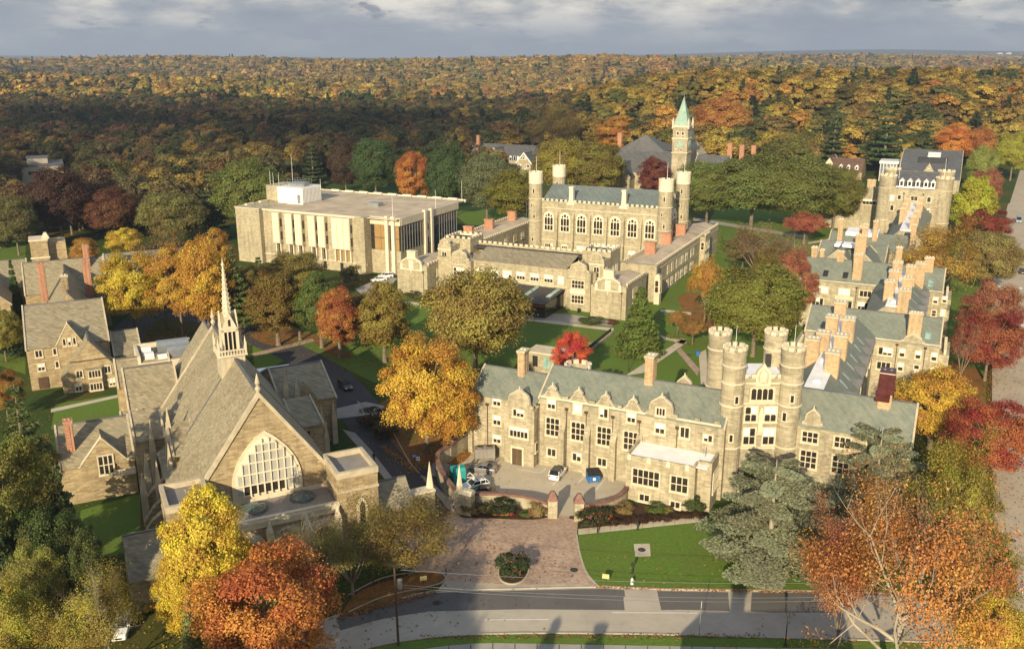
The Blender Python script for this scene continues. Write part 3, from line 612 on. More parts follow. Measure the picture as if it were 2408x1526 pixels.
# ================================================================== BUILDINGS
def gabled(B, a0, a1, b0, b1, ze, zr, axis, wall='stone', roof='slate_green', oh=.25, coping=True, inset=.0, wname='wall', t=.22):
    q = MB()
    if axis == 'a':
        m = (b0 + b1) / 2; q.prisma([(b0, 0), (b1, 0), (b1, ze), (m, zr), (b0, ze)], a0, a1)
    else:
        m = (a0 + a1) / 2; q.prismb([(a0, 0), (a1, 0), (a1, ze), (m, zr), (a0, ze)], b0, b1)
    w = B.part(wname, q, wall)
    r = B.part('roof', MB().gable(a0 + inset, a1 - inset, b0, b1, ze + .02, zr + .02, axis, t, oh), roof)
    ridge = MB()
    if axis == 'a': ridge.box(a0, a1, m - .16, m + .16, zr + t - .06, zr + t + .12)
    else: ridge.box(m - .16, m + .16, b0, b1, zr + t - .06, zr + t + .12)
    rr = B.part('ridge_cap', ridge, 'lead_grey'); rr.parent = r
    if coping:
        q = MB(); k = .3
        if axis == 'a':
            for a in (a0, a1): B.part('coping', MB().prisma([(b0 - oh - .2, ze - .2), (m, zr + .12), (b1 + oh + .2, ze - .2), (b1 + oh + .2, ze + .16), (m, zr + .48), (b0 - oh - .2, ze + .16)], a - k / 2, a + k / 2), 'coping_stone')
        else:
            for b in (b0, b1): B.part('coping', MB().prismb([(a0 - oh - .2, ze - .2), (m, zr + .12), (a1 + oh + .2, ze - .2), (a1 + oh + .2, ze + .16), (m, zr + .48), (a0 - oh - .2, ze + .16)], b - k / 2, b + k / 2), 'coping_stone')
    return w, r
def wall_gable(B, ac, b, z0, w, h, style='step', roofmat='slate_green', depth=3.0, wall='stone'):
    """a gable that rises from the wall head, with its little roof behind"""
    x = w / 2
    if style == 'plain': P = [(-x, 0), (x, 0), (x, .35), (x - .25, .35), (.12, h), (-.12, h), (-x + .25, .35), (-x, .35)]
    elif style == 'step': P = [(-x, 0), (x, 0), (x, .35), (x - .22, .35), (x * .45, h * .62), (x * .45, h * .74), (.2, h), (-.2, h), (-x * .45, h * .74), (-x * .45, h * .62), (-x + .22, .35), (-x, .35)]
    else: P = [(-x, 0), (x, 0), (x, .3), (x * .96, .5), (x * .8, .62), (x * .74, h * .5), (x * .66, h * .68), (x * .42, h * .82), (x * .3, h * .86), (x * .16, h * .97), (0, h), (-x * .16, h * .97), (-x * .3, h * .86), (-x * .42, h * .82), (-x * .66, h * .68), (-x * .74, h * .5), (-x * .8, .62), (-x * .96, .5), (-x, .3)]
    g = B.part('gable', MB().prismb([(ac + p[0], z0 + p[1]) for p in P], b - .12, b + .4), wall)
    # coping follows the top edge
    q = MB()
    for i in range(2, len(P) - 1):
        p0, p1 = P[i], P[i + 1]
        q.prismb([(ac + p0[0], z0 + p0[1] - .02), (ac + p1[0], z0 + p1[1] - .02), (ac + p1[0], z0 + p1[1] + .16), (ac + p0[0], z0 + p0[1] + .16)], b - .2, b + .48)
    q.cyl(ac, b + .14, z0 + h, z0 + h + .7, .16, .04, 6)
    c = B.part('coping', q, 'limestone', g)
    q = MB(); hh = h * .86; q.prismb([(ac - x * .8, z0 - .3), (ac, z0 + hh), (ac + x * .8, z0 - .3), (ac + x * .8, z0 - .12), (ac, z0 + hh + .18), (ac - x * .8, z0 - .12)], b + .41, b + depth)
    B.part('gable_roof', q, roofmat, g)
    return g
def downpipe(B, a, b, z1, z0=0.1):
    q = MB(); q.cyl(a, b - .14, z0, z1, .07, None, 6).taper(a - .22, a + .22, b - .34, b + .0, z1, z1 + .4, -.08); return B.part('drainpipe', q, 'metal_bronze')

# ---- west range of the gatehouse residence
B = Bld('residence_hall', 'long grey stone residence with green slate roof, five wall gables and car court in front', 'building', -48, 131)
gabled(B, -70, -57.3, 130.5, 141, 10.7, 14.0, 'a')
gabled(B, -57.2, -26.6, 130.5, 141.4, 12.1, 15.8, 'a')
q = MB(); q.box(-57.2, -27.2, 130.28, 130.5, 12.0, 12.5); B.part('cornice', q, 'limestone')
for (x0, x1) in ((-53.1, -52.1), (-48.5, -47.5), (-43.6, -42.9), (-38.9, -38.2), (-34.6, -33.9), (-31.2, -30.4), (-28.2, -27.4)): B.part('parapet_block', MB().box(x0, x1, 130.2, 130.6, 12.5, 13.0), 'stone')
for ac in (-55.0, -50.4, -45.8, -41.2): wall_gable(B, ac, 130.5, 12.1, 3.3, 2.2, 'step')
wall_gable(B, -36.6, 130.4, 12.0, 5.0, 3.5, 'curve', depth=3.6)
for a in (-56.0, -51.5, -47.0, -42.5): B.window(a, 130.5, 5.7, 2.35, 3.1, 3, 3, True, blind=0)
for a in (-55.7, -51.1, -46.6, -42.0): B.window(a, 130.36, 10.5, 1.35, 1.5, 2, 1, blind=.5)
for a in (-55.7, -51.2, -46.8): B.window(a, 130.5, 2.0, 1.5, 1.3, 2, 1, blind=.3)
B.window(-37.3, 130.26, 12.5, 1.4, 1.2, 3, 1); B.window(-37.4, 130.5, 9.4, 1.5, 1.6, 2, 1, blind=.6); B.window(-33.4, 130.5, 9.4, 1.4, 1.7, 2, 1, blind=.6); B.window(-29.7, 130.5, 9.4, 1.3, 1.1, 2, 1)
for z, h in ((9.3, 1.4), (5.8, 1.6), (2.5, 1.3)): B.window(-65.8, 130.5, z, 1.4, h, 2, 1, blind=.4)
for a in (-53.0, -48.6, -44.1, -39.9): B.part('buttress', MB().prisma([(129.6, 0), (130.5, 0), (130.5, 8.7), (130.1, 7.6), (129.6, 6.9)], a - .5, a + .5), 'stone')
B.part('buttress', MB().box(-70.4, -69.6, 129.8, 130.6, 0, 7.0), 'stone')
# projecting wing with curved gable and double doors
B.part('wall', MB().box(-63.0, -57.5, 128.9, 130.6, 0, 10.1), 'stone'); wall_gable(B, -60.25, 128.95, 10.0, 5.0, 3.3, 'curve', depth=3.2)
B.window(-61.3, 128.9, 8.7, 1.95, 1.2, 3, 1, blind=.2); B.window(-61.9, 128.9, 5.0, 3.3, 1.7, 5, 1, blind=1)
q = MB(); q.box(-61.7, -59.3, 128.72, 128.9, 0, 3.3).box(-61.4, -59.6, 128.66, 128.75, 0, 3.0); dr = B.part('door_surround', q, 'limestone')
for a in (-61.38, -60.46): B.part('door', MB().box(a, a + .86, 128.56, 128.68, .05, 2.95), 'metal_bronze', dr)
B.window(-57.5, 129.4, 2.6, .8, 1.5, 1, 1, face='R')
for a in (-66.9, -57.4, -52.35, -48.95, -44.4, -40.0, -33.9): downpipe(B, a, 130.5 if a != -57.4 else 130.4, 10.6 if a > -60 else 9.0)
B.chimney(-62.6, 135.6, 11.9, 18.0, 1.2, 2.0); B.chimney(-40.2, 136, 13.2, 20.1, 1.3, 2.2)
B.turret(-56.6, 146, 2.4, 12.6, (9.5,), floor='roof_gravel', merl=9, mh=.7)
wall_gable(B, -36, 141.4, 12, 3.6, 3.4, 'curve', depth=.6)
# flat roofed annex
q = MB(); q.box(-40.0, -29.3, 124.5, 130.5, 0, 7.4).box(-29.3, -27.2, 126.0, 130.5, 0, 7.4); B.part('annex_wall', q, 'stone')
q = MB(); q.box(-40.0, -39.6, 124.5, 130.4, 7.4, 7.9).box(-29.6, -29.3, 124.5, 126, 7.4, 7.9).box(-29.3, -27.2, 126, 126.4, 7.4, 8.0).box(-27.6, -27.2, 126.4, 130.4, 7.4, 8.0).box(-39.6, -29.6, 124.5, 124.8, 7.4, 7.62)
B.part('annex_parapet', q, 'stone')
for a in (-39.5, -36.4, -33.4, -30.5): B.part('roof_scupper', MB().taper(a - .35, a + .35, 124.25, 124.6, 6.9, 7.75, .1), 'limestone')
B.part('annex_roof', MB().box(-39.6, -27.6, 124.8, 130.4, 7.4, 7.5), 'roof_white')
q = MB(); q.cyl(-29.0, 129.3, 7.5, 8.9, .05, None, 5).tube((-29.6, 129.3, 8.2), (-28.4, 129.3, 8.5), .03).tube((-29, 128.8, 7.55), (-29, 129.3, 8.3), .03).tube((-29.5, 129.6, 7.55), (-29, 129.3, 8.3), .03); B.part('roof_aerial', q, 'metal_grey')
B.window(-38.9, 124.5, 3.1, 4.2, 2.5, 5, 2, blind=.0); B.window(-32.9, 124.5, 3.1, 2.6, 2.5, 3, 2, blind=0); B.window(-37.7, 124.5, .45, 1.6, 1.1, 2, 1, blind=0); B.window(-32.8, 124.5, .4, 1.5, 1.0, 2, 1, blind=0)
B.window(-27.2, 127.2, 2.6, 2.8, 3.2, 4, 2, face='R', blind=0)

# ---- gate tower with four turrets (turned to face the street squarely)
TX0, TX1, TY0, TY1 = 33.6, 42.4, 131.8, 140.0
B = Bld('gate_tower', 'tall gate tower with four round crenellated turrets and a flat white roof', 'building', 38, 136, 0.0)
q = MB(); q.box(TX0, TX1, TY0 - .2, TY1, 7.6, 18.6).box(TX0, 36.2, TY0 - .2, TY1, 0, 7.6).box(39.8, TX1, TY0 - .2, TY1, 0, 7.6)
arch = [(36.2, 4.4), (36.5, 5.6), (37.1, 6.5), (38, 7.0), (38.9, 6.5), (39.5, 5.6), (39.8, 4.4), (39.8, 7.6), (36.2, 7.6)]
q.prismb(arch, TY0 - .2, TY1); B.part('wall', q, 'stone')
S = -math.pi / 2
for k, (x, y) in enumerate(((TX0, TY0), (TX1, TY0), (TX0 - .5, TY1), (TX1 - .4, TY1))):
    B.turret(x, y, 1.75, 23.9, (8.2, 15.0, 18.6, 21.3) if k < 2 else (15.0, 21.3), merl=9, mh=.55,
             slits=(((S + .15, 15.7, .45, 1.1), (S - .1, 9.5, .45, 1.1)) if k == 0 else ((S - .1, 15.9, .45, 1.1), (S - .6, 12.8, .5, 1.3), (S, 4.9, .45, 1.0)) if k == 1 else ()))
    q = MB(); x1, y1 = (x, y); q.cyl(x1, y1, 23, 27.5 if k in (0, 1) else 24, .05, .03, 5)
    if k in (0, 1): B.part('flagpole', q, 'metal_white')
B.part('roof', MB().box(TX0 + .5, TX1 - .5, TY0 + .1, TY1, 18.6, 18.75), 'roof_white')
B.crenels((35.3, TY0 - .05), (36.9, TY0 - .05), 18.6, .55, .5, .55); B.crenels((39.3, TY0 - .05), (40.8, TY0 - .05), 18.6, .55, .5, .55)
q = MB(); q.prismb([(37.0, 17.9), (39.2, 17.9), (39.3, 19.6), (39.0, 20.5), (38.6, 20.9), (38.3, 21.3), (38.1, 21.7), (37.9, 21.3), (37.6, 20.9), (37.2, 20.5), (36.9, 19.6)], TY0 - .3, TY0 + .25)
q.lathe(38.1, TY0 - .25, [(.1, 18.4), (.75, 18.7), (.85, 19.5), (.6, 20.3), (.1, 20.6)], 10); B.part('carved_crest', q, 'limestone')
B.part('door', MB().box(40.1, 41.0, TY1 - 1.9, TY1 - 1.6, 18.75, 20.9), 'metal_dark')
F = TY0 - .2
B.window(36.4, F, 15.7, 3.4, 1.9, 4, 1, True, blind=0); B.window(35.7, F, 12.2, 1.8, 2.4, 2, 2, True, blind=.7); B.window(38.7, F, 12.2, 1.8, 2.4, 2, 2, True, blind=.7)
B.window(35.7, F, 8.4, 1.8, 2.7, 2, 2, blind=1); B.window(38.7, F, 8.4, 1.8, 2.7, 2, 2, blind=1)
q = MB(); q.box(37.75, 38.45, F - .35, F, 10.4, 13.0).box(37.6, 38.6, F - .45, F, 10.1, 10.4).taper(37.65, 38.55, F - .5, F, 13.0, 14.6, .35, .1); B.part('statue_niche', q, 'limestone')
for z in (15.05, 7.7, 18.3): B.part('string_course', MB().box(35.3, 40.7, F - .12, F, z, z + .25), 'limestone')
# ---- east range behind the gate tower, with its spine and cross wing
B = Bld('residence_hall', 'stone residence right of the gate tower, roof spine lined with tan brick chimneys', 'building', -10, 160)
gabled(B, -17.5, -.7, 136.7, 147.4, 12.1, 16.0, 'a')
wall_gable(B, -14.8, 136.7, 12.1, 3.0, 2.7, 'curve', depth=2.4)
for a in (-16.1, -11.4, -6.8): B.window(a, 136.7, 9.5, 2.3, 1.7, 3, 2, blind=.2); B.window(a, 136.7, 5.3, 2.4, 2.8, 3, 3, blind=0)
c = B.chimney(-5.3, 141.6, 14.8, 20.8, 1.8, 2.0); q = MB(); q.taper(-6.5, -4.1, 140.3, 142.9, 17.6, 21.1, .12).taper(-6.6, -4.6, 140.2, 141.6, 16.4, 17.7, -.05); tp = B.part('tarpaulin', q, 'tarp', c)
def spine(B, al, al2, ar2, ar, b0, b1, ze=12.4, zr=16.0, strip_to=None):
    P = [(al, 0), (ar, 0), (ar, ze), (ar2, zr), (al2, zr), (al, ze)]; B.part('wall', MB().prismb(P, b0, b1), 'stone')
    q = MB(); t = .2
    q.prismb([(ar + .3, ze - .25), (ar2, zr + .03), (ar2, zr + .03 + t), (ar + .3, ze - .25 + t)][::-1], b0, b1)
    q.prismb([(al - .3, ze - .25), (al2, zr + .03), (al2, zr + .03 + t), (al - .3, ze - .25 + t)], b0, b1); B.part('roof', q, 'slate_green')
    return B.part('flat_roof', MB().box(al2 - .05, ar2 + .05, b0 - .3, strip_to or b1, zr + .05, zr + .3), 'roof_white')
fr = spine(B, -21.2, -17.2, -14.3, -10.3, 142.3, 189)
B.part('roof_hatch', MB().taper(-16.3, -15.1, 145, 147, 16.3, 16.7, .1), 'roof_white', fr); B.part('roof_hatch', MB().box(-16.6, -15.9, 156, 157, 16.3, 16.9), 'metal_white', fr)
for a, b in ((-17.1, 174.5), (-14.2, 174), (-17.2, 163), (-14.2, 162.5), (-18.3, 158.3), (-14.3, 152), (-17.0, 186)): B.chimney(a, b, 13.6, 19.7, 2.0, 2.4, pots=3)
for b in (178.5, 173.5, 167, 162, 156, 152):   # narrow roof lights on the slope
    q = MB(); q.prismb([(-12.9, 14.98), (-11.5, 13.72), (-11.5, 13.86), (-12.9, 15.12)], b - .3, b + .3); B.part('skylight', q, 'metal_grey')
    q = MB(); q.prismb([(-12.8, 15.1), (-11.6, 14.02), (-11.6, 13.92), (-12.8, 15.0)], b - .2, b + .2); B.part('pane', q, 'glass_sky')
for b in (149.5, 156.5, 163.5, 170, 176, 182):
    q = MB(); q.box(-11.6, -9.9, b - .9, b + .9, 11.2, 12.9).prisma([(b - 1.1, 12.9), (b, 14.0), (b + 1.1, 12.9)], -12.4, -9.7); B.part('dormer', q, 'lead_grey')
    B.window(-10.3, b - .8, 8.6, 1.6, 1.8, 2, 1, face='R', blind=.4)
gabled(B, -23.6, 1.6, 188.5, 200.9, 12.2, 16.0, 'a')
q = MB(); q.box(-23.6, -11, 188.3, 188.5, 12.0, 12.5).box(-10.3, 1.8, 188.3, 188.5, 12.0, 12.5); B.part('cornice', q, 'limestone')
for z in (9.2, 6.2): B.window(-9.3, 188.5, z, 2.5, 1.5, 3, 1, blind=.2)
for z in (9.3, 6.4):
    for a in (-5.4, -2.5, .35): B.window(a, 188.5, z, .9, 1.5, 1, 2, blind=.6, mull=.1)
for z in (9.4, 6.4): B.window(-23.1, 188.5, z, .8, 1.3, 1, 1); B.window(-21.2, 188.5, z, .9, 1.3, 1, 1)
for a in (-6.0, -.9): downpipe(B, a, 188.5, 11.4)
wall_gable(B, -3.3, 188.4, 12.0, 4.4, 2.0, 'curve', depth=1.5); B.chimney(-3.3, 189.4, 12.2, 18.2, 2.3, 1.6, pots=4)
B.part('skylight', MB().prisma([(189.6, 13.15), (190.8, 13.9), (190.8, 14.1), (189.6, 13.35)], -1.3, -.2), 'glass_green')
B.crenels((-24.4, 186.2), (-24.4, 200), 8.8, .7, .6, .6, single=False); B.part('wall', MB().box(-25.6, -23.6, 186.4, 199.5, 0, 9.2), 'stone')
B.part('wall', MB().box(1.6, 3.4, 189.4, 199, 0, 10.4), 'stone'); B.crenels((2.6, 189.5), (2.6, 199), 10.2, .6, .6, .6, single=False)
# ---- second cross wing and spine
B = Bld('residence_hall', 'second stone cross wing with green slate roof, double row of brick chimneys in front', 'building', -12, 230)
fr = spine(B, -13.6, -9.5, -6.6, -2.2, 200.9, 236); B.part('roof_hatch', MB().box(-8.7, -7.4, 203, 204.4, 16.3, 16.9), 'metal_white', fr)
for a, b in ((-9.5, 208.5), (-6.3, 201.5), (-9.4, 219.5), (-6.3, 213.5), (-9.3, 230), (-6.2, 226.5), (-4.4, 231)): B.chimney(a, b, 13.8, 19.8, 2.0, 2.4, pots=3)
B.chimney(-9.9, 244, 14, 20.6, 1.3, 1.3); B.chimney(-2.8, 241, 14.4, 19.2, 1.9, 1.5, pots=3)
for b in (207, 214, 221, 228):
    q = MB(); q.prismb([(-5.1, 14.92), (-3.8, 13.8), (-3.8, 13.96), (-5.1, 15.08)], b - .3, b + .3); B.part('skylight', q, 'metal_grey')
    q = MB(); q.prismb([(-12.0, 13.8), (-10.8, 14.9), (-10.8, 15.06), (-12.0, 13.96)], b - .3, b + .3); B.part('skylight', q, 'metal_grey')
for b in (206, 213, 220, 227):
    q = MB(); q.box(-3.5, -1.8, b - .9, b + .9, 11.2, 12.9).prisma([(b - 1.1, 12.9), (b, 14.0), (b + 1.1, 12.9)], -4.4, -1.6); B.part('dormer', q, 'lead_grey')
gabled(B, -32.5, 1.0, 235, 248.6, 12.2, 16.4, 'a')
q = MB(); q.box(-32, -13, 234.8, 235, 12.0, 12.5).box(-2, 1.2, 234.8, 235, 12.0, 12.5); B.part('cornice', q, 'limestone')
for a, w in ((-27.5, 2.6), (-22.2, 2.4), (-17.4, 2.7)): B.window(a, 235, 9.3, w, 1.5, 3, 1, blind=.3)
for a, w, n in ((-28.4, 2.7, 3), (-22.7, 3.8, 4), (-17.5, 2.3, 3)): B.window(a, 235, 5.9, w, 1.9, n, 1, blind=.3)
for z in (9.5, 6.3): B.window(-.8, 235, z, .95, 1.4, 1, 2, blind=.5); B.window(1.15, 235.4, z + .3, .9, 1.4, 1, 2, blind=.5)
for a in (-26.6, -21.9): B.part('skylight', MB().prisma([(236.2, 13.1), (237.9, 14.15), (237.9, 14.4), (236.2, 13.35)], a, a + 1.2), 'glass')
B.part('skylight', MB().prisma([(236.2, 13.1), (237.9, 14.15), (237.9, 14.4), (236.2, 13.35)], -2.4, -1.3), 'glass_green')
B.chimney(-18.6, 237, 12.6, 19.4, 2.0, 2.0, pots=3); B.chimney(-29.8, 242.5, 13, 19.2, 1.3, 1.6); B.chimney(-28.3, 246, 13, 18.0, 1.0, 1.0); B.chimney(-23.3, 241.8, 13, 18.8, 1.5, 1.5)
q = MB(); q.box(-23, -18.6, 234.2, 235, 8.1, 8.4).box(-23, -18.6, 234.2, 234.35, 8.4, 9.1); B.part('balcony', q, 'limestone')
downpipe(B, -18.2, 235, 11.2)
B.part('wall', MB().box(1.0, 3.0, 236, 246, 0, 10.4), 'stone'); B.crenels((2.0, 236), (2.0, 246), 10.2, .6, .6, .6, single=False)
# ---- third cross wing
B = Bld('residence_hall', 'third stone wing with steep stone gable and clustered chimneys, golden tree beside it', 'building', -24, 272)
gabled(B, -31.8, -14, 262, 281, 11.5, 15.4, 'a', roof='slate_green')
gabled(B, -29.6, -22, 258.4, 272, 11.8, 15.6, 'b'); B.window(-27.2, 258.4, 11.6, .9, 1.3, 1, 2, blind=.5); B.window(-25.3, 258.4, 11.6, .9, 1.3, 1, 2)
gabled(B, -23.6, -13.6, 254, 268, 11, 15.8, 'b'); B.chimney(-20, 256, 12, 20.8, 2.6, 1.7, pots=4); B.chimney(-20.2, 268.5, 13, 20.8, 1.4, 1.4); B.chimney(-21.6, 274, 14, 20, 1.1, 1.1)
B.part('flat_roof', MB().box(-27.6, -21.4, 266, 271, 15.2, 15.9), 'roof_white')
gabled(B, -32, -8, 288, 304, 10.5, 14.2, 'a'); B.part('flat_roof', MB().box(-27.6, -18.4, 294, 302.5, 13.6, 14.7), 'roof_white')
for a, b in ((-29, 292), (-19.2, 293), (-21.5, 286), (-8.6, 291)): B.chimney(a, b, 11, 18.8, 1.3, 1.3)
# ---- big far residence with corner turrets
B = Bld('residence_hall', 'broad battlemented stone hall with round corner turrets and a row of white dormers', 'building', -12, 372)
q = MB(); q.box(-22, -2, 363.5, 391, 0, 20.4); B.part('wall', q, 'stone')
gabled(B, -19.5, -4.8, 365, 389, 20.2, 24.6, 'a', roof='slate_mid', coping=False)
for k, (x, y) in enumerate(((-21.6, 366), (-2.6, 366), (-2.6, 389), (-21.6, 389))): B.turret(x, y, 3.0, 24.0, (8, 19.6), merl=10, mh=.5, n=20)
for a in (-17.5, -14.8, -12.1, -9.4, -7.0):
    q = MB(); q.box(a - .0, a + 1.5, 364.2, 367, 20.6, 22.4).prismb([(a - .2, 22.4), (a + 1.7, 22.4), (a + .75, 23.5)], 363.9, 367.5); d = B.part('dormer', q, 'metal_white')
    B.part('pane', MB().box(a + .3, a + 1.2, 364.1, 364.3, 20.9, 22.3), 'glass', d)
B.part('flat_roof', MB().box(-18.5, -5.5, 362.6, 364, 20.3, 20.7), 'roof_white')
for a, z, w, h in ((-20, 15.4, 1.2, 1.8), (-17.5, 15.9, 1.1, 1.5), (-13.1, 15.7, 2.3, 1.6), (-7.6, 15.5, 1.2, 1.8), (-19.6, 11.7, 1.1, 1.9), (-7.2, 12.1, .9, 1.0), (-12.6, 10.5, 1.6, 1.6)): B.window(a, 363.5, z, w, h, 1 if w < 2 else 2, 1, blind=.3)
for a in (-15.5, -9.0): downpipe(B, a, 363.5, 18)
spine(B, -16.5, -12.9, -9.4, -5.6, 304, 364, 11, 14.6)
for a, b in ((-13.4, 322), (-13.4, 332), (-9.2, 318), (-9.2, 336), (-13.2, 345), (-9.3, 350), (-9.5, 306)): B.chimney(a, b, 12, 18.8, 1.7, 1.9, pots=3)
B.part('wall', MB().box(-52, -22, 385, 400, 0, 14), 'stone'); wall_gable(B, -28, 385, 13.8, 7, 3.6, 'curve'); B.window(-31, 385, 10.2, 6, 2.0, 5, 1, blind=.6); B.window(-35.6, 385, 5.5, 1.2, 2, 1, 1); B.crenels((-52, 385.2), (-33, 385.2), 13.8, .8, .7, .6, single=False); B.chimney(-29, 392, 14, 19, 3, 1.6); B.chimney(-45, 392, 14, 18, 3.4, 1.6)
for (x, y) in ((-18, 366.5), (-3, 366.5)): B.part('flagpole', MB().cyl(x, y, 23, 31, .07, .04, 5), 'metal_white')

# ---- the old library: great hall, wings and entrance front
B = Bld('library_hall', 'collegiate gothic library with four corner turrets, seven arched windows and blue slate roof', 'building', -100, 255)
B.part('wall', MB().box(-123.5, -81.5, 280, 300, 0, 19.4), 'stone_grey')
gabled(B, -123, -82, 281, 299, 19.6, 24.0, 'a', wall='stone_grey', roof='slate_blue', coping=False)
B.crenels((-122.6, 280.1), (-82.6, 280.1), 19.4, .85, .75, .7, wall='stone_grey')
q = MB(); q.box(-123, -82, 279.8, 280, 17.6, 17.85).box(-123, -82, 279.85, 280, 6.8, 7.0); B.part('string_course', q, 'limestone')
def gothic(B, a, b, z, w, h, face='F', parent=None):
    n = 12; top = [(w / 2 + (w / 2) * math.cos(math.pi * i / n), h - w * .62 + w * .62 * math.sin(math.pi * i / n) ** .85) for i in range(n + 1)]
    key = ('gothic', w, h)
    if key not in UNIT:
        g = lambda m: [(-m, -m), (w + m, -m)] + [((p[0] - w / 2) * (1 + 2 * m / w) + w / 2, p[1] + m) for p in top]
        q = MB(); q.prismb(g(.32), -.1, .05)
        for i in (1, 2): q.box(i * w / 3 - .08, i * w / 3 + .08, -.2, -.1, 0, h - w * .5)
        q.box(0, w, -.2, -.1, h * .29, h * .29 + .18); UNIT[key] = q.mesh('window', 'limestone_pale')
    wo = B.put('window', UNIT[key], a, b, z, face)
    for i in range(3):
        x0 = i * w / 3 + .12; pw = w / 3 - .24
        link('pane', unit(('arch', 'glass')), wo, (x0, -.16, .12), 0, (pw, .06, h * .29 - .16)); link('pane', unit(('arch', 'glass')), wo, (x0, -.16, h * .29 + .22), 0, (pw, .06, h * .40))
    link('pane', unit(('round', 'glass')), wo, (w / 2 - .42, -.16, h * .78), 0, (.84, .06, 1.0))
    for x in (w * .2, w * .8): link('pane', unit(('round', 'glass')), wo, (x - .27, -.16, h * .755), 0, (.54, .06, .7))
    return wo
for k in range(7): gothic(B, -121.6 + k * 5.82, 280, 10.2, 3.1, 6.0)
for k in range(6):
    a = -117.2 + k * 5.8; B.part('buttress', MB().prisma([(278.5, 0), (280, 0), (280, 16.9), (279.5, 16.1), (279.0, 14.6), (279.0, 7.4), (278.5, 6.9)], a - .55, a + .55), 'stone_grey')
for a, w, n in ((-121.3, 2.7, 4), (-115.2, 1.9, 3), (-109.8, 2.9, 4), (-103.5, 2.4, 3), (-97.8, 2.4, 3)): B.window(a, 280, 4.4, w, 1.3, n, 1, True, blind=.8)
B.window(-91.9, 280, 3.2, 2.1, 2.4, 2, 2, True, blind=1)
S = -math.pi / 2
for x, y in ((-124.9, 280), (-80.4, 280), (-124.9, 300), (-80.4, 300)):
    B.turret(x, y, 2.3, 29.0, (13.2, 20.6), 'stone_grey', cap=2.6, merl=8, mh=.5, n=18, par=.8, mlen=.7, slits=((S + .1, 22.6, .5, 1.4), (S - .15, 18, .4, 1.0), (S + .2, 14.2, .5, 1.3), (S, 6.6, .5, 1.1)))
    B.part('flagpole', MB().cyl(x + .2, y, 27.5, 34.5, .08, .04, 5), 'metal_white')
for a in (-112.3, -94.2):   # stone vents at the wall head
    q = MB(); q.taper(a - 1.5, a + 1.5, 279.6, 282.2, 19.2, 20.6, .75, .5).taper(a - .75, a + .75, 280.1, 281.7, 20.6, 24.6, .12, .1).box(a - .8, a + .8, 279.95, 281.85, 24.6, 25.1); B.part('stone_vent', q, 'limestone_pale')
gothic(B, -80.3, 286.5, 8, 7.2, 10.5, 'R')
# west and east wings
def wing(a0, a1, b0, b1, ridge=10.2, ze=9.0):
    B.part('wall', MB().box(a0, a1, b0, b1, 0, ze), 'stone_grey'); m = (a0 + a1) / 2
    B.part('roof', MB().prismb([(a0 + .3, ze), (a1 - .3, ze), (a1 - .3, ze + .12), (m, ridge), (a0 + .3, ze + .12)], b0 + .2, b1), 'roof_gravel')
    B.crenels((a1 - .2, b0), (a1 - .2, b1), ze, .8, .75, .6, wall='stone_grey'); B.crenels((a0 + .2, b0), (a0 + .2, b1), ze, .8, .75, .6, wall='stone_grey', single=False)
wing(-82.2, -72, 243, 318); wing(-144.3, -133, 254, 300)
for b in (258.6, 275.1, 291.7):
    B.chimney(-78.2, b, 9.4, 13.4, 3.0, 1.4, 'brick_red', pots=0, cap='brick_red')
for b in (260.2, 275, 293): B.chimney(-139.8, b, 9.4, 13.2, 3.0, 1.4, 'brick_red', pots=0, cap='brick_red')
for b0, w in ((255.8, 1.8), (260.1, 1.9), (265.2, 3.4), (270.6, 2.6), (275.5, 2.4), (281.8, 3.6)): B.window(-72, b0, 5.3, w, 2.2, 2 if w < 3 else 3, 2, face='R', blind=.4); B.window(-72, b0, 1.1, w, 2.1, 2 if w < 3 else 3, 2, face='R', blind=.4)
for b0 in (266, 273, 280, 286): B.window(-133, b0, 5.2, 2.2, 2.0, 3, 1, face='R', blind=.2)
q = MB(); q.box(-72, -71.9, 243.5, 318, 8.2, 8.45).box(-72, -71.9, 243.5, 318, 4.3, 4.5); B.part('string_course', q, 'limestone')
q = MB(); q.box(-72, -70.2, 293, 299, 0, 9.6); B.part('bay', q, 'stone_grey'); B.window(-70.2, 293.8, 5.4, 4.2, 2.4, 4, 2, face='R', blind=.6); B.window(-70.2, 293.8, 1.2, 4.2, 2.4, 4, 2, face='R', blind=.2); B.window(-71.6, 293, 5.4, 1.0, 2.4, 1, 2)
B.crenels((-70.4, 293), (-70.4, 299), 9.6, .7, .6, .5, wall='stone_grey')
B.part('wall', MB().box(-82.2, -71, 241.5, 243.2, 0, 10.4), 'stone_grey')
q = MB(); q.box(-70.9, -69.4, 239.6, 241.6, 0, 7.6).taper(-70.9, -69.4, 239.6, 241.6, 7.6, 8.4, .4); B.part('bay', q, 'limestone'); B.window(-70.7, 239.6, 3.4, 1.0, 3.4, 1, 2, True); B.window(-69.4, 240.0, 3.4, 1.2, 3.4, 1, 2, True, face='R')
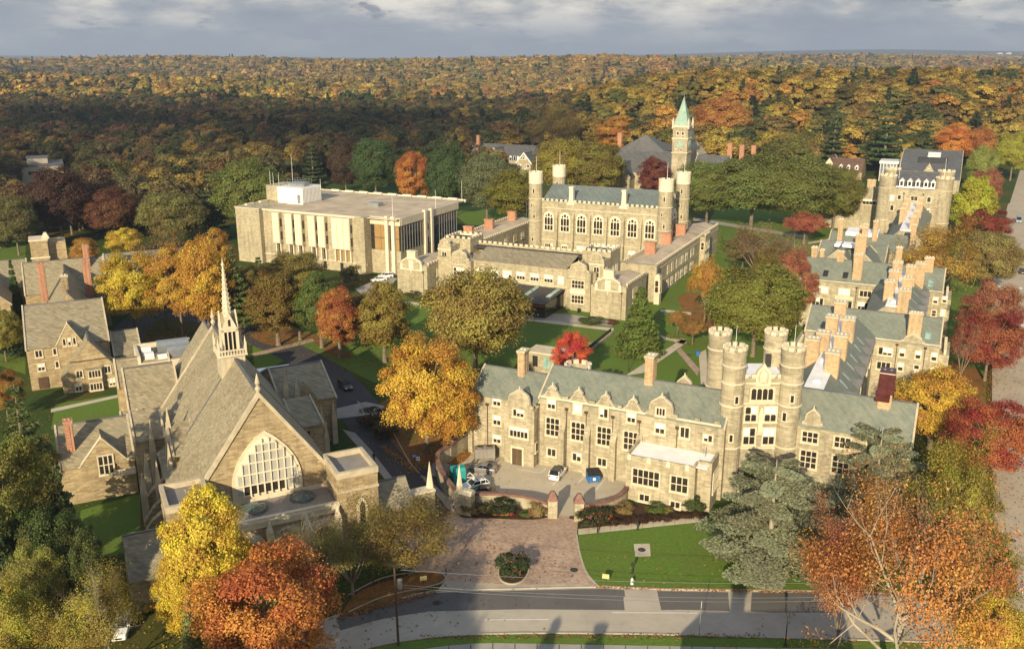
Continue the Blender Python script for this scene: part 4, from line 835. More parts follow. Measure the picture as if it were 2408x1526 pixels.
# entrance range with its long green roof
B.part('wall', MB().box(-132, -83, 226, 238, 0, 10.6), 'stone_grey')
q = MB(); q.prisma([(225.6, 10.5), (234.4, 12.7), (234.4, 12.95), (225.6, 10.75)], -119.9, -91.4); B.part('roof', q, 'slate_brown')
q = MB(); q.box(-127, -84, 234.4, 238, 12.3, 12.6); B.part('flat_roof', q, 'roof_dark'); B.part('wall', MB().box(-127, -84, 238, 238.6, 0, 12.6), 'stone_grey'); B.crenels((-126.4, 238.2), (-90, 238.2), 12.5, 1.0, .7, .6, wall='stone_grey')
for a in (-118.9, -114.7, -110.6, -106.4, -102.2, -98, -93.9): B.window(a, 226, 6.5, 2.5 if a < -94.5 else 1.6, 2.0, 3 if a < -94.5 else 2, 2, True, blind=.9)
q = MB(); q.box(-120, -91, 225.85, 226, 5.6, 5.85).box(-120, -91, 225.8, 226, 10.3, 10.5); B.part('string_course', q, 'limestone')
for a0, a1 in ((-127.2, -119.9), (-90.9, -83.8)):   # gabled bays
    m = (a0 + a1) / 2; B.part('bay', MB().box(a0, a1, 224, 226, 0, 10.6), 'stone_grey'); wall_gable(B, m, 224.1, 10.5, 6.2, 2.9, 'curve', 'slate_brown', 4, 'stone_grey')
    B.window(m - 1.75, 224, 6.3, 3.5, 2.1, 4, 2, True, blind=.5); B.window(m - 1.75, 224, 2.2, 3.5, 2.1, 4, 2, True, blind=.1)
    B.part('panel', MB().box(m - 2.2, m + 2.2, 223.8, 224, 4.7, 5.9), 'limestone_pale')
    q = MB(); q.box(m - 2.4, m + 2.4, 223.75, 224, 9.2, 9.4)
    for j in range(5): q.box(m - 2.0 + j, m - 1.85 + j, 223.7, 224, 9.4, 9.9)
    B.part('string_course', q, 'limestone')
for a0, a1, b0 in ((-132.1, -127.9, 227), (-85.4, -81.2, 227)):   # small curly towers
    B.part('tower', MB().box(a0, a1, b0, b0 + 6, 0, 13.6), 'stone_grey'); m = (a0 + a1) / 2; B.window(m - .75, b0, 9.0, 1.5, 2.9, 2, 2, True, blind=0); B.window(m - .75, b0, 4.4, 1.5, 1.8, 2, 1, True)
    for f, (x, y) in (('F', (m, b0 + .1)),):
        wall_gable(B, m, b0 + .1, 13.4, 3.9, 2.3, 'curve', 'roof_dark', .6, 'stone_grey')
    B.part('string_course', MB().box(a0 - .12, a1 + .12, b0 - .12, b0, 12.4, 12.75), 'limestone'); B.window(a1, b0 + 1.4, 9, 1.0, 2.6, 1, 2, True, face='R')
for a0, a1 in ((-132.6, -124.5), (-89.6, -81.4)):   # flat roofed corner towers
    B.part('tower', MB().box(a0, a1, 232.6, 240.8, 0, 14.3), 'stone_grey'); B.part('flat_roof', MB().box(a0 + .4, a1 - .4, 233, 240.4, 14.3, 14.45), 'roof_dark')
    for p0, p1 in (((a0, 232.8), (a1, 232.8)), ((a1 - .2, 232.8), (a1 - .2, 240.6)), ((a0, 240.6), (a1, 240.6)), ((a0 + .2, 232.8), (a0 + .2, 240.6))): B.crenels(p0, p1, 14.3, .9, .7, .6, wall='stone_grey', single=p0[1] < 240)
for k in range(5): B.part('roof_duct', MB().cyl(-87.5 + k * 1.1, 236 + (k % 2) * 2, 14.45, 15.2, .4, .4, 8), 'metal_grey')
for b0 in (234, 237): B.window(-81.4, b0, 7.5, 1.3, 3.2, 1, 1, True, face='R')
for a0, a1, s in ((-141.5, -131.5, 219.5), (-82.3, -72.6, 220.5)):   # end pavilions with scrolled gables
    B.part('wall', MB().box(a0, a1, s, s + 17, 0, 8.6), 'stone_grey'); m = (a0 + a1) / 2 - .1
    B.part('roof', MB().prismb([(a0 + .4, 8.5), (a1 - .4, 8.5), (a1 - .4, 8.65), (m, 9.6), (a0 + .4, 8.65)], s + .4, s + 17), 'roof_gravel')
    B.crenels((a1 - .2, s + 1), (a1 - .2, s + 17), 8.5, .8, .7, .6, wall='stone_grey')
    P = [(m - 3.4, 7.6), (m + 3.4, 7.6), (m + 3.4, 8.9), (m + 3.2, 9.7), (m + 2.5, 10.3), (m + 1.9, 10.5), (m + 1.5, 10.9), (m - 1.5, 10.9), (m - 1.9, 10.5), (m - 2.5, 10.3), (m - 3.2, 9.7), (m - 3.4, 8.9)]
    B.part('gable', MB().prismb(P, s - .1, s + .5), 'stone_grey')
    q = MB(); q.box(m - 3.7, m + 3.7, s - .3, s, 7.35, 7.65)
    for i in range(2, 11): p0, p1 = P[i], P[i + 1]; q.prismb([(p0[0], p0[1] - .3), (p1[0], p1[1] - .3), (p1[0], p1[1] + .15), (p0[0], p0[1] + .15)], s - .28, s + .55)
    q.box(m - .75, m + .75, s - .25, s, 7.7, 10.3).cyl(m, s - .15, 6.2, 7.3, .1, .5, 8).box(m - 3.6, m - 2.9, s - .2, s, 7.65, 9.2).box(m + 2.9, m + 3.6, s - .2, s, 7.65, 9.2); B.part('scrollwork', q, 'limestone_pale')
    B.part('chimney', MB().box(m - 1.4, m + 1.4, s - .05, s + 1.3, 10.7, 12.9).box(m - 1.5, m + 1.5, s - .15, s + 1.4, 12.7, 12.95), 'limestone')
    B.window(a1, s + 5.5, 5.0, 3.2, 2.1, 4, 1, face='R', blind=.3); B.window(a1, s + 5.5, .9, 3.2, 2.4, 4, 1, face='R', blind=.3); downpipe(B, a1 - 1.2, s, 7)
# glass entrance pavilion
q = MB(); q.prisma([(211.6, 4.0), (226, 4.9), (226, 5.1), (211.6, 4.25)], -112, -91.8); B.part('pavilion_roof', q, 'roof_dark')
for a in (-105.9, -99.6, -93.3): B.part('skylight', MB().prisma([(217.5, 4.55), (224.8, 5.05), (224.8, 5.25), (217.5, 4.8)], a - .6, a + .6), 'glass_green')
B.part('pavilion_glass', MB().box(-111.6, -92.2, 213.2, 225.9, 0, 4.0), 'glass')
q = MB()
for k in range(11): q.box(-111.6 + k * 1.94 - .06, -111.6 + k * 1.94 + .06, 213.05, 213.2, 0, 4.0)
q.box(-111.8, -92, 212.4, 212.7, 3.4, 3.6); B.part('mullion', q, 'metal_dark'); B.part('canopy_rail', MB().box(-111.8, -92, 211.9, 212.1, 3.45, 3.65), 'sign_red')

# ---- modern library
B = Bld('modern_library', 'boxy modern library of stone and pale concrete panels with a flat gravel roof', 'building', -180, 255)
T = 18.0
q = MB(); q.box(-213.6, -203.6, 234.4, 281, 0, T).box(-203.6, -164.9, 236.2, 281, 0, T - .5).box(-166.6, -163.2, 235.2, 240, 0, T).box(-163.3, -152.4, 239.0, 276, 0, 7.6); B.part('wall', q, 'stone_grey')
B.part('wall', MB().box(-163.5, -152.8, 239.4, 275, 7.6, 15.7), 'roof_dark')
q = MB(); q.box(-213.2, -152.3, 237, 280.6, T - .4, T - .1); B.part('roof', q, 'roof_gravel')
q = MB(); q.box(-163.4, -152.2, 238.6, 239.3, 15.7, T + .1).box(-152.8, -152.1, 239.3, 276, 15.7, T + .1).box(-214, -151.9, 280.6, 281.3, T - .6, T + .3).box(-203.6, -164.8, 235.9, 236.4, T - .5, T + .1).box(-213.8, -203.5, 234.2, 234.7, T, T + .25).box(-213.9, -213.4, 234.4, 281, T, T + .3)
B.part('fascia', q, 'concrete_panel')
for k in range(9): B.part('roof_block', MB().box(-208 + k * 6.2, -204.5 + k * 6.2, 279.8, 280.6, T + .02, T + .7), 'limestone_pale')
for k in range(6): B.part('roof_block', MB().box(-213.5, -212.6, 239 + k * 7, 242.6 + k * 7, T + .02, T + .6), 'limestone_pale')
# projecting concrete boxes
for a, w, n in ((-198.6, 2.8, 1), (-193.4, 2.8, 1), (-189.6, 2.8, 1), (-184.3, 2.8, 1), (-180.5, 2.8, 1), (-175.1, 6.9, 3)):
    B.part('panel', MB().box(a, a + w, 234.5, 236.2, 7.4, 17.4), 'concrete_panel')
    for i in range(n):
        for z0, z1 in ((7.7, 11.8), (12.1, 15.9), (16.15, 17.2)): B.part('panel', MB().box(a + i * w / n + .2, a + (i + 1) * w / n - .2, 234.36, 234.5, z0, z1), 'limestone_pale')
    for z0, z1 in ((8.6, 11.2), (12.8, 15.4)): B.part('pane', MB().box(a + w, a + w + .05, 235.0, 235.8, z0, z1), 'glass')
    for i in range(max(2, n + 1)): x = a + .5 + i * (w - 1.0) / max(1, n); B.part('fin', MB().box(x - .2, x + .2, 235.2, 236.2, 3.4, 7.4), 'limestone_pale')
    for i in range(max(1, n)): x = a + .9 + i * (w - 1.0) / max(1, n); B.part('pane', MB().box(x, x + (w - 1.0) / max(1, n) - .7, 236.0, 236.2, 3.5, 7.2), 'curtain' if n == 3 else 'glass')
B.part('string_course', MB().box(-203.6, -163, 235.9, 236.2, 3.0, 3.3), 'limestone')
for a in (-180, -173.5, -167.4): B.part('pane', MB().box(a, a + 1.1, 236.05, 236.2, .2, 2.7), 'glass')
# glazed corner
for a0, a1, m in ((-163.2, -162.0, 'glass'), (-161.9, -159.6, 'curtain'), (-159.5, -157.4, 'curtain'), (-156.2, -155.2, 'glass'), (-154.0, -152.9, 'curtain')):
    for z0, z1 in ((7.7, 11.4), (11.6, 15.6)): B.part('pane', MB().box(a0, a1, 238.95, 239.15, z0, z1), m)
for i in range(8):
    for z0, z1 in ((7.7, 11.4), (11.6, 15.6)): B.part('pane', MB().box(-152.5, -152.35, 239.4 + i * 1.64, 240.94 + i * 1.64, z0, z1), 'glass' if i < 7 else 'curtain')
for i in range(9):
    for z0, z1 in ((4.2, 8.0), (8.2, 11.8), (12.0, 15.6)): B.part('pane', MB().box(-152.5, -152.35, 259.6 + i * 1.68, 261.18 + i * 1.68, z0, z1), 'glass')
for i in range(9): B.part('mullion', MB().box(-152.35, -152.2, 239.32 + i * 1.64, 239.4 + i * 1.64, 7.6, 15.7), 'metal_grey')
for i in range(10): B.part('mullion', MB().box(-152.35, -152.2, 259.5 + i * 1.68, 259.58 + i * 1.68, 4.2, 15.7), 'metal_grey')
for a, b in ((-156.8, 238.4), (-154.5, 238.4)): B.part('pier', MB().box(a - .55, a + .55, b - .6, b + .6, 0, T + .6), 'limestone_pale')
for b in (253.6, 257.6): B.part('pier', MB().box(-152.8, -151.7, b - .6, b + .6, 0, T + .6), 'limestone_pale')
B.part('wall', MB().box(-153.6, -152.4, 254.2, 257, 0, T - .2), 'concrete_panel')
for z in (3, 7.5, 12): B.part('pane', MB().box(-152.4, -152.3, 255.0, 256.2, z, z + 2.0), 'glass')
# roof plant
q = MB(); q.box(-215.0, -207.6, 252, 262, T - 2, 23.2); B.part('stair_tower', q, 'stone_grey')
pl = B.part('plant_room', MB().box(-207.6, -197.2, 249, 259.5, T - .2, 23.4), 'metal_white')
for i in range(14): B.part('rib', MB().box(-197.2, -197.05, 249.2 + i * .75, 249.45 + i * .75, T + .3, 23.3), 'metal_white', pl)
B.part('plant_door', MB().box(-199.2, -198.0, 248.85, 249, T + .2, T + 3.2), 'metal_grey', pl)
q = MB()
for i in range(7):
    for j in (0, 1): q.cyl(-205.5 + i * 1.2, 252 + j * 4, 23.4, 25.8, .05, None, 5)
for z in (24.6, 25.7):
    for j in (0, 1): q.tube((-205.5, 252 + j * 4, z), (-198.3, 252 + j * 4, z), .05)
B.part('rail', q, 'metal_grey', pl); q = MB(); q.box(-205, -199, 252.5, 255.5, 23.4, 24.6); B.part('cooling_unit', q, 'metal_grey', pl)
B.part('vent_box', MB().box(-176, -171.5, 256, 259, T - .1, T + 1.1), 'metal_grey')
for a, b, z0, h in ((-208, 258, 23, 10.5), (-214.6, 254, 23, 5), (-212.4, 253, 23, 4.5), (-210, 253, 23, 4.5), (-155.6, 240, T, 7), (-153, 262, T, 6), (-152.4, 279, T, 7), (-196.8, 258.8, T + 4, 3.5)): B.part('mast', MB().cyl(a, b, z0, z0 + h, .07, .04, 5), 'metal_white')

# ---- chapel-like auditorium with a stone fleche
B = Bld('auditorium', 'gothic auditorium with steep slate roof, huge pointed window and slender stone spire', 'building', 21, 135, 'L')
RA_, RZ, SL = 21.2, 22.0, 1.38
def slope(a): return RZ - abs(a - RA_) * SL
q = MB(); q.prismb([(11.8, 0), (30.6, 0), (30.6, slope(30.6)), (RA_, RZ), (11.8, slope(11.8))], 119.5, 156); B.part('wall', q, 'stone_warm')
q = MB(); t = .3
for s in (-1, 1):
    e = RA_ + s * 10.4; P = [(e, slope(e)), (RA_, RZ), (RA_, RZ + t + .1), (e, slope(e) + t + .1)]
    q.prismb(P if s > 0 else P[::-1], 120.1, 155.8)
rf = B.part('roof', q, 'slate_brown')
q = MB()
for b, w in ((119.6, .7), (156.0, .7)):   # raised gable copings
    q.prismb([(RA_ - 9.6, slope(RA_ - 9.6) - .3), (RA_, RZ - .1), (RA_ + 9.6, slope(RA_ + 9.6) - .3), (RA_ + 9.6, slope(RA_ + 9.6) + .55), (RA_, RZ + .7), (RA_ - 9.6, slope(RA_ - 9.6) + .55)], b - w / 2, b + w / 2)
B.part('coping', q, 'coping_stone')
q = MB()
for s in (-1, 1): q.prismb([(RA_ + s * 2.3, slope(RA_ + 2.3) + .3), (RA_ + s * 9.8, slope(RA_ + 9.8) + .3), (RA_ + s * 9.8, slope(RA_ + 9.8) + .55), (RA_ + s * 2.3, slope(RA_ + 2.3) + .55)], 136.4, 136.8)
q.box(RA_ - .2, RA_ + .2, 120, 156, RZ + .3, RZ + .55); B.part('roof_rib', q, 'lead_grey')
for b in (119.6, 156.0): B.part('finial', MB().lathe(RA_, b, [(.3, RZ + .7), (.42, RZ + 1.1), (.2, RZ + 1.5), (.36, RZ + 1.9), (.05, RZ + 3.2)], 8), 'coping_stone')
# great west window
WA, WW, WB, WS, WT = 21.45, 8.6, 7.9, 9.4, 16.5
def pointed(u):   # half width of the opening at height z
    return WW / 2 if u <= WS else WW / 2 * max(0, 1 - ((u - WS) / (WT - WS)) ** 2.05) ** .93 
zs_ = [WS + (WT - WS) * i / 10 for i in range(11)]
out = lambda m: [(WA - WW / 2 - m, WB - m), (WA + WW / 2 + m, WB - m)] + [(WA + pointed(z) + m * (1 - (z - WS) / (WT - WS) * .6), z + m * (z - WS) / (WT - WS)) for z in zs_] + [(WA - pointed(z) - m * (1 - (z - WS) / (WT - WS) * .6), z + m * (z - WS) / (WT - WS)) for z in zs_[::-1][1:]]
wo = B.part('window', MB().prismb(out(.5), 119.22, 119.5), 'limestone')
B.part('lattice', MB().prismb(out(0), 119.12, 119.3), 'limestone_pale', wo)
NC, NR = 9, 6; zr_ = [WB + .1, 9.6, 11.2, 12.8, 14.2, 15.4, 16.5]
bars = MB()
for i in range(1, NC):
    x = WA - WW / 2 + i * WW / NC; zt_ = next((z for z in np.linspace(WT, WB, 80) if pointed(z) > abs(x - WA)), WB); bars.box(x - .09, x + .09, 118.8, 119.14, WB, zt_)
for z in zr_[1:-1]: bars.box(WA - pointed(z), WA + pointed(z), 118.84, 119.14, z - .1, z + .1)
B.part('mullion', bars, 'limestone_pale', wo)
for j in range(NR):
    for i in range(NC):
        x0 = WA - WW / 2 + i * WW / NC + .13; x1 = x0 + WW / NC - .26; hw = pointed(zr_[j + 1]); 
        x0c, x1c = max(x0, WA - hw + .1), min(x1, WA + hw - .1)
        if x1c - x0c < .2: continue
        B.part('pane', MB().box(x0c, x1c, 119.02, 119.12, zr_[j] + .15, zr_[j + 1] - .18), 'glass' if (j == 0 and 1 <= i <= 6) else 'leaded_glass', wo)
# porch between the towers
q = MB(); q.box(13, 29.6, 113.2, 119.5, 0, 6.8); B.part('porch_wall', q, 'stone_warm')
B.part('porch_roof', MB().box(13.1, 29.5, 113.7, 119.4, 6.8, 6.95), 'roof_grey')
q = MB(); q.box(12.9, 29.7, 112.9, 113.5, 6.0, 7.4).box(12.9, 29.7, 112.8, 112.9, 6.7, 7.0).box(13, 29.6, 119.2, 119.45, 6.95, 7.5); B.part('frieze', q, 'limestone')
for x, y in ((19.0, 116.6), (25.6, 117.2)):   # faceted glass domes
    d = B.part('dome_kerb', MB().cyl(x, y, 6.95, 7.4, 1.75, None, 10), 'lead_grey'); dm = MB(); dm.cyl(x, y, 7.4, 7.95, 1.6, .15, 10); B.part('dome', dm, 'glass_dome', d)
    q = MB()
    for i in range(10): t_ = 2 * math.pi * i / 10; q.tube((x + 1.62 * math.cos(t_), y + 1.62 * math.sin(t_), 7.42), (x + .15 * math.cos(t_), y + .15 * math.sin(t_), 8.0), .03, None, 4)
    q.cyl(x, y, 7.9, 8.6, .05, .02, 5); B.part('dome_rib', q, 'metal_grey', d)
for x in (17.2, 22.6, 27.4):   # doorways with nested mouldings
    for k, (w, h) in enumerate(((2.6, 5.4), (2.1, 4.9), (1.6, 4.4))):
        P = [(x - w, 0), (x + w, 0), (x + w, h - w * 1.1)] + [(x + w * math.cos(t_) ** .9, h - w * 1.1 + w * 1.1 * math.sin(t_)) for t_ in (.5, .9, 1.25)] + [(x, h)] + [(x - w * math.cos(t_) ** .9, h - w * 1.1 + w * 1.1 * math.sin(t_)) for t_ in (1.25, .9, .5)] + [(x - w, h - w * 1.1)]
        B.part('door_moulding' if k < 2 else 'door', MB().prismb(P, 112.8 - k * .0 - .12 * (k == 2) + .06 * k - .3 * (k == 0) - .34 * (k == 1) - .3 * (k == 2), 113.2), 'limestone' if k < 2 else 'wood_red')
for x in (14.0, 20.0, 25.0, 29.2):
    q = MB(); q.box(x - .4, x + .4, 111.8, 113.2, 0, 5.6).taper(x - .4, x + .4, 111.8, 112.7, 5.6, 7.2, .38, .42); B.part('buttress', q, 'limestone')
# flanking towers
for k, (a0, a1) in enumerate(((7.6, 13.1), (29.6, 35.3))):
    B.part('tower', MB().box(a0, a1, 113, 120.2, 0, 10.7), 'stone_warm')
    q = MB(); w = .42
    for (x0, x1, y0, y1) in ((a0 - .1, a1 + .1, 112.9, 113 + w), (a0 - .1, a1 + .1, 120.2 - w, 120.3), (a0 - .1, a0 + w, 113 + w, 120.2 - w), (a1 - w, a1 + .1, 113 + w, 120.2 - w)): q.box(x0, x1, y0, y1, 10.7, 11.6)
    B.part('parapet', q, 'coping_stone'); B.part('flat_roof', MB().box(a0 + w, a1 - w, 113 + w, 120.2 - w, 10.7, 10.85), 'roof_grey')
    q = MB(); q.box(a0 - .1, a1 + .1, 112.86, 113, 8.6, 8.9).box(a0 - .1, a0, 113, 120, 8.6, 8.9).box(a1, a1 + .1, 113, 120, 8.6, 8.9); B.part('string_course', q, 'coping_stone')
    m = (a0 + a1) / 2 + .4
    P = [(m - .75, 3.0), (m + .75, 3.0), (m + .75, 6.2), (m + .45, 7.0), (m, 7.5), (m - .45, 7.0), (m - .75, 6.2)]
    w_ = B.part('window', MB().prismb(P, 112.82, 113), 'limestone'); P = [(m - .36, 3.5), (m + .36, 3.5), (m + .36, 6.2), (m, 7.0), (m - .36, 6.2)]; B.part('pane', MB().prismb(P, 112.74, 112.86), 'glass', w_)
    for x in (a0 - .1, a1 - .6) if k == 0 else (a1 - .1,):
        B.part('pinnacle', MB().cyl(x + .3, 112.6, 0, 3.0, .95, .95, 6).cyl(x + .3, 112.6, 3.0, 5.4, 1.0, .08, 6), 'coping_stone')
# spire
CX, CY = 20.85, 137.9; kids0 = set(B.root.children)
B.part('spire_base', MB().box(CX - 2.25, CX + 2.25, CY - 2.3, CY + 2.3, 13, 22.9), 'ashlar')
q = MB(); q.box(CX - 2.7, CX + 2.7, CY - 2.75, CY + 2.75, 22.9, 23.15)
for k in range(10):
    for (x, y) in ((CX - 2.45 + k * .545, CY - 2.6), (CX + 2.5, CY - 2.5 + k * .545), (CX - 2.5, CY - 2.5 + k * .545)): q.box(x - .09, x + .09, y - .09, y + .09, 23.15, 23.75)
for (x0, x1, y0, y1) in ((CX - 2.6, CX + 2.6, CY - 2.7, CY - 2.5), (CX - 2.6, CX + 2.6, CY + 2.5, CY + 2.7), (CX - 2.6, CX - 2.4, CY - 2.5, CY + 2.5), (CX + 2.4, CX + 2.6, CY - 2.5, CY + 2.5)): q.box(x0, x1, y0, y1, 23.75, 23.95)
B.part('balustrade', q, 'limestone')
q = MB()
for sx in (-1, 1):
    for sy in (-1, 1):
        q.box(CX + sx * 1.3 - .25, CX + sx * 1.3 + .25, CY + sy * 1.3 - .25, CY + sy * 1.3 + .25, 23.1, 27.0); q.box(CX + sx * 2.45 - .18, CX + sx * 2.45 + .18, CY + sy * 2.5 - .18, CY + sy * 2.5 + .18, 23.1, 25.0); q.cyl(CX + sx * 2.45, CY + sy * 2.5, 25.0, 25.9, .2, .02, 4)
for o in (-.5, .5):
    for s in (-1, 1): q.box(CX + o * .8 - .1, CX + o * .8 + .1, CY + s * 1.35 - .13, CY + s * 1.35 + .13, 23.1, 26.6); q.box(CX + s * 1.35 - .13, CX + s * 1.35 + .13, CY + o * .8 - .1, CY + o * .8 + .1, 23.1, 26.6)
q.box(CX - 1.55, CX + 1.55, CY - 1.55, CY + 1.55, 26.5, 26.9); B.part('belfry', q, 'limestone')
B.part('louvre', MB().box(CX - .95, CX + .95, CY - .95, CY + .95, 23.1, 26.5), 'metal_dark')
q = MB()
for s in (-1, 1): q.prismb([(CX - 1.4, 26.9), (CX + 1.4, 26.9), (CX, 29.6)], CY + s * 1.5 - .12, CY + s * 1.5 + .12); q.prisma([(CY - 1.4, 26.9), (CY + 1.4, 26.9), (CY, 29.6)], CX + s * 1.5 - .12, CX + s * 1.5 + .12)
g = B.part('gablet', q, 'limestone'); B.part('pane', MB().box(CX - .22, CX + .22, CY - 1.68, CY - 1.6, 27.4, 28.4), 'glass', g)
q = MB(); q.prismb([(CX - 1.3, 26.9), (CX + 1.3, 26.9), (CX, 29.3)], CY - 1.38, CY + 1.38); q.prisma([(CY - 1.3, 26.9), (CY + 1.3, 26.9), (CY, 29.3)], CX - 1.38, CX + 1.38); B.part('gablet_roof', q, 'slate_brown')
sp = B.part('spire', MB().cyl(CX, CY, 27.2, 36.6, .98, .13, 8).cyl(CX, CY, 36.4, 36.7, .3, .3, 8).cyl(CX, CY, 36.7, 37.6, .16, .02, 6), 'limestone')
q = MB()
for i in range(8):
    t_ = 2 * math.pi * i / 8
    for k in range(11): f = k / 11; r = .95 * (1 - f) + .15 * f; q.box(CX + r * math.cos(t_) - .09, CX + r * math.cos(t_) + .09, CY + r * math.sin(t_) - .09, CY + r * math.sin(t_) + .09, 28.5 + f * 7.8, 28.65 + f * 7.8)
B.part('crocket', q, 'limestone', sp)
for o in set(B.root.children) - kids0:      # the fleche is slighter than its parts were laid out
    for me in [o.data] + [c.data for c in o.children]:
        for v in me.vertices: v.co.x = (CX - 21) + (v.co.x - (CX - 21)) * .8; v.co.y = (CY - 135) + (v.co.y - (CY - 135)) * .8
# stage end and side wings
gabled(B, 14.0, 28.4, 156.4, 168.2, 9.6, 20.0, 'b', 'stone_warm', 'slate_brown', coping=False)
gabled(B, 6.6, 15, 157.6, 171.6, 8.0, 14.0, 'a', 'stone_warm', 'slate_brown', oh=.3); gabled(B, 5.8, 15, 169, 176.5, 9.6, 13.4, 'a', 'stone_warm', 'slate_brown')
q = MB(); q.box(9.7, 19.8, 171.5, 180, 0, 12.6).box(9.7, 19.8, 179.5, 180, 12.6, 13.9).box(9.7, 10.2, 171.5, 179.5, 12.6, 13.9); B.part('plant_court_wall', q, 'limestone')
B.part('flat_roof', MB().box(10.2, 19.8, 171.6, 179.5, 12.6, 12.7), 'roof_grey')
for x, y, w, d, h in ((16.4, 177.2, 5.6, 2.6, 2.0), (17.0, 173.8, 4.0, 2.4, 1.8), (11.6, 176.8, 1.6, 2.4, 1.4), (11.8, 173.4, 1.6, 2.6, 1.2), (14.0, 172.4, 1.6, 1.0, .9)):
    q = MB(); q.prisma([(y - d / 2, 12.7), (y + d / 2, 12.7), (y + d / 2, 12.7 + h * .7), (y + d * .25, 12.7 + h), (y - d * .25, 12.7 + h), (y - d / 2, 12.7 + h * .7)], x - w / 2, x + w / 2); B.part('air_handler', q, 'metal_grey' if w > 3 else 'metal_white')
def transept(a0, a1, bf, bt, zf, zt):
    B.part('wall', MB().prisma([(bf, 0), (bt, 0), (bt, zt), (bf, zf)], a0, a1), 'stone_warm'); B.part('roof', MB().prisma([(bf - .3, zf - .1), (bt, zt + .02), (bt, zt + .25), (bf - .3, zf + .15)], a0 + .1, a1 - .1), 'slate_brown')
    q = MB()
    for a in (a0, a1): q.prisma([(bf - .4, zf - .3), (bt, zt + .1), (bt, zt + .45), (bf - .4, zf + .4)], a - .15, a + .15)
    B.part('coping', q, 'coping_stone')
transept(6.2, 10.6, 142.4, 147.6, 9.2, 12.2); transept(10.8, 14.2, 133.5, 139.4, 9.6, 12.4); transept(5.2, 7.8, 148, 157, 5.5, 9.0); transept(29.8, 34.2, 137.6, 145.4, 9.0, 11.0)
B.part('window', MB().box(31.0, 32.0, 137.4, 137.6, 5.4, 8.2), 'glass')
for a, b, zb, zt_ in ((11.0, 138.8, 8, 15.5), (10.4, 136.2, 5, 13.4), (10.2, 133.2, 4, 12), (8.6, 141.6, 4, 13), (8.2, 131, 3, 10.5), (7.2, 137.5, 3, 9.5), (6.2, 133, 2, 8.2), (36.4, 147, 2, 8.6), (38.6, 152.4, 2, 9.0), (39.2, 149.6, 2, 8.2), (35.6, 141.6, 2, 8), (31.6, 152, 8, 14.5), (33.4, 151.4, 7, 12.8)):
    q = MB(); q.box(a - .45, a + .45, b - .45, b + .45, 0, zb + (zt_ - zb) * .45).cyl(a, b, zb + (zt_ - zb) * .45, zt_, .62, .03, 4, math.pi / 4); B.part('pinnacle', q, 'coping_stone')
for a, b, l_ in ((8.6, 128, 3.2), (8.2, 124, 3.4), (8.8, 133.8, 2.8)):
    q = MB(); q.prismb([(a - l_ / 2 - 1.4, 0), (a + l_ / 2 + 1.4, 0), (a + l_ / 2 + 1.4, 8.4), (a - l_ / 2, 5.0), (a - l_ / 2 - 1.4, 3.0)], b - .5, b + .5); B.part('flying_buttress', q, 'stone_warm')
B.part('aisle_wall', MB().box(9.4, 12, 120.2, 143, 0, 7.2), 'stone_warm'); B.part('aisle_roof', MB().prismb([(9.1, 7.1), (12, 8.6), (12, 8.8), (9.1, 7.4)], 120.2, 143), 'slate_brown')
gabled(B, 30.4, 40, 150.4, 168.6, 8.3, 12.0, 'a', 'stone_warm', 'slate_brown')
q = MB(); q.prismb([(34.0, 8.0), (36.6, 8.0), (36.6, 9.0), (35.3, 10.9), (34.0, 9.0)], 150.2, 154); g = B.part('dormer', q, 'stone_warm'); B.part('pane', MB().box(34.9, 35.7, 150.1, 150.2, 8.3, 9.4), 'glass', g)
B.part('flat_roof', MB().box(30, 37.6, 168.6, 176, 0, 7.0), 'roof_white')
# low west wing with gable and red window
gabled(B, -4.5, 6.0, 144.5, 159, 6.0, 10.2, 'a', 'stone_warm', 'slate_brown')
g = wall_gable(B, 1.6, 144.4, 5.6, 7.2, 4.4, 'plain', 'slate_brown', 6.5, 'stone_warm'); B.window(.9, 144.25, 4.2, 2.0, 3.0, 3, 2, blind=0, mull=.16)
q = MB(); q.box(3.0, 5.9, 143.0, 144.3, 3.9, 4.1)
for k in range(8): q.box(3.05 + k * .4, 3.2 + k * .4, 143.0, 143.15, 4.1, 4.8)
q.box(3.0, 5.9, 142.95, 143.2, 4.8, 4.95); B.part('balcony', q, 'limestone')
B.chimney(-2.6, 147.6, 6.5, 12.6, 1.0, 1.3, 'brick_red', cap='brick_red')
# slate roofed lodge at the street corner and the one beside the gate
gabled(B, 2.2, 7.7, 109.5, 118.6, 4.4, 8.2, 'a', 'stone_warm', 'slate_brown', coping=False); gabled(B, 35.4, 41, 114.5, 121.0, 4.0, 6.6, 'a', 'stone_warm', 'slate_brown', coping=False)

# ---- gateway beside the auditorium: arch pier and spiked piers
B = Bld('gateway', 'small stone gateway with pointed side arch and tall stone spike beside the drive', 'gateway', 43, 117, 'L')
q = MB(); q.box(41.2, 42.4, 116.2, 117.6, 0, 4.2).box(43.8, 45.0, 116.2, 117.6, 0, 4.2).prismb([(42.4, 2.2), (42.6, 2.9), (43.1, 3.5), (43.6, 2.9), (43.8, 2.2), (43.8, 4.2), (42.4, 4.2)], 116.2, 117.6); B.part('wall', q, 'stone_grey')
B.part('arch_trim', MB().prismb([(42.3, 2.1), (42.5, 3.0), (43.1, 3.75), (43.7, 3.0), (43.9, 2.1), (44.05, 2.1), (43.85, 3.1), (43.1, 4.0), (42.35, 3.1), (42.15, 2.1)], 116.05, 116.25), 'limestone')
for k in range(4):
    for j in range(2): B.part('coping_stone', MB().box(41.1 + k * .99, 42.07 + k * .99, 116.0 + j * .92, 116.9 + j * .92, 4.2, 4.5), 'limestone')
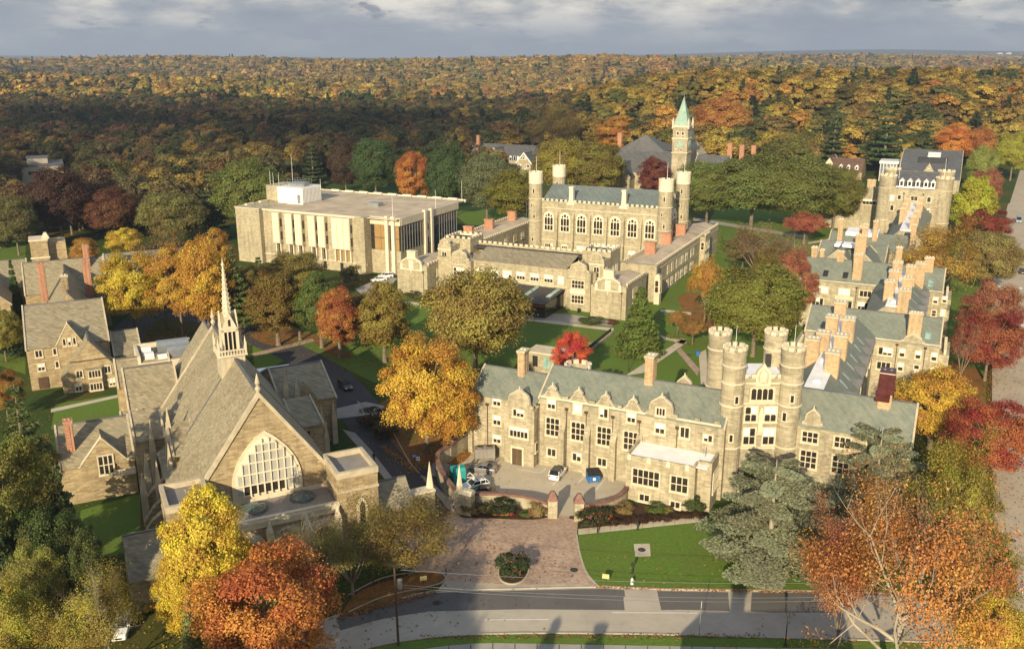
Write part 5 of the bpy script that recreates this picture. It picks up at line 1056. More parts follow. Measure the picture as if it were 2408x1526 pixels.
B.part('spike', MB().cyl(44.6, 117.2, 4.5, 5.3, .6, .5, 6).cyl(44.6, 117.2, 5.3, 8.6, .5, .03, 6), 'limestone')
def spike_pier():
    x, y = at(1082, 1208); B = Bld('gate_pier', 'stone gate pier with a tall spike where the court wall meets the drive', 'pier', x, y, ANG_R)
    B.part('pier', MB().box(x - .9, x + 1.9, y - .2, y + 1.2, 0, 3.4), 'stone_grey'); B.part('coping', MB().prisma([(y - .3, 3.4), (y + 1.3, 3.4), (y + .9, 4.0), (y + .1, 4.0)], x - .2, x + 2.0), 'limestone')
    B.part('spike', MB().cyl(x - .3, y + .5, 3.4, 4.4, .6, .5, 6).cyl(x - .3, y + .5, 4.4, 7.8, .5, .03, 6), 'limestone')
spike_pier()

# ---- court wall in curving brick-topped stone, with gate pillars
def court_wall():
    r = empty('garden_wall', (*at(1190, 1190), 0)); tag(r, 'curving stone wall with red brick coping around the parking court', 'wall'); ox, oy = r.location[:2]
    def run(line, h):
        W = [at(*p) for p in line]; W = [(x - ox, y - oy) for x, y in W]
        strip('wall', W, .5, 0, h, 'stone', r, px=False); strip('coping', W, .75, h, .35, 'brick_coping', r, px=False)
    run(smooth_px([(1085, 1195), (1110, 1189), (1180, 1190), (1240, 1197), (1288, 1212)]), 1.9)
    run(smooth_px([(1368, 1220), (1400, 1216), (1440, 1203), (1466, 1185), (1474, 1172)]), 2.0)
    run(smooth_px([(1072, 1190), (1045, 1155), (1030, 1120), (1033, 1100), (1055, 1085), (1058, 1084)]), 2.6)
    run(smooth_px([(1058, 1084), (1075, 1068), (1100, 1052), (1112, 1046)]), 2.6)
    for px, py in ((1299, 1216), (1361, 1222)):
        x, y = at(px, py); x -= ox; y -= oy; p = MB().box(x - .7, x + .7, y - .5, y + .9, 0, 2.9).build('pillar', 'stone', r)
        MB().taper(x - .85, x + .85, y - .65, y + 1.05, 2.9, 4.2, .6).build('cap', 'brick_coping', p)
court_wall()

# ---- hall at the left edge
B = Bld('stone_hall', 'stone hall at far left with steep slate gables, red brick chimneys and square tower', 'building', 0, 220, 'L')
gabled(B, -9.2, 6.4, 203.2, 228, 8.9, 14.8, 'a', 'stone_warm', 'slate_brown', oh=.3)
gabled(B, -3.4, 8.0, 198.2, 214, 2.9, 10.4, 'b', 'stone_warm', 'slate_brown', oh=.2, coping=False)
g = wall_gable(B, -1.1, 203.1, 8.6, 5.6, 4.6, 'plain', 'slate_brown', 6, 'stone_warm')
for k in range(3): B.window(-2.3 + k * .95, 203.0, 8.7, .5, 1.6, 1, 1, True, m=.14)
for a, z in ((-7.6, 7.0), (-7.5, 4.1)): B.window(a, 203.2, z, 1.2, 1.4, 2, 1)
for a, z in ((-4.3, 7.1), (-4.2, 4.3)): B.window(a, 203.2, z, .55, 1.3, 1, 1)
B.part('garage_door', MB().box(-7.8, -6.0, 203.0, 203.2, .2, 2.6), 'wood_dark')
for a, z, w, n in ((-.6, 3.1, 1.1, 2), (4.7, 3.3, 1.1, 2), (-1.1, .3, 1.1, 2), (5.3, .5, 1.1, 2)): B.window(a, 198.2, z, w, 1.4, n, 1)
q = MB(); q.prismz([(1.0, 198.3), (1.5, 197.2), (4.0, 197.2), (4.5, 198.3)], 0, 4.6); by = B.part('bay', q, 'stone_warm'); B.part('bay_roof', MB().prismz([(.8, 198.4), (1.4, 196.95), (4.1, 196.95), (4.7, 198.4)], 4.6, 4.9), 'slate_brown', by)
for z in (3.0, .3): B.window(1.65, 197.2, z, 2.2, 1.4, 4, 1)
gabled(B, 7.0, 12.4, 203, 216, 5.2, 8.6, 'a', 'stone_warm', 'slate_brown'); B.part('timber', MB().box(-1.6, 6.4, 198.05, 198.18, 6.4, 6.6), 'wood_dark')
gabled(B, -4.8, 4.2, 222, 256, 9.4, 15.2, 'b', 'stone_warm', 'slate_brown', coping=False); gabled(B, -9.6, 9.0, 248, 264, 10, 16.2, 'a', 'stone_warm', 'slate_brown')
B.chimney(-.5, 226, 12, 18.6, 1.3, 1.6, 'stone_warm'); B.chimney(-5.2, 240, 10, 19, 1.4, 1.6, 'brick_red', cap='brick_red'); B.chimney(4.6, 241, 9, 19, 1.5, 1.6, 'brick_red', cap='brick_red'); B.chimney(5.2, 254, 14, 20, 1.3, 1.4, 'brick_red', cap='brick_red')
B.part('wall', MB().box(-9.4, -6.4, 228.5, 234, 0, 11), 'stone_warm'); B.window(-8.4, 228.5, 7.6, .6, 2.2, 1, 1)
q = MB(); q.box(-7.2, -3.2, 256, 262, 0, 21.6).box(-3.2, .9, 258, 264, 0, 20.8); B.part('tower', q, 'stone_warm'); B.part('string_course', MB().box(-7.4, -3.0, 255.8, 256.1, 17.2, 17.6), 'limestone'); B.part('parapet', MB().box(-7.4, -3.0, 255.8, 262, 21.6, 22.0), 'limestone'); B.part('tower_cap', MB().taper(-4.4, -2.6, 256.4, 259, 22.0, 23.4, .6), 'limestone')
gabled(B, 9.6, 34, 258, 276, 9.5, 14.6, 'a', 'stone_warm', 'slate_brown'); wall_gable(B, 14, 257.9, 9.2, 4, 3.6, 'plain', 'slate_brown', 4, 'stone_warm'); B.window(13.2, 257.8, 9.2, 1.5, 1.3, 2, 1)
gabled(B, -26, -9, 262, 280, 9, 14.4, 'a', 'stone_warm', 'slate_brown'); gabled(B, -22, -13, 246, 268, 8.5, 13, 'b', 'stone_warm', 'slate_brown'); B.window(-18.6, 246, 8.0, 1.6, 1.4, 2, 1); B.window(-18.6, 246, 4.4, 1.6, 1.4, 2, 1); B.window(-15.6, 246, 4.4, 1.2, 1.4, 2, 1); B.chimney(-20, 272, 12, 19, 2.2, 1.6, 'stone_warm')

# ---- clock tower hall far behind
B = Bld('clock_tower_hall', 'dark slate hall with tall clock tower under a green copper spire', 'building', -118, 440)
B.part('tower', MB().box(-121.5, -114.3, 430, 437.2, 0, 34.4), 'stone')
for z0, z1 in ((28.6, 29.3), (34.0, 34.9), (22.2, 22.6)): B.part('string_course', MB().box(-121.8, -114, 429.7, 437.5, z0, z1), 'limestone')
for sx in (-121.6, -114.2):
    for sy in (429.9, 437.3): B.part('pinnacle', MB().cyl(sx, sy, 33.5, 36, .55, .5, 6).cyl(sx, sy, 36, 38.6, .6, .05, 6), 'limestone')
B.part('spire', MB().cyl(-117.9, 433.6, 34.9, 47.6, 4.9, .12, 4, math.pi / 4).cyl(-117.9, 433.6, 47.4, 49.5, .1, .05, 5), 'copper_green')
for a in (-119.6, -117.2): B.window(a, 430, 30.6, 1.0, 1.4, 1, 1, m=.3); B.window(a - .3, 430, 23.2, .7, 1.0, 1, 1, m=.2)
def clock(a, b, face):
    d = MB(); d.prismb([(1.8 * math.cos(t * math.pi / 12), 1.8 * math.sin(t * math.pi / 12)) for t in range(24)], -.25, 0); o = B.put('clock_face', d.mesh('clock_face', 'copper_green'), a, b, 26.4, face)
    q = MB(); q.box(-.06, .06, -.32, -.25, 0, 1.4).box(0, .9, -.32, -.25, -.06, .06)
    for t in range(12): x, z = 1.5 * math.cos(t * math.pi / 6), 1.5 * math.sin(t * math.pi / 6); q.box(x - .09, x + .09, -.31, -.25, z - .09, z + .09)
    link('clock_hand', q.mesh('clock_hand', 'limestone_pale'), o)
clock(-117.9, 429.95, 'F'); clock(-114.3, 433.6, 'R')
gabled(B, -157, -121.5, 432, 462, 12, 20.6, 'a', 'stone', 'slate_mid', coping=False); gabled(B, -114.4, -98, 440, 462, 12, 19.6, 'a', 'stone', 'slate_mid', coping=True)
q = MB(); q.add([(-160, 462, 19), (-134, 462, 19), (-134, 486, 19), (-160, 486, 19), (-147, 470, 27)], [(0, 1, 4), (1, 2, 4), (2, 3, 4), (3, 0, 4)]).box(-159, -135, 463, 485, 0, 19); B.part('hipped_roof', q, 'slate_mid')
gabled(B, -150, -140, 424, 446, 10, 16.4, 'b', 'stone', 'slate_mid'); B.window(-146.4, 424, 9.2, 2.6, 3.2, 2, 1, True)
for a, b, z in ((-166, 484, 26), (-131.6, 470, 25), (-128, 472, 28), (-103, 470, 24), (-97, 470, 23.5), (-92, 474, 23)): B.chimney(a, b, 10, z, 2.0, 2.0, 'brick_red', cap='brick_red')
q = MB(); q.prismb([(-129, 0), (-117, 0), (-117, 18), (-123, 24), (-129, 18)], 466, 480); B.part('wall', q, 'stone'); cp = B.part('cupola', MB().cyl(-123.4, 470, 22, 25.5, .9, .9, 8).cyl(-123.4, 470, 25.5, 28.6, 1.9, 1.7, 8).cyl(-123.4, 470, 28.6, 31, 1.7, .1, 8), 'copper_green')
# ---- dark roofed house in the trees
B = Bld('tudor_house', 'dark slate roofed house with white trimmed gables half hidden by trees', 'house', -235, 500, z=0)
gabled(B, -262, -222, 489, 508, 8, 15.6, 'a', 'stone_grey', 'slate_mid', coping=False)
for a0, a1, zr in ((-250, -236, 14.6), (-228, -219, 12.6), (-255, -249, 11.8)):
    gabled(B, a0, a1, 484, 500, 7.2, zr, 'b', 'stone_grey', 'slate_mid', coping=False, oh=.6); m = (a0 + a1) / 2
    q = MB(); h = (a1 - a0) / 2; sl = (zr - 7.2) / h
    for s in (-1, 1): P = [(m + s * (h + .7), 7.2 - sl * .7 - .25), (m, zr - .1), (m, zr + .75), (m + s * (h + .7), 7.2 - sl * .7 + .6)]; q.prismb(P, 483.6, 484.0)
    B.part('bargeboard', q, 'paint_white')
    if a1 - a0 > 8:
        for k in range(3): B.window(m - 2 + k * 1.4, 484, 9.2, .7, 1.4, 1, 1, m=.12, mat='paint_white')
        B.window(m - 3.4, 484, 4.6, 1.6, 1.8, 2, 1, m=.15, mat='paint_white'); B.window(m + 1.8, 484, 4.6, 1.6, 1.8, 2, 1, m=.15, mat='paint_white')
for a in (-235, -232.4, -230): B.window(a, 489, 8.0, 1.2, 2.2, 1, 1, m=.14, mat='paint_white')
B.chimney(-257, 492, 8, 21, 1.8, 1.6, 'brick_red', cap='brick_red'); B.part('string_course', MB().box(-250, -222, 483.6, 484, 3.6, 4.0), 'paint_white')
# ---- slate hall, glass stair, brown house in the north east
B = Bld('slate_hall', 'large dark slate roofed hall with small stone gable beyond the far residence', 'building', -12, 540)
gabled(B, -26, 3.2, 508, 592, 7.0, 17.4, 'a', 'stone', 'slate_mid'); wall_gable(B, -11.5, 508, 6.8, 9, 7.6, 'plain', 'slate_mid', 18); B.window(-12.6, 507.9, 7.2, 2.2, 3.4, 2, 2, glass='glass_green'); B.window(-11.9, 507.9, 11.4, .8, .8, 1, 1)
B.window(-15.6, 507.9, 6.0, 1.4, 2.6, 1, 2, glass='glass_green'); B.part('skylight', MB().prisma([(538, 14.9), (545, 16.6), (545, 17.0), (538, 15.3)], -13.6, -7.4), 'metal_white'); B.part('eyebrow_vent', MB().prisma([(530, 12.8), (536, 15.2), (538, 14.9), (533, 12.9)], -18, -3.5), 'roof_dark')
B = Bld('glass_stair', 'pale steel and glass stair hall beside the large slate roofed hall', 'building', -33, 555)
B.part('glass_wall', MB().box(-37, -27, 547, 560, 0, 9.6), 'glass_sky'); B.part('roof', MB().box(-37.6, -26.4, 546.4, 560, 9.6, 11), 'metal_white')
for k in range(7): B.part('mullion', MB().box(-37.1 + k * 1.65, -36.8 + k * 1.65, 546.8, 547, 0, 9.6), 'metal_white')
B = Bld('brown_house', 'low house with brown shingle roof and three small arched dormers', 'house', -52, 560)
gabled(B, -64, -46, 545, 568, 4.5, 10.4, 'a', 'stone_warm', 'shingle_brown', coping=False); gabled(B, -68, -60, 548, 572, 5, 11, 'b', 'limestone', 'shingle_brown', coping=True)
for a in (-58.4, -54.4, -50.0):
    q = MB(); q.prismb([(a, 5.6), (a + 1.8, 5.6), (a + 1.8, 7.2), (a + .9, 8.2), (a, 7.2)], 546, 550); d = B.part('dormer', q, 'paint_white'); B.part('pane', MB().box(a + .4, a + 1.4, 545.9, 546, 5.9, 7.2), 'glass', d)
B.chimney(-76, 575, 0, 14, 4, 2.4, 'brick_red', cap='brick_red')
# ---- grey flat roofed building in the wood on the left
x, y = at(110, 435)
B = Bld('flat_roofed_building', 'low grey building with stepped flat roofs deep in the left wood', 'building', x, y, ANG_L)
q = MB(); q.box(x - 11, x + 9, y, y + 26, 0, 10).box(x - 8, x + 2, y + 8, y + 20, 10, 13.4); B.part('wall', q, 'concrete'); B.part('roof', MB().box(x - 11.4, x + 9.4, y - .4, y + 26, 10, 10.6).box(x - 8.3, x + 2.3, y + 7.7, y + 20, 13.4, 13.8), 'lead_grey'); B.window(x - 8, y, 5.5, 14, 2, 8, 1)
# ---- house behind the camera whose shadow reaches the street
B = Bld('street_house', 'stone house on the near side of the street below the picture', 'house', 20, 60, 0.0)
gabled(B, 12, 29, 53, 67, 11, 15.5, 'a', 'stone', 'slate_mid'); B.chimney(16, 60, 14, 18, 1.4, 1.4)
for k in range(4): B.window(13.5 + k * 4, 53, 6.8, 1.4, 1.8, 2, 1); B.window(13.5 + k * 4, 53, 2, 1.4, 1.8, 2, 1)

# ================================================================== TREES
def leaf_cards(C, Nrm, size, rng, clump, mat='leaf', name='crown', jitter=.55, elong=1.5):
    """many small leaf sprays: C centres, Nrm outward directions"""
    n = len(C); nr = rng.normal(size=(n, 3)); nn = Nrm + jitter * nr; nn /= np.linalg.norm(nn, axis=1)[:, None] + 1e-9
    r2 = rng.normal(size=(n, 3)); u = np.cross(nn, r2); u /= np.linalg.norm(u, axis=1)[:, None] + 1e-9; v = np.cross(nn, u)
    s = size * rng.uniform(.6, 1.35, n)[:, None]
    a = u * s * elong * .5; b = v * s * .5; dr = nn * s * .18
    V = np.stack([C - a - dr, C - b * .9 + dr * .6, C + a - dr, C + b + dr * .6], 1).reshape(-1, 3)
    F = np.arange(n * 4).reshape(-1, 4)
    me = bpy.data.meshes.new(name); me.vertices.add(n * 4); me.vertices.foreach_set('co', V.astype(np.float32).ravel())
    me.loops.add(n * 4); me.loops.foreach_set('vertex_index', F.ravel().astype(np.int32)); me.polygons.add(n)
    me.polygons.foreach_set('loop_start', (np.arange(n) * 4).astype(np.int32)); me.polygons.foreach_set('loop_total', np.full(n, 4, np.int32))
    me.update(calc_edges=True); me.materials.append(MATS[mat])
    at_ = me.attributes.new('rnd', 'FLOAT', 'FACE'); at_.data.foreach_set('value', rng.random(n).astype(np.float32))
    at_ = me.attributes.new('clump', 'FLOAT', 'FACE'); at_.data.foreach_set('value', np.asarray(clump, np.float32))
    return me
def blobs_to_leaves(cent, rad, per, rng, squash=.85, inner=.75, up=.25):
    k = len(cent); idx = np.repeat(np.arange(k), per); n = len(idx)
    d = rng.normal(size=(n, 3)); d /= np.linalg.norm(d, axis=1)[:, None]
    d[:, 2] = np.where(d[:, 2] < -.35, -d[:, 2] * .6, d[:, 2]); d /= np.linalg.norm(d, axis=1)[:, None]
    rr = rad[idx] * (1 - (1 - rng.random(n) ** .55) * inner) * rng.uniform(.82, 1.22, n)
    P = cent[idx] + d * rr[:, None] * np.array([1, 1, squash]); d = d + np.array([0, 0, up])
    return P, d, idx
def limb_tree(q, rng, base, targets, r0, bend=.25, n=6):
    for tg, r in targets:
        p0 = Vector(base); p3 = Vector(tg); m = p0.lerp(p3, .45) + Vector((0, 0, (p3 - p0).length * bend)); prev = p0; pr = r
        for i in range(1, 5):
            t = i / 4; c = p0 * (1 - t) ** 2 + m * 2 * t * (1 - t) + p3 * t * t; rn = r * (1 - .8 * t); q.tube(prev, c, pr, rn, n); prev = c; pr = rn
def make_broad(seed, H=14.0, Rr=5.2, zc=.58, zr=.42, nb=46, per=170, leaf=.42, shape='round', density=1.0, limbs=9, mat='leaf', trunk_r=.34, jit=.55, rk=1.0, dmin=.22):
    rng = np.random.default_rng(seed); pts = []; tries = 0
    while len(pts) < nb and tries < 6000:
        tries += 1; d = rng.normal(size=3); d /= np.linalg.norm(d); r = rng.uniform(.35, .86) ** .6
        z = d[2] * r
        if z < -.78: continue
        w = 1.0
        if shape == 'oval': w = .82 if z > .2 else 1.0
        if shape == 'cone': w = 1.0 - .55 * max(0, z + .2)
        if shape == 'umbrella':
            w = 1.1
            if z < -.15: continue
        p = np.array([d[0] * r * Rr * w, d[1] * r * Rr * w, zc * H + z * zr * H])
        if all(np.linalg.norm(p - o) > Rr * dmin for o in pts): pts.append(p)
    cent = np.array(pts); rad = rng.uniform(.18, .36, len(cent)) * Rr * (1.25 if nb < 30 else rk)
    cn = rng.random(len(cent)); keep = rng.random(len(cent)) < density; cent_l, rad_l, cn_l = cent[keep], rad[keep], cn[keep]
    P, D, idx = blobs_to_leaves(cent_l, rad_l, per, rng)
    out = P - np.array([0, 0, zc * H * .9]); out /= np.linalg.norm(out, axis=1)[:, None] + 1e-9
    crown = leaf_cards(P, D * .45 + out * .75, leaf, rng, cn_l[idx], mat, jitter=jit)
    q = MB(); zt = H * max(.16, zc - zr * .72); q.tube((0, 0, -.3), (0, 0, .5), trunk_r * 1.5, trunk_r, 8); q.tube((0, 0, .5), (0, 0, zt), trunk_r, trunk_r * .8, 8)
    ordr = np.argsort(-rad); tg = [(tuple(cent[i]), trunk_r * rng.uniform(.35, .6)) for i in ordr[:limbs]]; limb_tree(q, rng, (0, 0, zt), tg, trunk_r)
    tr = q.mesh('trunk', 'bark'); return crown, tr, H, Rr
def branch_mesh(seed, H, Rr, zt, trunk_r, levels=3, nb=7, mat='bark_pale', twigs=5, emin=.55):
    """a leafless frame of limbs, branches and twigs"""
    rng = random.Random(seed); q = MB()
    def grow(p, d, L, r, lev):
        k = 3; prev = Vector(p); dd = Vector(d)
        for i in range(k):
            dd = (dd + Vector((rng.gauss(0, .16), rng.gauss(0, .16), .10 + rng.gauss(0, .08)))).normalized(); nx = prev + dd * (L / k); rn = r * (1 - .22 * (i + 1)); q.tube(prev, nx, r * (1 - .22 * i), rn, 6 if lev < 2 else 4 if lev < 3 else 3); 
            if lev < levels and (i > 0 or lev > 0):
                for _ in range(2 if lev < levels - 1 else twigs // 2):
                    s = Vector((rng.gauss(0, 1), rng.gauss(0, 1), rng.gauss(.2, .5))).normalized(); grow(nx, (dd * .7 + s * .75).normalized(), L * rng.uniform(.45, .65), rn * .55, lev + 1)
            prev = nx
        tips.append(tuple(prev))
    tips = []
    q.tube((0, 0, -.3), (0, 0, zt), trunk_r * 1.3, trunk_r, 8)
    for i in range(nb):
        t = 2 * math.pi * (i + rng.random() * .6) / nb; e = rng.uniform(emin, 1.25) if i % 2 else rng.uniform(emin, .8); L = math.hypot(Rr, H - zt) * rng.uniform(.5, .68)
        grow((0, 0, zt * rng.uniform(.8, 1.0) if emin > .5 else zt * rng.uniform(.7, 2.2)), (math.cos(t) * math.cos(e), math.sin(t) * math.cos(e), math.sin(e)), L, trunk_r * .55, 0)
    return q.mesh('trunk', mat), np.array(tips)
def make_sparse(seed, H=15, Rr=6.5, n_leaf=2600, leaf=.5, cover=.6, nb=7, levels=3, mat='bark_pale', spread=1.1, lmat='leaf', emin=.55, zt=.2):
    tr, tips = branch_mesh(seed, H, Rr, H * zt, .36, levels, nb, mat, 5, emin)
    sc = np.array([Rr / max(np.percentile(np.hypot(tips[:, 0], tips[:, 1]), 92), .1)] * 2 + [H * .97 / max(np.percentile(tips[:, 2], 97), .1)]) 
    co = np.zeros(len(tr.vertices) * 3); tr.vertices.foreach_get('co', co); co = co.reshape(-1, 3) * sc; tr.vertices.foreach_set('co', co.ravel()); tr.update(); tips = tips * sc
    rng = np.random.default_rng(seed); g = rng.random(len(tips)); ang = np.arctan2(tips[:, 1], tips[:, 0]); patch = np.sin(ang * 2 + seed) + np.sin(tips[:, 2] * .7 + seed * 2); keep = (patch + rng.normal(size=len(tips)) * .6) > np.quantile(patch, 1 - cover) - .2
    T = tips[keep]; per = max(1, n_leaf // max(1, len(T))); idx = np.repeat(np.arange(len(T)), per); P = T[idx] + rng.normal(size=(len(idx), 3)) * np.array([spread, spread, spread * .6]) * .55
    D = P - np.array([0, 0, H * .5]); D /= np.linalg.norm(D, axis=1)[:, None]; cl = (np.sin(T[:, 0] * .8 + seed) * np.sin(T[:, 1] * .7 + T[:, 2] * .5) * .5 + .5)
    return leaf_cards(P, D + [0, 0, .5], leaf, rng, cl[idx], lmat), tr, H, Rr
def make_conifer(seed, H=18, Rr=4.5, tiers=15, per=7, leaf=.5, n_leaf=34, droop=.1, irregular=.3, zb=.12, flat=.35, mat='leaf', taper=1.0, tmat='bark', spray=.32):
    rng = np.random.default_rng(seed); P, D, CL = [], [], []; q = MB(); q.tube((0, 0, -.3), (0, 0, H * .5), H * .018 + .06, H * .013, 7); q.tube((0, 0, H * .5), (0, 0, H * .98), H * .013, .03, 6)
    for t in range(tiers):
        f = (t + rng.uniform(-.25, .25)) / tiers; z = H * (zb + (1 - zb) * f); R1 = Rr * ((1 - f) ** taper * .92 + .06)
        m = max(3, int(per * (1 - f * .4)))
        for k in range(m):
            a = 2 * math.pi * (k + rng.random()) / m; L = R1 * rng.uniform(1 - irregular, 1.08); tip = np.array([math.cos(a) * L, math.sin(a) * L, z + L * (.12 - droop)]); base = np.array([0, 0, z - L * .05])
            q.tube(base, tip * .9 + base * .1, .03 + .012 * L, .012, 3)
            n = int(n_leaf * (.35 + .65 * L / Rr)); s = rng.random(n) ** .6; p = base + (tip - base) * s[:, None]; w = (spray * L * (1 - (s - .55) ** 2 * 2.2) + .12)
            p = p + np.stack([-math.sin(a) * w, math.cos(a) * w, np.zeros(n)], 1) * rng.uniform(-1, 1, n)[:, None]; p[:, 2] += rng.normal(size=n) * flat * .4 + .1
            P.append(p); D.append(np.tile([math.cos(a) * .55, math.sin(a) * .55, .75], (n, 1))); CL.append(np.full(n, rng.random()))
    P = np.concatenate(P); D = np.concatenate(D); return leaf_cards(P, D, leaf, rng, np.concatenate(CL), mat, jitter=.55, elong=1.9), q.mesh('trunk', tmat), H, Rr
PROTO = {
    'maple': [make_broad(s, 14, 5.4, .58, .42, 110, 460, .17, 'round', .93, 14, rk=.9, dmin=.15) for s in (1, 2, 3)],
    'oval': [make_broad(s, 14, 4.4, .56, .45, 110, 380, .17, 'oval', .95, 10, rk=.9, dmin=.14) for s in (11, 12)],
    'oak': [make_broad(s, 16, 7.2, .58, .40, 150, 420, .21, 'round', .95, 12, rk=.86, dmin=.13) for s in (21, 22, 23)],
    'clumpy': [make_broad(s, 14, 6.0, .58, .42, 120, 560, .15, 'round', .64, 30, trunk_r=.26, rk=.8, dmin=.14) for s in (31, 32)],
    'umbrella': [make_broad(s, 8, 6.4, .60, .38, 110, 280, .18, 'umbrella', .75, 24, trunk_r=.28, rk=.68, dmin=.13) for s in (41,)],
    'sparse': [make_sparse(51, 15, 6.5, 23000, .12, .50, nb=11, spread=.85, emin=.02, zt=.24), make_sparse(52, 14, 6.0, 24000, .14, .55, mat='bark')],
    'bare': [make_sparse(61, 11, 5.5, 3000, .14, .4, levels=3, nb=8), make_sparse(62, 12, 5.5, 9000, .16, .5, levels=3, nb=8, mat='twig')],
    'pine': [make_conifer(71, 20, 5.0, 13, 7, .30, 190, .05, .35, .14, .3), make_conifer(72, 19, 5.4, 11, 7, .32, 200, .08, .42, .18, .3)],
    'fir': [make_conifer(81, 15, 4.6, 20, 9, .25, 150, .16, .2, .05, .3)],
    'cedar': [make_conifer(91, 13, 8.4, 9, 9, .16, 720, .07, .42, .10, .09, taper=.5, tmat='bark_pale', spray=.2)],
    'shrub': [make_broad(s, 2.4, 1.5, .5, .5, 24, 130, .12, 'round', 1, 5, trunk_r=.06) for s in (101, 102)],
    'wood': [make_broad(s, 17, 6.0, .60, .38, 44, 260, .36, sh, .92, 7) for s, sh in ((111, 'round'), (112, 'oval'), (113, 'round'))],
    'woodbare': [make_sparse(121, 16, 5.5, 2600, .34, .5, levels=2, nb=8, mat='twig', spread=1.5)],
    'woodpine': [make_conifer(122, 20, 4.6, 14, 6, .5, 70, .08, .3, .12, .4)],
}
prng = random.Random(77)
def tree(kind, x, y, z, h, w, colr, label=None, group=None, name='tree', cat='tree', var=None, trunk=True):
    P = PROTO[kind]; cr, tr, H, Rr = P[(var if var is not None else prng.randrange(len(P))) % len(P)]
    r = empty(name, (x, y, z), prng.uniform(0, 6.283)); sx = w / (2 * Rr); sz = h / H
    c = link('crown', cr, r, scale=(sx, sx, sz)); c.color = (*colr, 1)
    if trunk: link('trunk', tr, r, scale=(sx, sx, sz))
    tag(r, label, cat, group); return r
def ptree(kind, px, pb, pt, pw, colr, label, group=None, name='tree', cat='tree', var=None, hk=1.0):
    """a tree that stands at (px, pb) in the photo, reaches up to row pt and is pw wide"""
    x, y, z = place(px, pb); h = height_at(y, pt) - z; w = pw / 2164.0 * depth_of(y, z + h * .6); return tree(kind, x, y, z, h * hk, w, colr, label, group, name, cat, var)
ORANGE, DORANGE, YEL, GOLD, OLIVE, GREEN, DGREEN, RED, MAROON, BROWN, PINK, CEDAR, LIME, PGREEN = (.50, .115, .016), (.40, .075, .014), (.56, .36, .022), (.50, .245, .020), (.15, .125, .022), (.058, .088, .018), (.026, .045, .015), (.42, .030, .016), (.115, .030, .020), (.21, .105, .035), (.34, .115, .065), (.245, .228, .15), (.30, .29, .03), (.12, .135, .045)
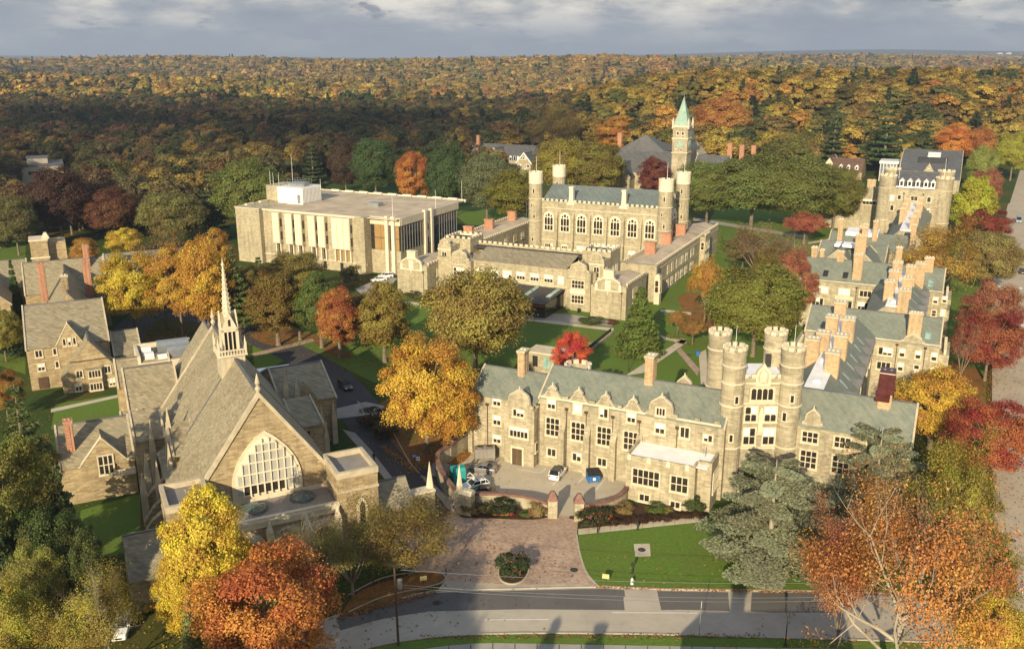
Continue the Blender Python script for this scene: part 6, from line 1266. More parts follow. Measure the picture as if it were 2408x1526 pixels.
TREES = [
 ('clumpy', 640, 1620, 1296, 345, (.50, .15, .018), 'fiery orange maple at the bottom edge, tallest in front of the chapel', 0),
 ('maple', 505, 1500, 1145, 205, (.58, .38, .02), 'bright yellow maple covering part of the chapel porch', 0),
 ('maple', 440, 1530, 1290, 120, (.58, .38, .02), 'smaller yellow maple leaning from the chapel corner lodge', 1),
 ('bare', 742, 1412, 1218, 215, BROWN, 'pale leafless tree in front of the chapel doors', 0),
 ('bare', 690, 1425, 1260, 130, OLIVE, 'dark half bare shrub tree left of the pale leafless tree', 1),
 ('bare', 830, 1400, 1225, 150, OLIVE, 'half bare tree with green tufts between chapel door and brick court', 1),
 ('sparse', 965, 1352, 1195, 255, (.15, .105, .02), 'spreading olive and rust tree at the left of the brick forecourt', 1),
 ('fir', 465, 1640, 1405, 105, (.15, .165, .06), 'soft pale green conifer at the bottom edge beside the orange maple', 0),
 ('sparse', 250, 1610, 1335, 235, (.33, .235, .03), 'thin tree with pale trunks and few yellow leaves at lower left', 0),
 ('clumpy', 55, 1640, 1370, 190, (.34, .27, .03), 'yellow green tree in the bottom left corner', 1),
 ('pine', 100, 1330, 890, 235, (.085, .105, .035), 'tall white pine standing before the stone hall on the left', 0),
 ('clumpy', 45, 1420, 1005, 235, (.20, .17, .03), 'green and gold tree at the left edge below the white pine', 1),
 ('oak', 135, 1450, 1175, 180, (.05, .065, .016), 'dark green tree shading the grass beside the chapel', 0),
 ('pine', 25, 1500, 1120, 160, (.045, .06, .02), 'dark pine in shade at the left edge', 1),
 ('pine', 175, 1400, 1080, 130, (.06, .08, .028), 'dark pine nearest the low west wing of the chapel', 0),
 ('clumpy', 110, 1540, 1270, 150, (.16, .15, .03), 'green tree with a few yellow leaves at lower left', 1),
 ('oak', 95, 1190, 1020, 120, (.14, .13, .03), 'olive tree beside the white pine at the left edge', 1),
 ('oak', 215, 1500, 1240, 125, (.055, .07, .018), 'dark green tree between the white car and the chapel grass', 1),
 ('clumpy', 20, 990, 870, 90, (.30, .13, .02), 'rusty orange tree at the left edge beside the stone hall', 0),
 ('oak', 15, 850, 720, 90, (.17, .155, .03), 'yellowish green tree at the left edge below the slate gables', 1),
 ('fir', 46, 760, 608, 46, (.05, .085, .025), 'narrow green conifer against the left stone hall', 0),
 ('sparse', 2095, 1650, 1100, 430, (.48, .175, .03), 'big open orange red maple with grey limbs at lower right', 0),
 ('sparse', 1965, 1540, 1215, 150, (.38, .12, .05), 'pinkish orange thin crown beside the blue grey cedar', 1),
 ('cedar', 1805, 1335, 1075, 450, CEDAR, 'large blue grey cedar in front of the gate tower', 0),
 ('cedar', 2050, 1225, 1000, 360, CEDAR, 'second blue grey cedar in front of the right residence roof', 0),
 ('sparse', 2190, 1330, 1045, 220, (.29, .20, .02), 'olive gold half bare tree right of the second cedar', 1),
 ('clumpy', 2235, 1400, 1100, 180, (.28, .215, .025), 'olive gold tree beside the leaf strewn pavement', 1),
 ('clumpy', 2270, 1490, 1235, 190, (.25, .19, .025), 'olive tree overhanging the tan street at lower right', 0),
 ('maple', 2315, 1580, 1400, 160, (.52, .33, .02), 'yellow maple in the lower right corner', 2),
 ('maple', 2420, 1560, 1480, 120, (.34, .30, .03), 'lime green small tree top in the bottom right corner', 2),
 ('clumpy', 2310, 1140, 940, 205, (.36, .065, .025), 'crimson maple with green underside on the tan street', 0),
 ('maple', 2185, 1055, 862, 190, (.52, .28, .018), 'golden tree against the right end of the residence', 2),
 ('clumpy', 2315, 895, 728, 165, (.30, .06, .03), 'deep red maple halfway along the tan street', 0),
 ('clumpy', 2310, 850, 655, 145, (.33, .11, .055), 'pinkish red maple just beyond the deep red one', 1),
 ('bare', 2255, 905, 760, 60, PINK, 'slim nearly bare sapling beside the deep red maple', 1),
 ('oak', 2318, 690, 540, 140, (.26, .18, .06), 'brownish olive street tree beyond the pink maple', 0),
 ('clumpy', 2310, 588, 490, 115, (.24, .030, .022), 'dark red small street tree near the white van', 0),
 ('oval', 2278, 580, 408, 105, (.42, .37, .025), 'lemon yellow ginkgo beside the far battlemented hall', 0),
 ('sparse', 2175, 720, 535, 190, (.42, .22, .025), 'golden half bare tree between the second and third wings', 1),
 ('oak', 2310, 505, 395, 75, PINK, 'pale pink street tree beyond the lemon ginkgo', 1),
 ('oak', 2302, 455, 340, 70, (.28, .28, .06), 'pale lime tree beside the dark slate hall', 2),
 ('maple', 2236, 400, 288, 90, (.54, .17, .015), 'bright orange maple behind the dark slate hall', 0),
 ('maple', 2300, 400, 300, 80, (.42, .15, .03), 'dull orange maple right of the bright orange one', 1),
 ('oak', 2375, 425, 305, 85, (.36, .31, .03), 'yellow tree at the right edge beyond the crossing', 1),
 ('oak', 2036, 535, 440, 62, (.040, .066, .02), 'dark rounded evergreen against the far battlemented hall', 2),
 ('oak', 1660, 532, 372, 165, (.10, .112, .024), 'first big green oak beside the library turret', 0),
 ('oak', 1765, 540, 358, 205, (.095, .108, .024), 'second big green oak of the row, widest crown', 1),
 ('oak', 1872, 545, 362, 190, (.10, .108, .024), 'third big green oak of the row', 2),
 ('oak', 1958, 540, 385, 130, (.11, .105, .022), 'fourth green oak, next to the far residence', 0),
 ('clumpy', 1935, 525, 395, 110, (.15, .09, .025), 'rust tinged oak behind the fourth green oak', 0),
 ('clumpy', 1745, 640, 545, 100, (.20, .14, .05), 'brown green small tree beside the library wing lawn', 1),
 ('clumpy', 1830, 690, 575, 110, (.22, .14, .05), 'tawny small tree between the thicket and the salmon tree', 0),
 ('umbrella', 1890, 575, 503, 100, (.32, .075, .04), 'low red dogwood under the green oaks', 0),
 ('bare', 1780, 665, 535, 120, (.17, .11, .05), 'brownish bare thicket tree left of the red dogwood', 1),
 ('bare', 1850, 650, 540, 110, (.17, .11, .05), 'brownish bare thicket tree below the red dogwood', 0),
 ('fir', 1691, 592, 538, 36, (.10, .13, .03), 'small green conifer beside the library wing', 0),
 ('oak', 1770, 838, 618, 235, (.125, .125, .020), 'large olive tree filling the court behind the gate tower', 1),
 ('clumpy', 1862, 770, 585, 105, (.34, .105, .055), 'salmon red tree beside the residence wall', 1),
 ('clumpy', 1790, 740, 590, 80, (.21, .15, .03), 'yellowish brown tree behind the large olive tree', 0),
 ('umbrella', 1655, 770, 612, 85, (.38, .185, .02), 'weeping golden tree at the lawn beside the library wing', 0),
 ('umbrella', 1628, 810, 752, 62, (.27, .13, .03), 'small rusty sapling in a mulch ring', 0),
 ('umbrella', 1592, 790, 730, 45, (.30, .15, .03), 'small weeping tree by the lawn path', 0),
 ('fir', 1502, 832, 672, 135, (.085, .115, .020), 'tall conical green pine in front of the library pavilion', 0),
 ('clumpy', 1340, 905, 778, 95, (.58, .05, .016), 'scarlet small maple behind the residence roof', 1),
 ('oak', 1118, 875, 630, 262, (.19, .145, .03), 'huge olive brown tree before the library entrance', 2),
 ('clumpy', 1005, 1070, 792, 235, (.55, .29, .018), 'large golden tree between the chapel drive and residence', 0),
 ('maple', 1065, 1075, 860, 130, (.54, .27, .016), 'golden tree touching the residence left wall', 1),
 ('sparse', 1035, 985, 800, 110, (.27, .14, .03), 'brown thinning tree behind the golden ones', 1),
 ('oval', 655, 812, 632, 142, (.20, .115, .020), 'rusty green oval tree just right of the spire', 0),
 ('oval', 757, 818, 636, 122, (.075, .100, .020), 'green oval tree between the rusty and orange ones', 1),
 ('oval', 800, 842, 672, 112, (.40, .13, .025), 'orange red oval tree in the row before the library', 0),
 ('oval', 905, 852, 658, 136, (.17, .125, .020), 'olive gold oval tree at the right end of the row', 1),
 ('clumpy', 600, 775, 625, 110, (.20, .15, .03), 'olive tree close behind the spire beside the pine', 0),
 ('oval', 706, 800, 648, 100, (.16, .12, .025), 'dull olive oval tree between the rusty and green ones', 0),
 ('clumpy', 850, 800, 690, 90, (.22, .15, .03), 'low yellowish tree behind the orange red oval', 0),
 ('clumpy', 690, 720, 590, 165, (.24, .17, .03), 'spreading yellowish tree against the modern library wall', 1),
 ('shrub', 828, 672, 625, 50, (.09, .085, .03), 'round dark shrub at the corner of the modern library', 0),
 ('pine', 560, 790, 572, 105, (.085, .105, .030), 'tall green pine right behind the stone spire', 0),
 ('pine', 615, 720, 600, 70, (.06, .08, .025), 'darker pine at the corner of the modern library', 1),
 ('clumpy', 320, 790, 590, 165, (.50, .32, .016), 'yellow tree left of the golden group by the drive', 0),
 ('maple', 495, 800, 560, 130, (.52, .27, .018), 'golden orange tree left of the pine and spire', 1),
 ('clumpy', 430, 790, 575, 150, (.47, .235, .018), 'amber tree in the middle of the golden group', 1),
 ('bare', 395, 770, 545, 130, BROWN, 'bare greyish tree rising behind the golden group', 1),
 ('maple', 515, 690, 540, 90, (.46, .22, .02), 'golden tree top behind, nearest the modern library', 2),
 ('maple', 300, 610, 535, 85, (.54, .34, .016), 'small bright yellow tree behind the stone hall roof', 0),
 ('maple', 205, 640, 560, 70, (.42, .20, .02), 'amber tree beside the square stone tower', 1),
 ('oak', 412, 585, 448, 165, (.120, .105, .030), 'wide olive tree behind the golden group', 0),
 ('oak', 270, 570, 440, 130, (.140, .055, .025), 'russet copper beech behind the stone hall', 1),
 ('oak', 150, 575, 388, 145, (.075, .035, .025), 'big dark maroon beech behind the square tower', 2),
 ('pine', 500, 560, 395, 80, (.045, .062, .028), 'dark blue green pine behind the olive tree', 0),
 ('oak', 45, 600, 455, 110, (.090, .080, .028), 'dark olive tree at the left edge behind the hall', 0),
 ('oak', 595, 560, 372, 185, (.100, .115, .025), 'broad green tree left of the modern library roof', 1),
 ('pine', 740, 470, 335, 85, (.050, .070, .025), 'dark pine behind the white plant room', 0),
 ('oak', 815, 470, 325, 85, (.075, .045, .028), 'dark maroon tree behind the modern library roof', 2),
 ('oak', 885, 480, 320, 110, (.045, .070, .022), 'dark green tree behind the middle of the gravel roof', 0),
 ('clumpy', 970, 500, 355, 95, (.46, .145, .016), 'orange tree between dark greens behind the modern library', 1),
 ('oak', 1055, 515, 335, 110, (.042, .068, .022), 'dark green oak behind the right end of the gravel roof', 1),
 ('oak', 1145, 525, 355, 130, (.095, .105, .050), 'grey green domed tree left of the library turret', 2),
 ('maple', 1205, 535, 395, 130, (.20, .165, .020), 'yellow green tree touching the library left turret', 1),
 ('oak', 1320, 470, 320, 130, (.17, .135, .018), 'yellowing oak left behind the library ridge', 0),
 ('oak', 1405, 475, 330, 130, (.130, .110, .018), 'green gold oak right behind the library ridge', 1),
 ('pine', 1955, 402, 232, 85, (.06, .08, .03), 'tall dark pine left of the glass stair hall', 0),
 ('pine', 2075, 410, 228, 120, (.055, .08, .03), 'broad tall pine behind the glass stair hall', 1),
 ('pine', 2170, 398, 262, 85, (.06, .085, .03), 'tall pine behind the dark slate hall', 0),
 ('pine', 1905, 392, 262, 70, (.06, .085, .03), 'tall pine behind the brown shingle house', 1),
 ('maple', 1455, 372, 272, 118, (.52, .21, .02), 'glowing orange tree behind the clock tower hall', 0),
 ('sparse', 1300, 372, 250, 120, (.26, .16, .04), 'half bare brown tree behind the dark tudor house', 1),
 ('oak', 1690, 375, 225, 140, (.42, .17, .03), 'tall rusty orange tree right of the copper spire', 1),
 ('maple', 1535, 475, 368, 78, (.17, .040, .028), 'maroon tree behind the right library turrets', 0),
]
for k, px, pb, pt, pw, c, lab, var in TREES: ptree(k, px, pb, pt, pw, tuple(v * (1.6 if c[1] > c[0] * .62 and c[0] < .2 else 1.08) * kk for v, kk in zip(c, (1.1 if c[0] < .2 else 1, 1.12, 1))), lab, None, {'shrub': 'shrub'}.get(k, 'pine_tree' if k in ('pine', 'fir') else 'cedar_tree' if k == 'cedar' else 'tree'), 'shrub' if k == 'shrub' else 'tree', var)
def fallen_leaves():
    rng = np.random.default_rng(12); P, T = [], []
    for k, px, pb, pt, pw, c, lab, var in TREES:
        if k in ('pine', 'fir', 'cedar') or c[0] < .14 or pb < 540: continue
        x, y, z = place(px, pb); w = pw / 2164.0 * depth_of(y, 6); n = int(60 + 26 * w); r = w * .75 * np.abs(rng.normal(size=n)) ** .8; a = rng.uniform(0, 6.28, n)
        P.append(np.stack([x + r * np.cos(a) + .12 * r, y + r * np.sin(a), np.full(n, .155)], 1)); T.append(np.array(c) * rng.uniform(.5, 1.15, (n, 1)))
    for (x0, y0), (x1, y1), n, wd, c in ((at(1404, 1381), at(2320, 1405), 900, .35, (.34, .13, .03)), (at(800, 1452), at(1030, 1392), 500, .6, (.30, .13, .03)), (at(2318, 1150), at(2330, 700), 1800, .9, (.36, .12, .025)), (at(900, 1050), at(980, 1110), 400, .7, (.4, .2, .03)), (at(1000, 1500), at(1800, 1497), 500, .5, (.25, .14, .04)), (at(1370, 1300), at(1760, 1370), 110, 6, (.36, .2, .05)), (at(1100, 1260), at(1330, 1350), 160, 6, (.34, .16, .04))):
        f = rng.random(n); q = rng.normal(size=(n, 2)) * wd * .5; P.append(np.stack([x0 + (x1 - x0) * f + q[:, 0], y0 + (y1 - y0) * f + q[:, 1], np.full(n, .16)], 1)); T.append(np.array(c) * rng.uniform(.5, 1.2, (n, 1)))
    P = np.concatenate(P); T = np.concatenate(T); n = len(P); me = leaf_cards(P, np.tile([0, 0, 1.0], (n, 1)), .2, rng, rng.random(n), 'fallen_leaf', 'fallen_leaves', .25)
    A = me.attributes.new('tint', 'FLOAT_COLOR', 'FACE'); A.data.foreach_set('color', np.concatenate([T, np.ones((n, 1))], 1).astype(np.float32).ravel()); tag(link('fallen_leaves', me), 'fallen leaves scattered under the trees and along the kerbs', None, None, 'stuff')
fallen_leaves()
# trees on the near side of the street, below the picture: their shadows lie on the road
for (x, y, h, w, k) in ((-31, 31, 34, 17, 'oak'), (-44, 33, 31, 16, 'oak'), (-9, 49, 20, 9, 'fir'), (-4, 47, 21, 10, 'pine'), (52, 50, 17, 12, 'oak'), (70, 52, 16, 12, 'oak')):
    tree(k, x, y, 0, h, w, (.10, .09, .03), 'street tree standing just below the picture', 'trees on the near side of the street')
# ---- the wood behind the campus
def wood():
    rng = np.random.default_rng(9); X, Y, Rw = [], [], []
    def band(y0, y1, s):
        ys = np.arange(y0, y1, s * .87)
        for j, y in enumerate(ys):
            hw = .585 * y + 40; xs = np.arange(-hw, hw, s) + (j % 2) * s / 2; n = len(xs)
            X.append(xs + rng.uniform(-.38, .38, n) * s); Y.append(np.full(n, y) + rng.uniform(-.38, .38, n) * s); Rw.append(np.full(n, s))
    band(300, 1100, 11.0); band(1100, 2000, 17.0); band(2000, 3600, 19.5); band(4600, 7400, 30.0)
    x = np.concatenate(X); y = np.concatenate(Y); sp = np.concatenate(Rw); z = ter(x, y)
    d = y * _ct - (z - CAMH) * _st; px = 1204 + 2164 * x / d; py = 763 - 2164 * (y * _st + (z - CAMH) * _ct) / d
    lim = np.interp(px, [-200, 0, 200, 330, 500, 620, 720, 1000, 1130, 1160, 1300, 1330, 1680, 1900, 1960, 2120, 2260, 2290, 2330, 2408, 2600], [600, 585, 560, 545, 530, 480, 420, 425, 430, 425, 410, 350, 440, 440, 415, 405, 385, 385, 385, 385, 390])
    ok = py < lim
    def clear(a0, a1, b0, b1, m=4):
        a = x * VRY - y * VRX; b = x * VRX + y * VRY; return ~((a > a0 - m) & (a < a1 + m) & (b > b0 - m) & (b < b1 + m))
    for rct in ((-262, -219, 470, 508), (-162, -96, 415, 488), (-28, 5, 490, 594), (-38, -26, 530, 562), (-70, -44, 515, 574), (-80, -72, 570, 578), (10, 50, 300, 660), (24, 140, 490, 526)): ok &= clear(*rct)
    la = x * VLY - y * VLX; lb = x * VLX + y * VLY; ok &= ~((la > -30) & (la < 40) & (lb > 190) & (lb < 286))
    xl, yl = at(110, 435); ok &= ~((np.abs(x - xl * y / yl) < 17) & (y > yl - 130) & (y < yl + 40))
    x, y, z, sp, px, py = (v[ok] for v in (x, y, z, sp, px, py)); n = len(x)
    # what grows where
    g = rng.random(n); nz = np.sin(x / 83 + 1.7) * np.sin(y / 121 + .4) + .6 * np.sin(x / 37 + y / 55); g2 = np.where(rng.random(n) < .5, (nz * 2.3 + 40) % 1.0, g)
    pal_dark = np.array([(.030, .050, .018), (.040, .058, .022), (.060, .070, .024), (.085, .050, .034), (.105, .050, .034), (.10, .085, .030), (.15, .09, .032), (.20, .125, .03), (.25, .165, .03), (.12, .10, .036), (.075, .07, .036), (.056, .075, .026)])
    pal_hill = np.array([(.12, .11, .026), (.28, .20, .03), (.33, .23, .03), (.37, .255, .03), (.25, .165, .03), (.30, .195, .03), (.20, .13, .034), (.32, .225, .03), (.17, .12, .036), (.40, .20, .026), (.13, .125, .03), (.065, .085, .03)])
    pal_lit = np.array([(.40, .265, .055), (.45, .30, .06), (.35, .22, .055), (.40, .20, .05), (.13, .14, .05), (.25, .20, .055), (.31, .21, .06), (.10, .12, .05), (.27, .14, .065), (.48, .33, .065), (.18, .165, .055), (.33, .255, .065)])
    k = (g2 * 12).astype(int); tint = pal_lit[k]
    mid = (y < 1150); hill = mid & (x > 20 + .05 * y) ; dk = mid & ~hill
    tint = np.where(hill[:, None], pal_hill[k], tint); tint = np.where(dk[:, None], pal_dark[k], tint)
    wv = lambda a, b, c: .5 + .5 * np.sin(x / a + c) * np.cos(y / b + c * 1.7); soft = np.stack([.24 + .16 * wv(140, 190, .3), .17 + .09 * wv(110, 230, 1.9), .045 + 0 * x], 1)
    mixk = np.where(mid, .1, .25)[:, None]; tint = tint * (1 - mixk) + soft * mixk
    tint = tint * rng.uniform(.8, 1.2, (n, 1)) * np.array([1.36, 1.40, 1.25]); tall = rng.uniform(.75, 1.3, n)
    far = sp > 20; wid = np.where(far, 2.6, np.where(sp > 18, 1.9, np.where(sp > 14, 1.6, 1.1))) * rng.uniform(.65, 1.5, n); tall = tall * np.where(sp > 14, rng.uniform(.85, 1.45, n), 1.0)
    keep = ~((dk & (rng.random(n) < .12)) | (hill & (rng.random(n) < .5))); wid = wid * np.where(hill, 1.5, np.where(dk, 1.25, 1.0)); tall = tall * np.where(hill, 1.3, np.where(dk, 1.1, 1.0))
    x, y, z, sp, px, py, tint, tall, wid, far, hill = (v[keep] for v in (x, y, z, sp, px, py, tint, tall, wid, far, hill)); n = len(x)
    # the trees that show largest are individuals, the rest one wood
    inview = (px > -30) & (px < 2440) & (py > 120); order = np.argsort(np.where(inview, y, 1e9)); ind = order[:205]; rest = np.ones(n, bool); rest[ind] = False
    names = {'green': 'dark green tree in the wood behind the campus', 'gold': 'golden brown tree in the wood behind the campus', 'red': 'rust or maroon tree in the wood behind the campus', 'olive': 'olive tree in the wood behind the campus', 'bare': 'bare branched tree in the wood behind the campus', 'pine': 'dark pine in the wood behind the campus'}
    zone = lambda p: 'at the left edge' if p < 330 else 'behind the golden group' if p < 620 else 'behind the modern library' if p < 1130 else 'behind the old library' if p < 1640 else 'behind the row of oaks' if p < 2080 else 'behind the dark slate hall'
    ymed = np.median(y[ind]); size = lambda i: 'tall ' if tall[i] > 1.12 else 'low ' if tall[i] < .9 else ''; depth_w = lambda i: 'at the front of the wood' if y[i] < ymed else 'deeper in the wood'
    for i in ind:
        t = tint[i]; u = rng.random(); kd = 'woodpine' if u < .10 else 'woodbare' if u > .93 else 'wood'
        if kd == 'woodpine': t = np.array((.045, .065, .026)); key = 'pine'
        elif kd == 'woodbare': key = 'bare'
        else: key = 'green' if t[1] > t[0] * 1.1 else 'red' if t[0] > t[1] * 1.75 else 'gold' if t[0] > .18 else 'olive'
        h = 17 * tall[i]; tree(kd, x[i], y[i], z[i] - .3, h, 12.0 * wid[i] if kd != 'woodpine' else 9, tuple(t), size(i) + names[key].replace('in the wood', depth_w(i)).replace('behind the campus', zone(px[i])), size(i) + names[key].split(' in the')[0] + 's ' + depth_w(i) + ' ' + zone(px[i]), 'pine_tree' if key == 'pine' else 'tree')
    x, y, z, sp, tint, tall, wid, far = (v[rest] for v in (x, y, z, sp, tint, tall, wid, far)); n = len(x)
    srcs = []
    for s, kind in ((201, 'b'), (202, 'b'), (203, 'o'), (204, 'p'), (205, 'f'), (206, 'f'), (207, 'c')):
        if kind == 'p': me, _, H, Rr = make_conifer(s, 18, 4.2, 11, 6, .9, 16, .08, .3, .1, .5, 'leaf_far')
        elif kind == 'c':    # a patch of far canopy
            rg = np.random.default_rng(s); c = np.stack([rg.uniform(-6, 6, 16), rg.uniform(-6, 6, 16), rg.uniform(7, 11.5, 16)], 1); Pp, Dd, ii = blobs_to_leaves(c, rg.uniform(2.6, 4.2, 16), 26, rg); me = leaf_cards(Pp, Dd, 1.3, rg, rg.random(16)[ii], 'leaf_far', jitter=.3)
        elif kind == 'f': me, _, H, Rr = make_broad(s, 16, 5.8, .58, .42, 30, 60, .95, 'round', 1, 3, 'leaf_far', jit=.16)
        else: me, _, H, Rr = make_broad(s, 16, 5.8, .58, .42, 36, 190, .46, 'oval' if kind == 'o' else 'round', .96, 3, 'leaf_far', jit=.4)
        me.name = 'wood_crown'; srcs.append(bpy.data.objects.new('wood_crown', me))
    me = bpy.data.meshes.new('woodland'); me.vertices.add(n); me.vertices.foreach_set('co', np.stack([x, y, z - .4], 1).astype(np.float32).ravel())
    pick = np.where(far, 6, np.where(sp > 14, rng.choice([4, 5, 4, 5, 4, 5, 2, 3], n), rng.choice([0, 1, 2, 0, 1, 2, 0, 3], n))).astype(np.int32); tint = np.where((pick == 3)[:, None], np.array((.05, .07, .03)), tint)
    A = me.attributes.new('pick', 'INT', 'POINT'); A.data.foreach_set('value', pick)
    A = me.attributes.new('tint', 'FLOAT_COLOR', 'POINT'); A.data.foreach_set('color', np.concatenate([tint, np.ones((n, 1))], 1).astype(np.float32).ravel())
    A = me.attributes.new('siz', 'FLOAT_VECTOR', 'POINT'); A.data.foreach_set('vector', np.stack([wid, wid, tall * np.where(far, 1.5, 1.0)], 1).astype(np.float32).ravel())
    A = me.attributes.new('rotz', 'FLOAT', 'POINT'); A.data.foreach_set('value', rng.uniform(0, 6.28, n).astype(np.float32)); me.update()
    o = link('woodland', me); tag(o, 'autumn woodland rolling to the horizon', None, None, 'stuff')
    ng = bpy.data.node_groups.new('wood_scatter', 'GeometryNodeTree'); ng.interface.new_socket('Geometry', in_out='INPUT', socket_type='NodeSocketGeometry'); ng.interface.new_socket('Geometry', in_out='OUTPUT', socket_type='NodeSocketGeometry')
    N_, L_ = ng.nodes, ng.links; gi = N_.new('NodeGroupInput'); go = N_.new('NodeGroupOutput'); m2p = N_.new('GeometryNodeMeshToPoints'); L_.new(gi.outputs[0], m2p.inputs[0])
    gti = N_.new('GeometryNodeGeometryToInstance')
    for s in srcs[::-1]:
        oi = N_.new('GeometryNodeObjectInfo'); oi.inputs['Object'].default_value = s; oi.inputs['As Instance'].default_value = False; L_.new(oi.outputs['Geometry'], gti.inputs[0])
    iop = N_.new('GeometryNodeInstanceOnPoints'); L_.new(m2p.outputs[0], iop.inputs['Points']); L_.new(gti.outputs[0], iop.inputs['Instance']); iop.inputs['Pick Instance'].default_value = True
    def attr(nm, tp):
        a = N_.new('GeometryNodeInputNamedAttribute'); a.data_type = tp; a.inputs['Name'].default_value = nm; return a.outputs['Attribute']
    L_.new(attr('pick', 'INT'), iop.inputs['Instance Index']); L_.new(attr('siz', 'FLOAT_VECTOR'), iop.inputs['Scale'])
    cx_ = N_.new('ShaderNodeCombineXYZ'); L_.new(attr('rotz', 'FLOAT'), cx_.inputs[2]); L_.new(cx_.outputs[0], iop.inputs['Rotation'])
    L_.new(iop.outputs[0], go.inputs[0]); md = o.modifiers.new('scatter', 'NODES'); md.node_group = ng
    return n
print('wood trees', wood())

# ================================================================== VEHICLES
def car(front, rear, kind, paint, label, roof=None, rack=False, group=None, length=None, center=None, name='parked_car', cat='car'):
    L, W, H = {'sedan': (4.8, 1.84, 1.45), 'suv': (4.6, 1.88, 1.70), 'wagon': (4.8, 1.82, 1.52), 'van': (5.6, 2.05, 2.45)}[kind]
    f = Vector(at(*front)); r = Vector(at(*rear)); d = (f - r).normalized(); c = (f + r) / 2
    o = empty(name, (c.x, c.y, .03), math.atan2(d.y, d.x)); tag(o, label, cat, group); h = L / 2; w = W / 2
    belt = {'sedan': .92, 'suv': 1.05, 'wagon': .95, 'van': 1.25}[kind]; nose = {'sedan': .72, 'suv': .92, 'wagon': .78, 'van': 1.1}[kind]
    # lower body: stations (x, half width, top height) lofted with rounded shoulders
    st = [(-h, .80, belt * .80), (-h + .12, .93, belt * .97), (-h + .9, 1, belt), (-.2, 1, belt), (h - 1.35, 1, belt * .98), (h - .5, .97, nose), (h - .12, .90, nose * .90), (h, .78, nose * .70)]
    q = MB(); rings = []
    for x, k, zt in st:
        ww = w * k; base = len(q.v); q.v += [(x, -ww * .96, .24), (x, -ww, .45), (x, -ww, zt - .16), (x, -ww * .93, zt), (x, ww * .93, zt), (x, ww, zt - .16), (x, ww, .45), (x, ww * .96, .24)]; rings.append(base)
    for a, b in zip(rings, rings[1:]):
        for i in range(8): j = (i + 1) % 8; q.f.append([a + i, b + i, b + j, a + j]); q.m.append(0)
    q.f.append(list(range(rings[0], rings[0] + 8))); q.m.append(0); q.f.append(list(range(rings[-1], rings[-1] + 8))[::-1]); q.m.append(0)
    q.build('body', paint, o, smooth=False)
    # cabin glass and roof
    xr, xf = {'sedan': (-h + .75, h - 1.45), 'suv': (-h + .15, h - 1.35), 'wagon': (-h + .2, h - 1.45), 'van': (-h + .1, h - .95)}[kind]
    tr, tf = {'sedan': (-h + 1.55, h - 2.25), 'suv': (-h + .45, h - 2.0), 'wagon': (-h + .7, h - 2.2), 'van': (-h + .2, h - 1.6)}[kind]
    wb, wt = w * .93, w * .78; zr = H - .07
    q = MB(); q.add([(xr, -wb, belt - .01), (xf, -wb, belt - .01), (xf, wb, belt - .01), (xr, wb, belt - .01), (tr, -wt, zr), (tf, -wt, zr), (tf, wt, zr), (tr, wt, zr)], [(0, 1, 5, 4), (1, 2, 6, 5), (2, 3, 7, 6), (3, 0, 4, 7), (4, 5, 6, 7)]); q.build('windows', 'glass_car', o)
    q = MB(); q.taper(tr - .05, tf + .05, -wt - .03, wt + .03, zr - .02, H, .12); rf = q.build('roof', roof or paint, o)
    q = MB()   # pillars
    for s in (-1, 1):
        for (x0, x1) in ((xr, tr), (xf, tf), ((xr + xf) / 2, (tr + tf) / 2), (xr * .6 + xf * .4 - .6, tr * .6 + tf * .4 - .6)): q.tube((x0, s * wb * 1.0, belt), (x1, s * wt * 1.01, zr), .045, None, 4)
    q.build('pillar', paint, o)
    if rack:
        for x in (tr + .4, tf - .5): MB().box(x - .03, x + .03, -wt, wt, H + .05, H + .1).build('rack_bar', 'metal_dark', rf)
    for sx in (-h + .85, h - .9):
        for s in (-1, 1):
            q = MB(); n = 14; y0, y1 = s * (w - .2), s * (w + .01); A = [2 * math.pi * i / n for i in range(n)]; rr = .34
            q.add([(sx + rr * math.cos(t), y0, .33 + rr * math.sin(t)) for t in A] + [(sx + rr * math.cos(t), y1, .33 + rr * math.sin(t)) for t in A], [tuple(range(n)), tuple(range(n, 2 * n))] + [(i, (i + 1) % n, (i + 1) % n + n, i + n) for i in range(n)]); wl_ = q.build('wheel', 'tyre', o)
            q = MB(); q.add([(sx + .2 * math.cos(t), y1 + s * .012, .33 + .2 * math.sin(t)) for t in A] + [(sx + .2 * math.cos(t), y1 - s * .05, .33 + .2 * math.sin(t)) for t in A], [tuple(range(n)), tuple(range(n, 2 * n))] + [(i, (i + 1) % n, (i + 1) % n + n, i + n) for i in range(n)]); q.build('rim', 'rim', wl_)
    for s in (-1, 1):
        MB().box(h - .16, h - .02, s * w * .62 - .2, s * w * .62 + .2, nose * .72, nose * .72 + .16).build('headlight', 'lens_clear', o); MB().box(-h - .02, -h + .14, s * w * .66 - .16, s * w * .66 + .16, belt * .66, belt * .66 + .2).build('taillight', 'lens_red', o)
        MB().box(xf - .35, xf - .15, s * (w + .02) - .1, s * (w + .02) + .1, belt, belt + .16).build('mirror', paint, o)
    MB().box(h - .05, h + .03, -w * .4, w * .4, .35, .55).build('grille', 'plastic_black', o); MB().box(-h - .03, -h + .02, -.26, .26, .5, .62).build('number_plate', 'paint_white', o)
    return o
car((1104, 1104), (1166, 1112), 'sedan', 'car_grey', 'grey sedan parked beside the air conditioning unit in the court')
car((1327, 1101), (1297, 1137), 'suv', 'car_white', 'white crossover with black roof parked alone in the court', roof='car_black')
car((1087, 1154), (1146, 1141), 'wagon', 'car_white', 'white estate car with roof rack behind the court wall', rack=True)
car((1104, 1166), (1160, 1162), 'sedan', 'car_black', 'black car half hidden by the court wall')
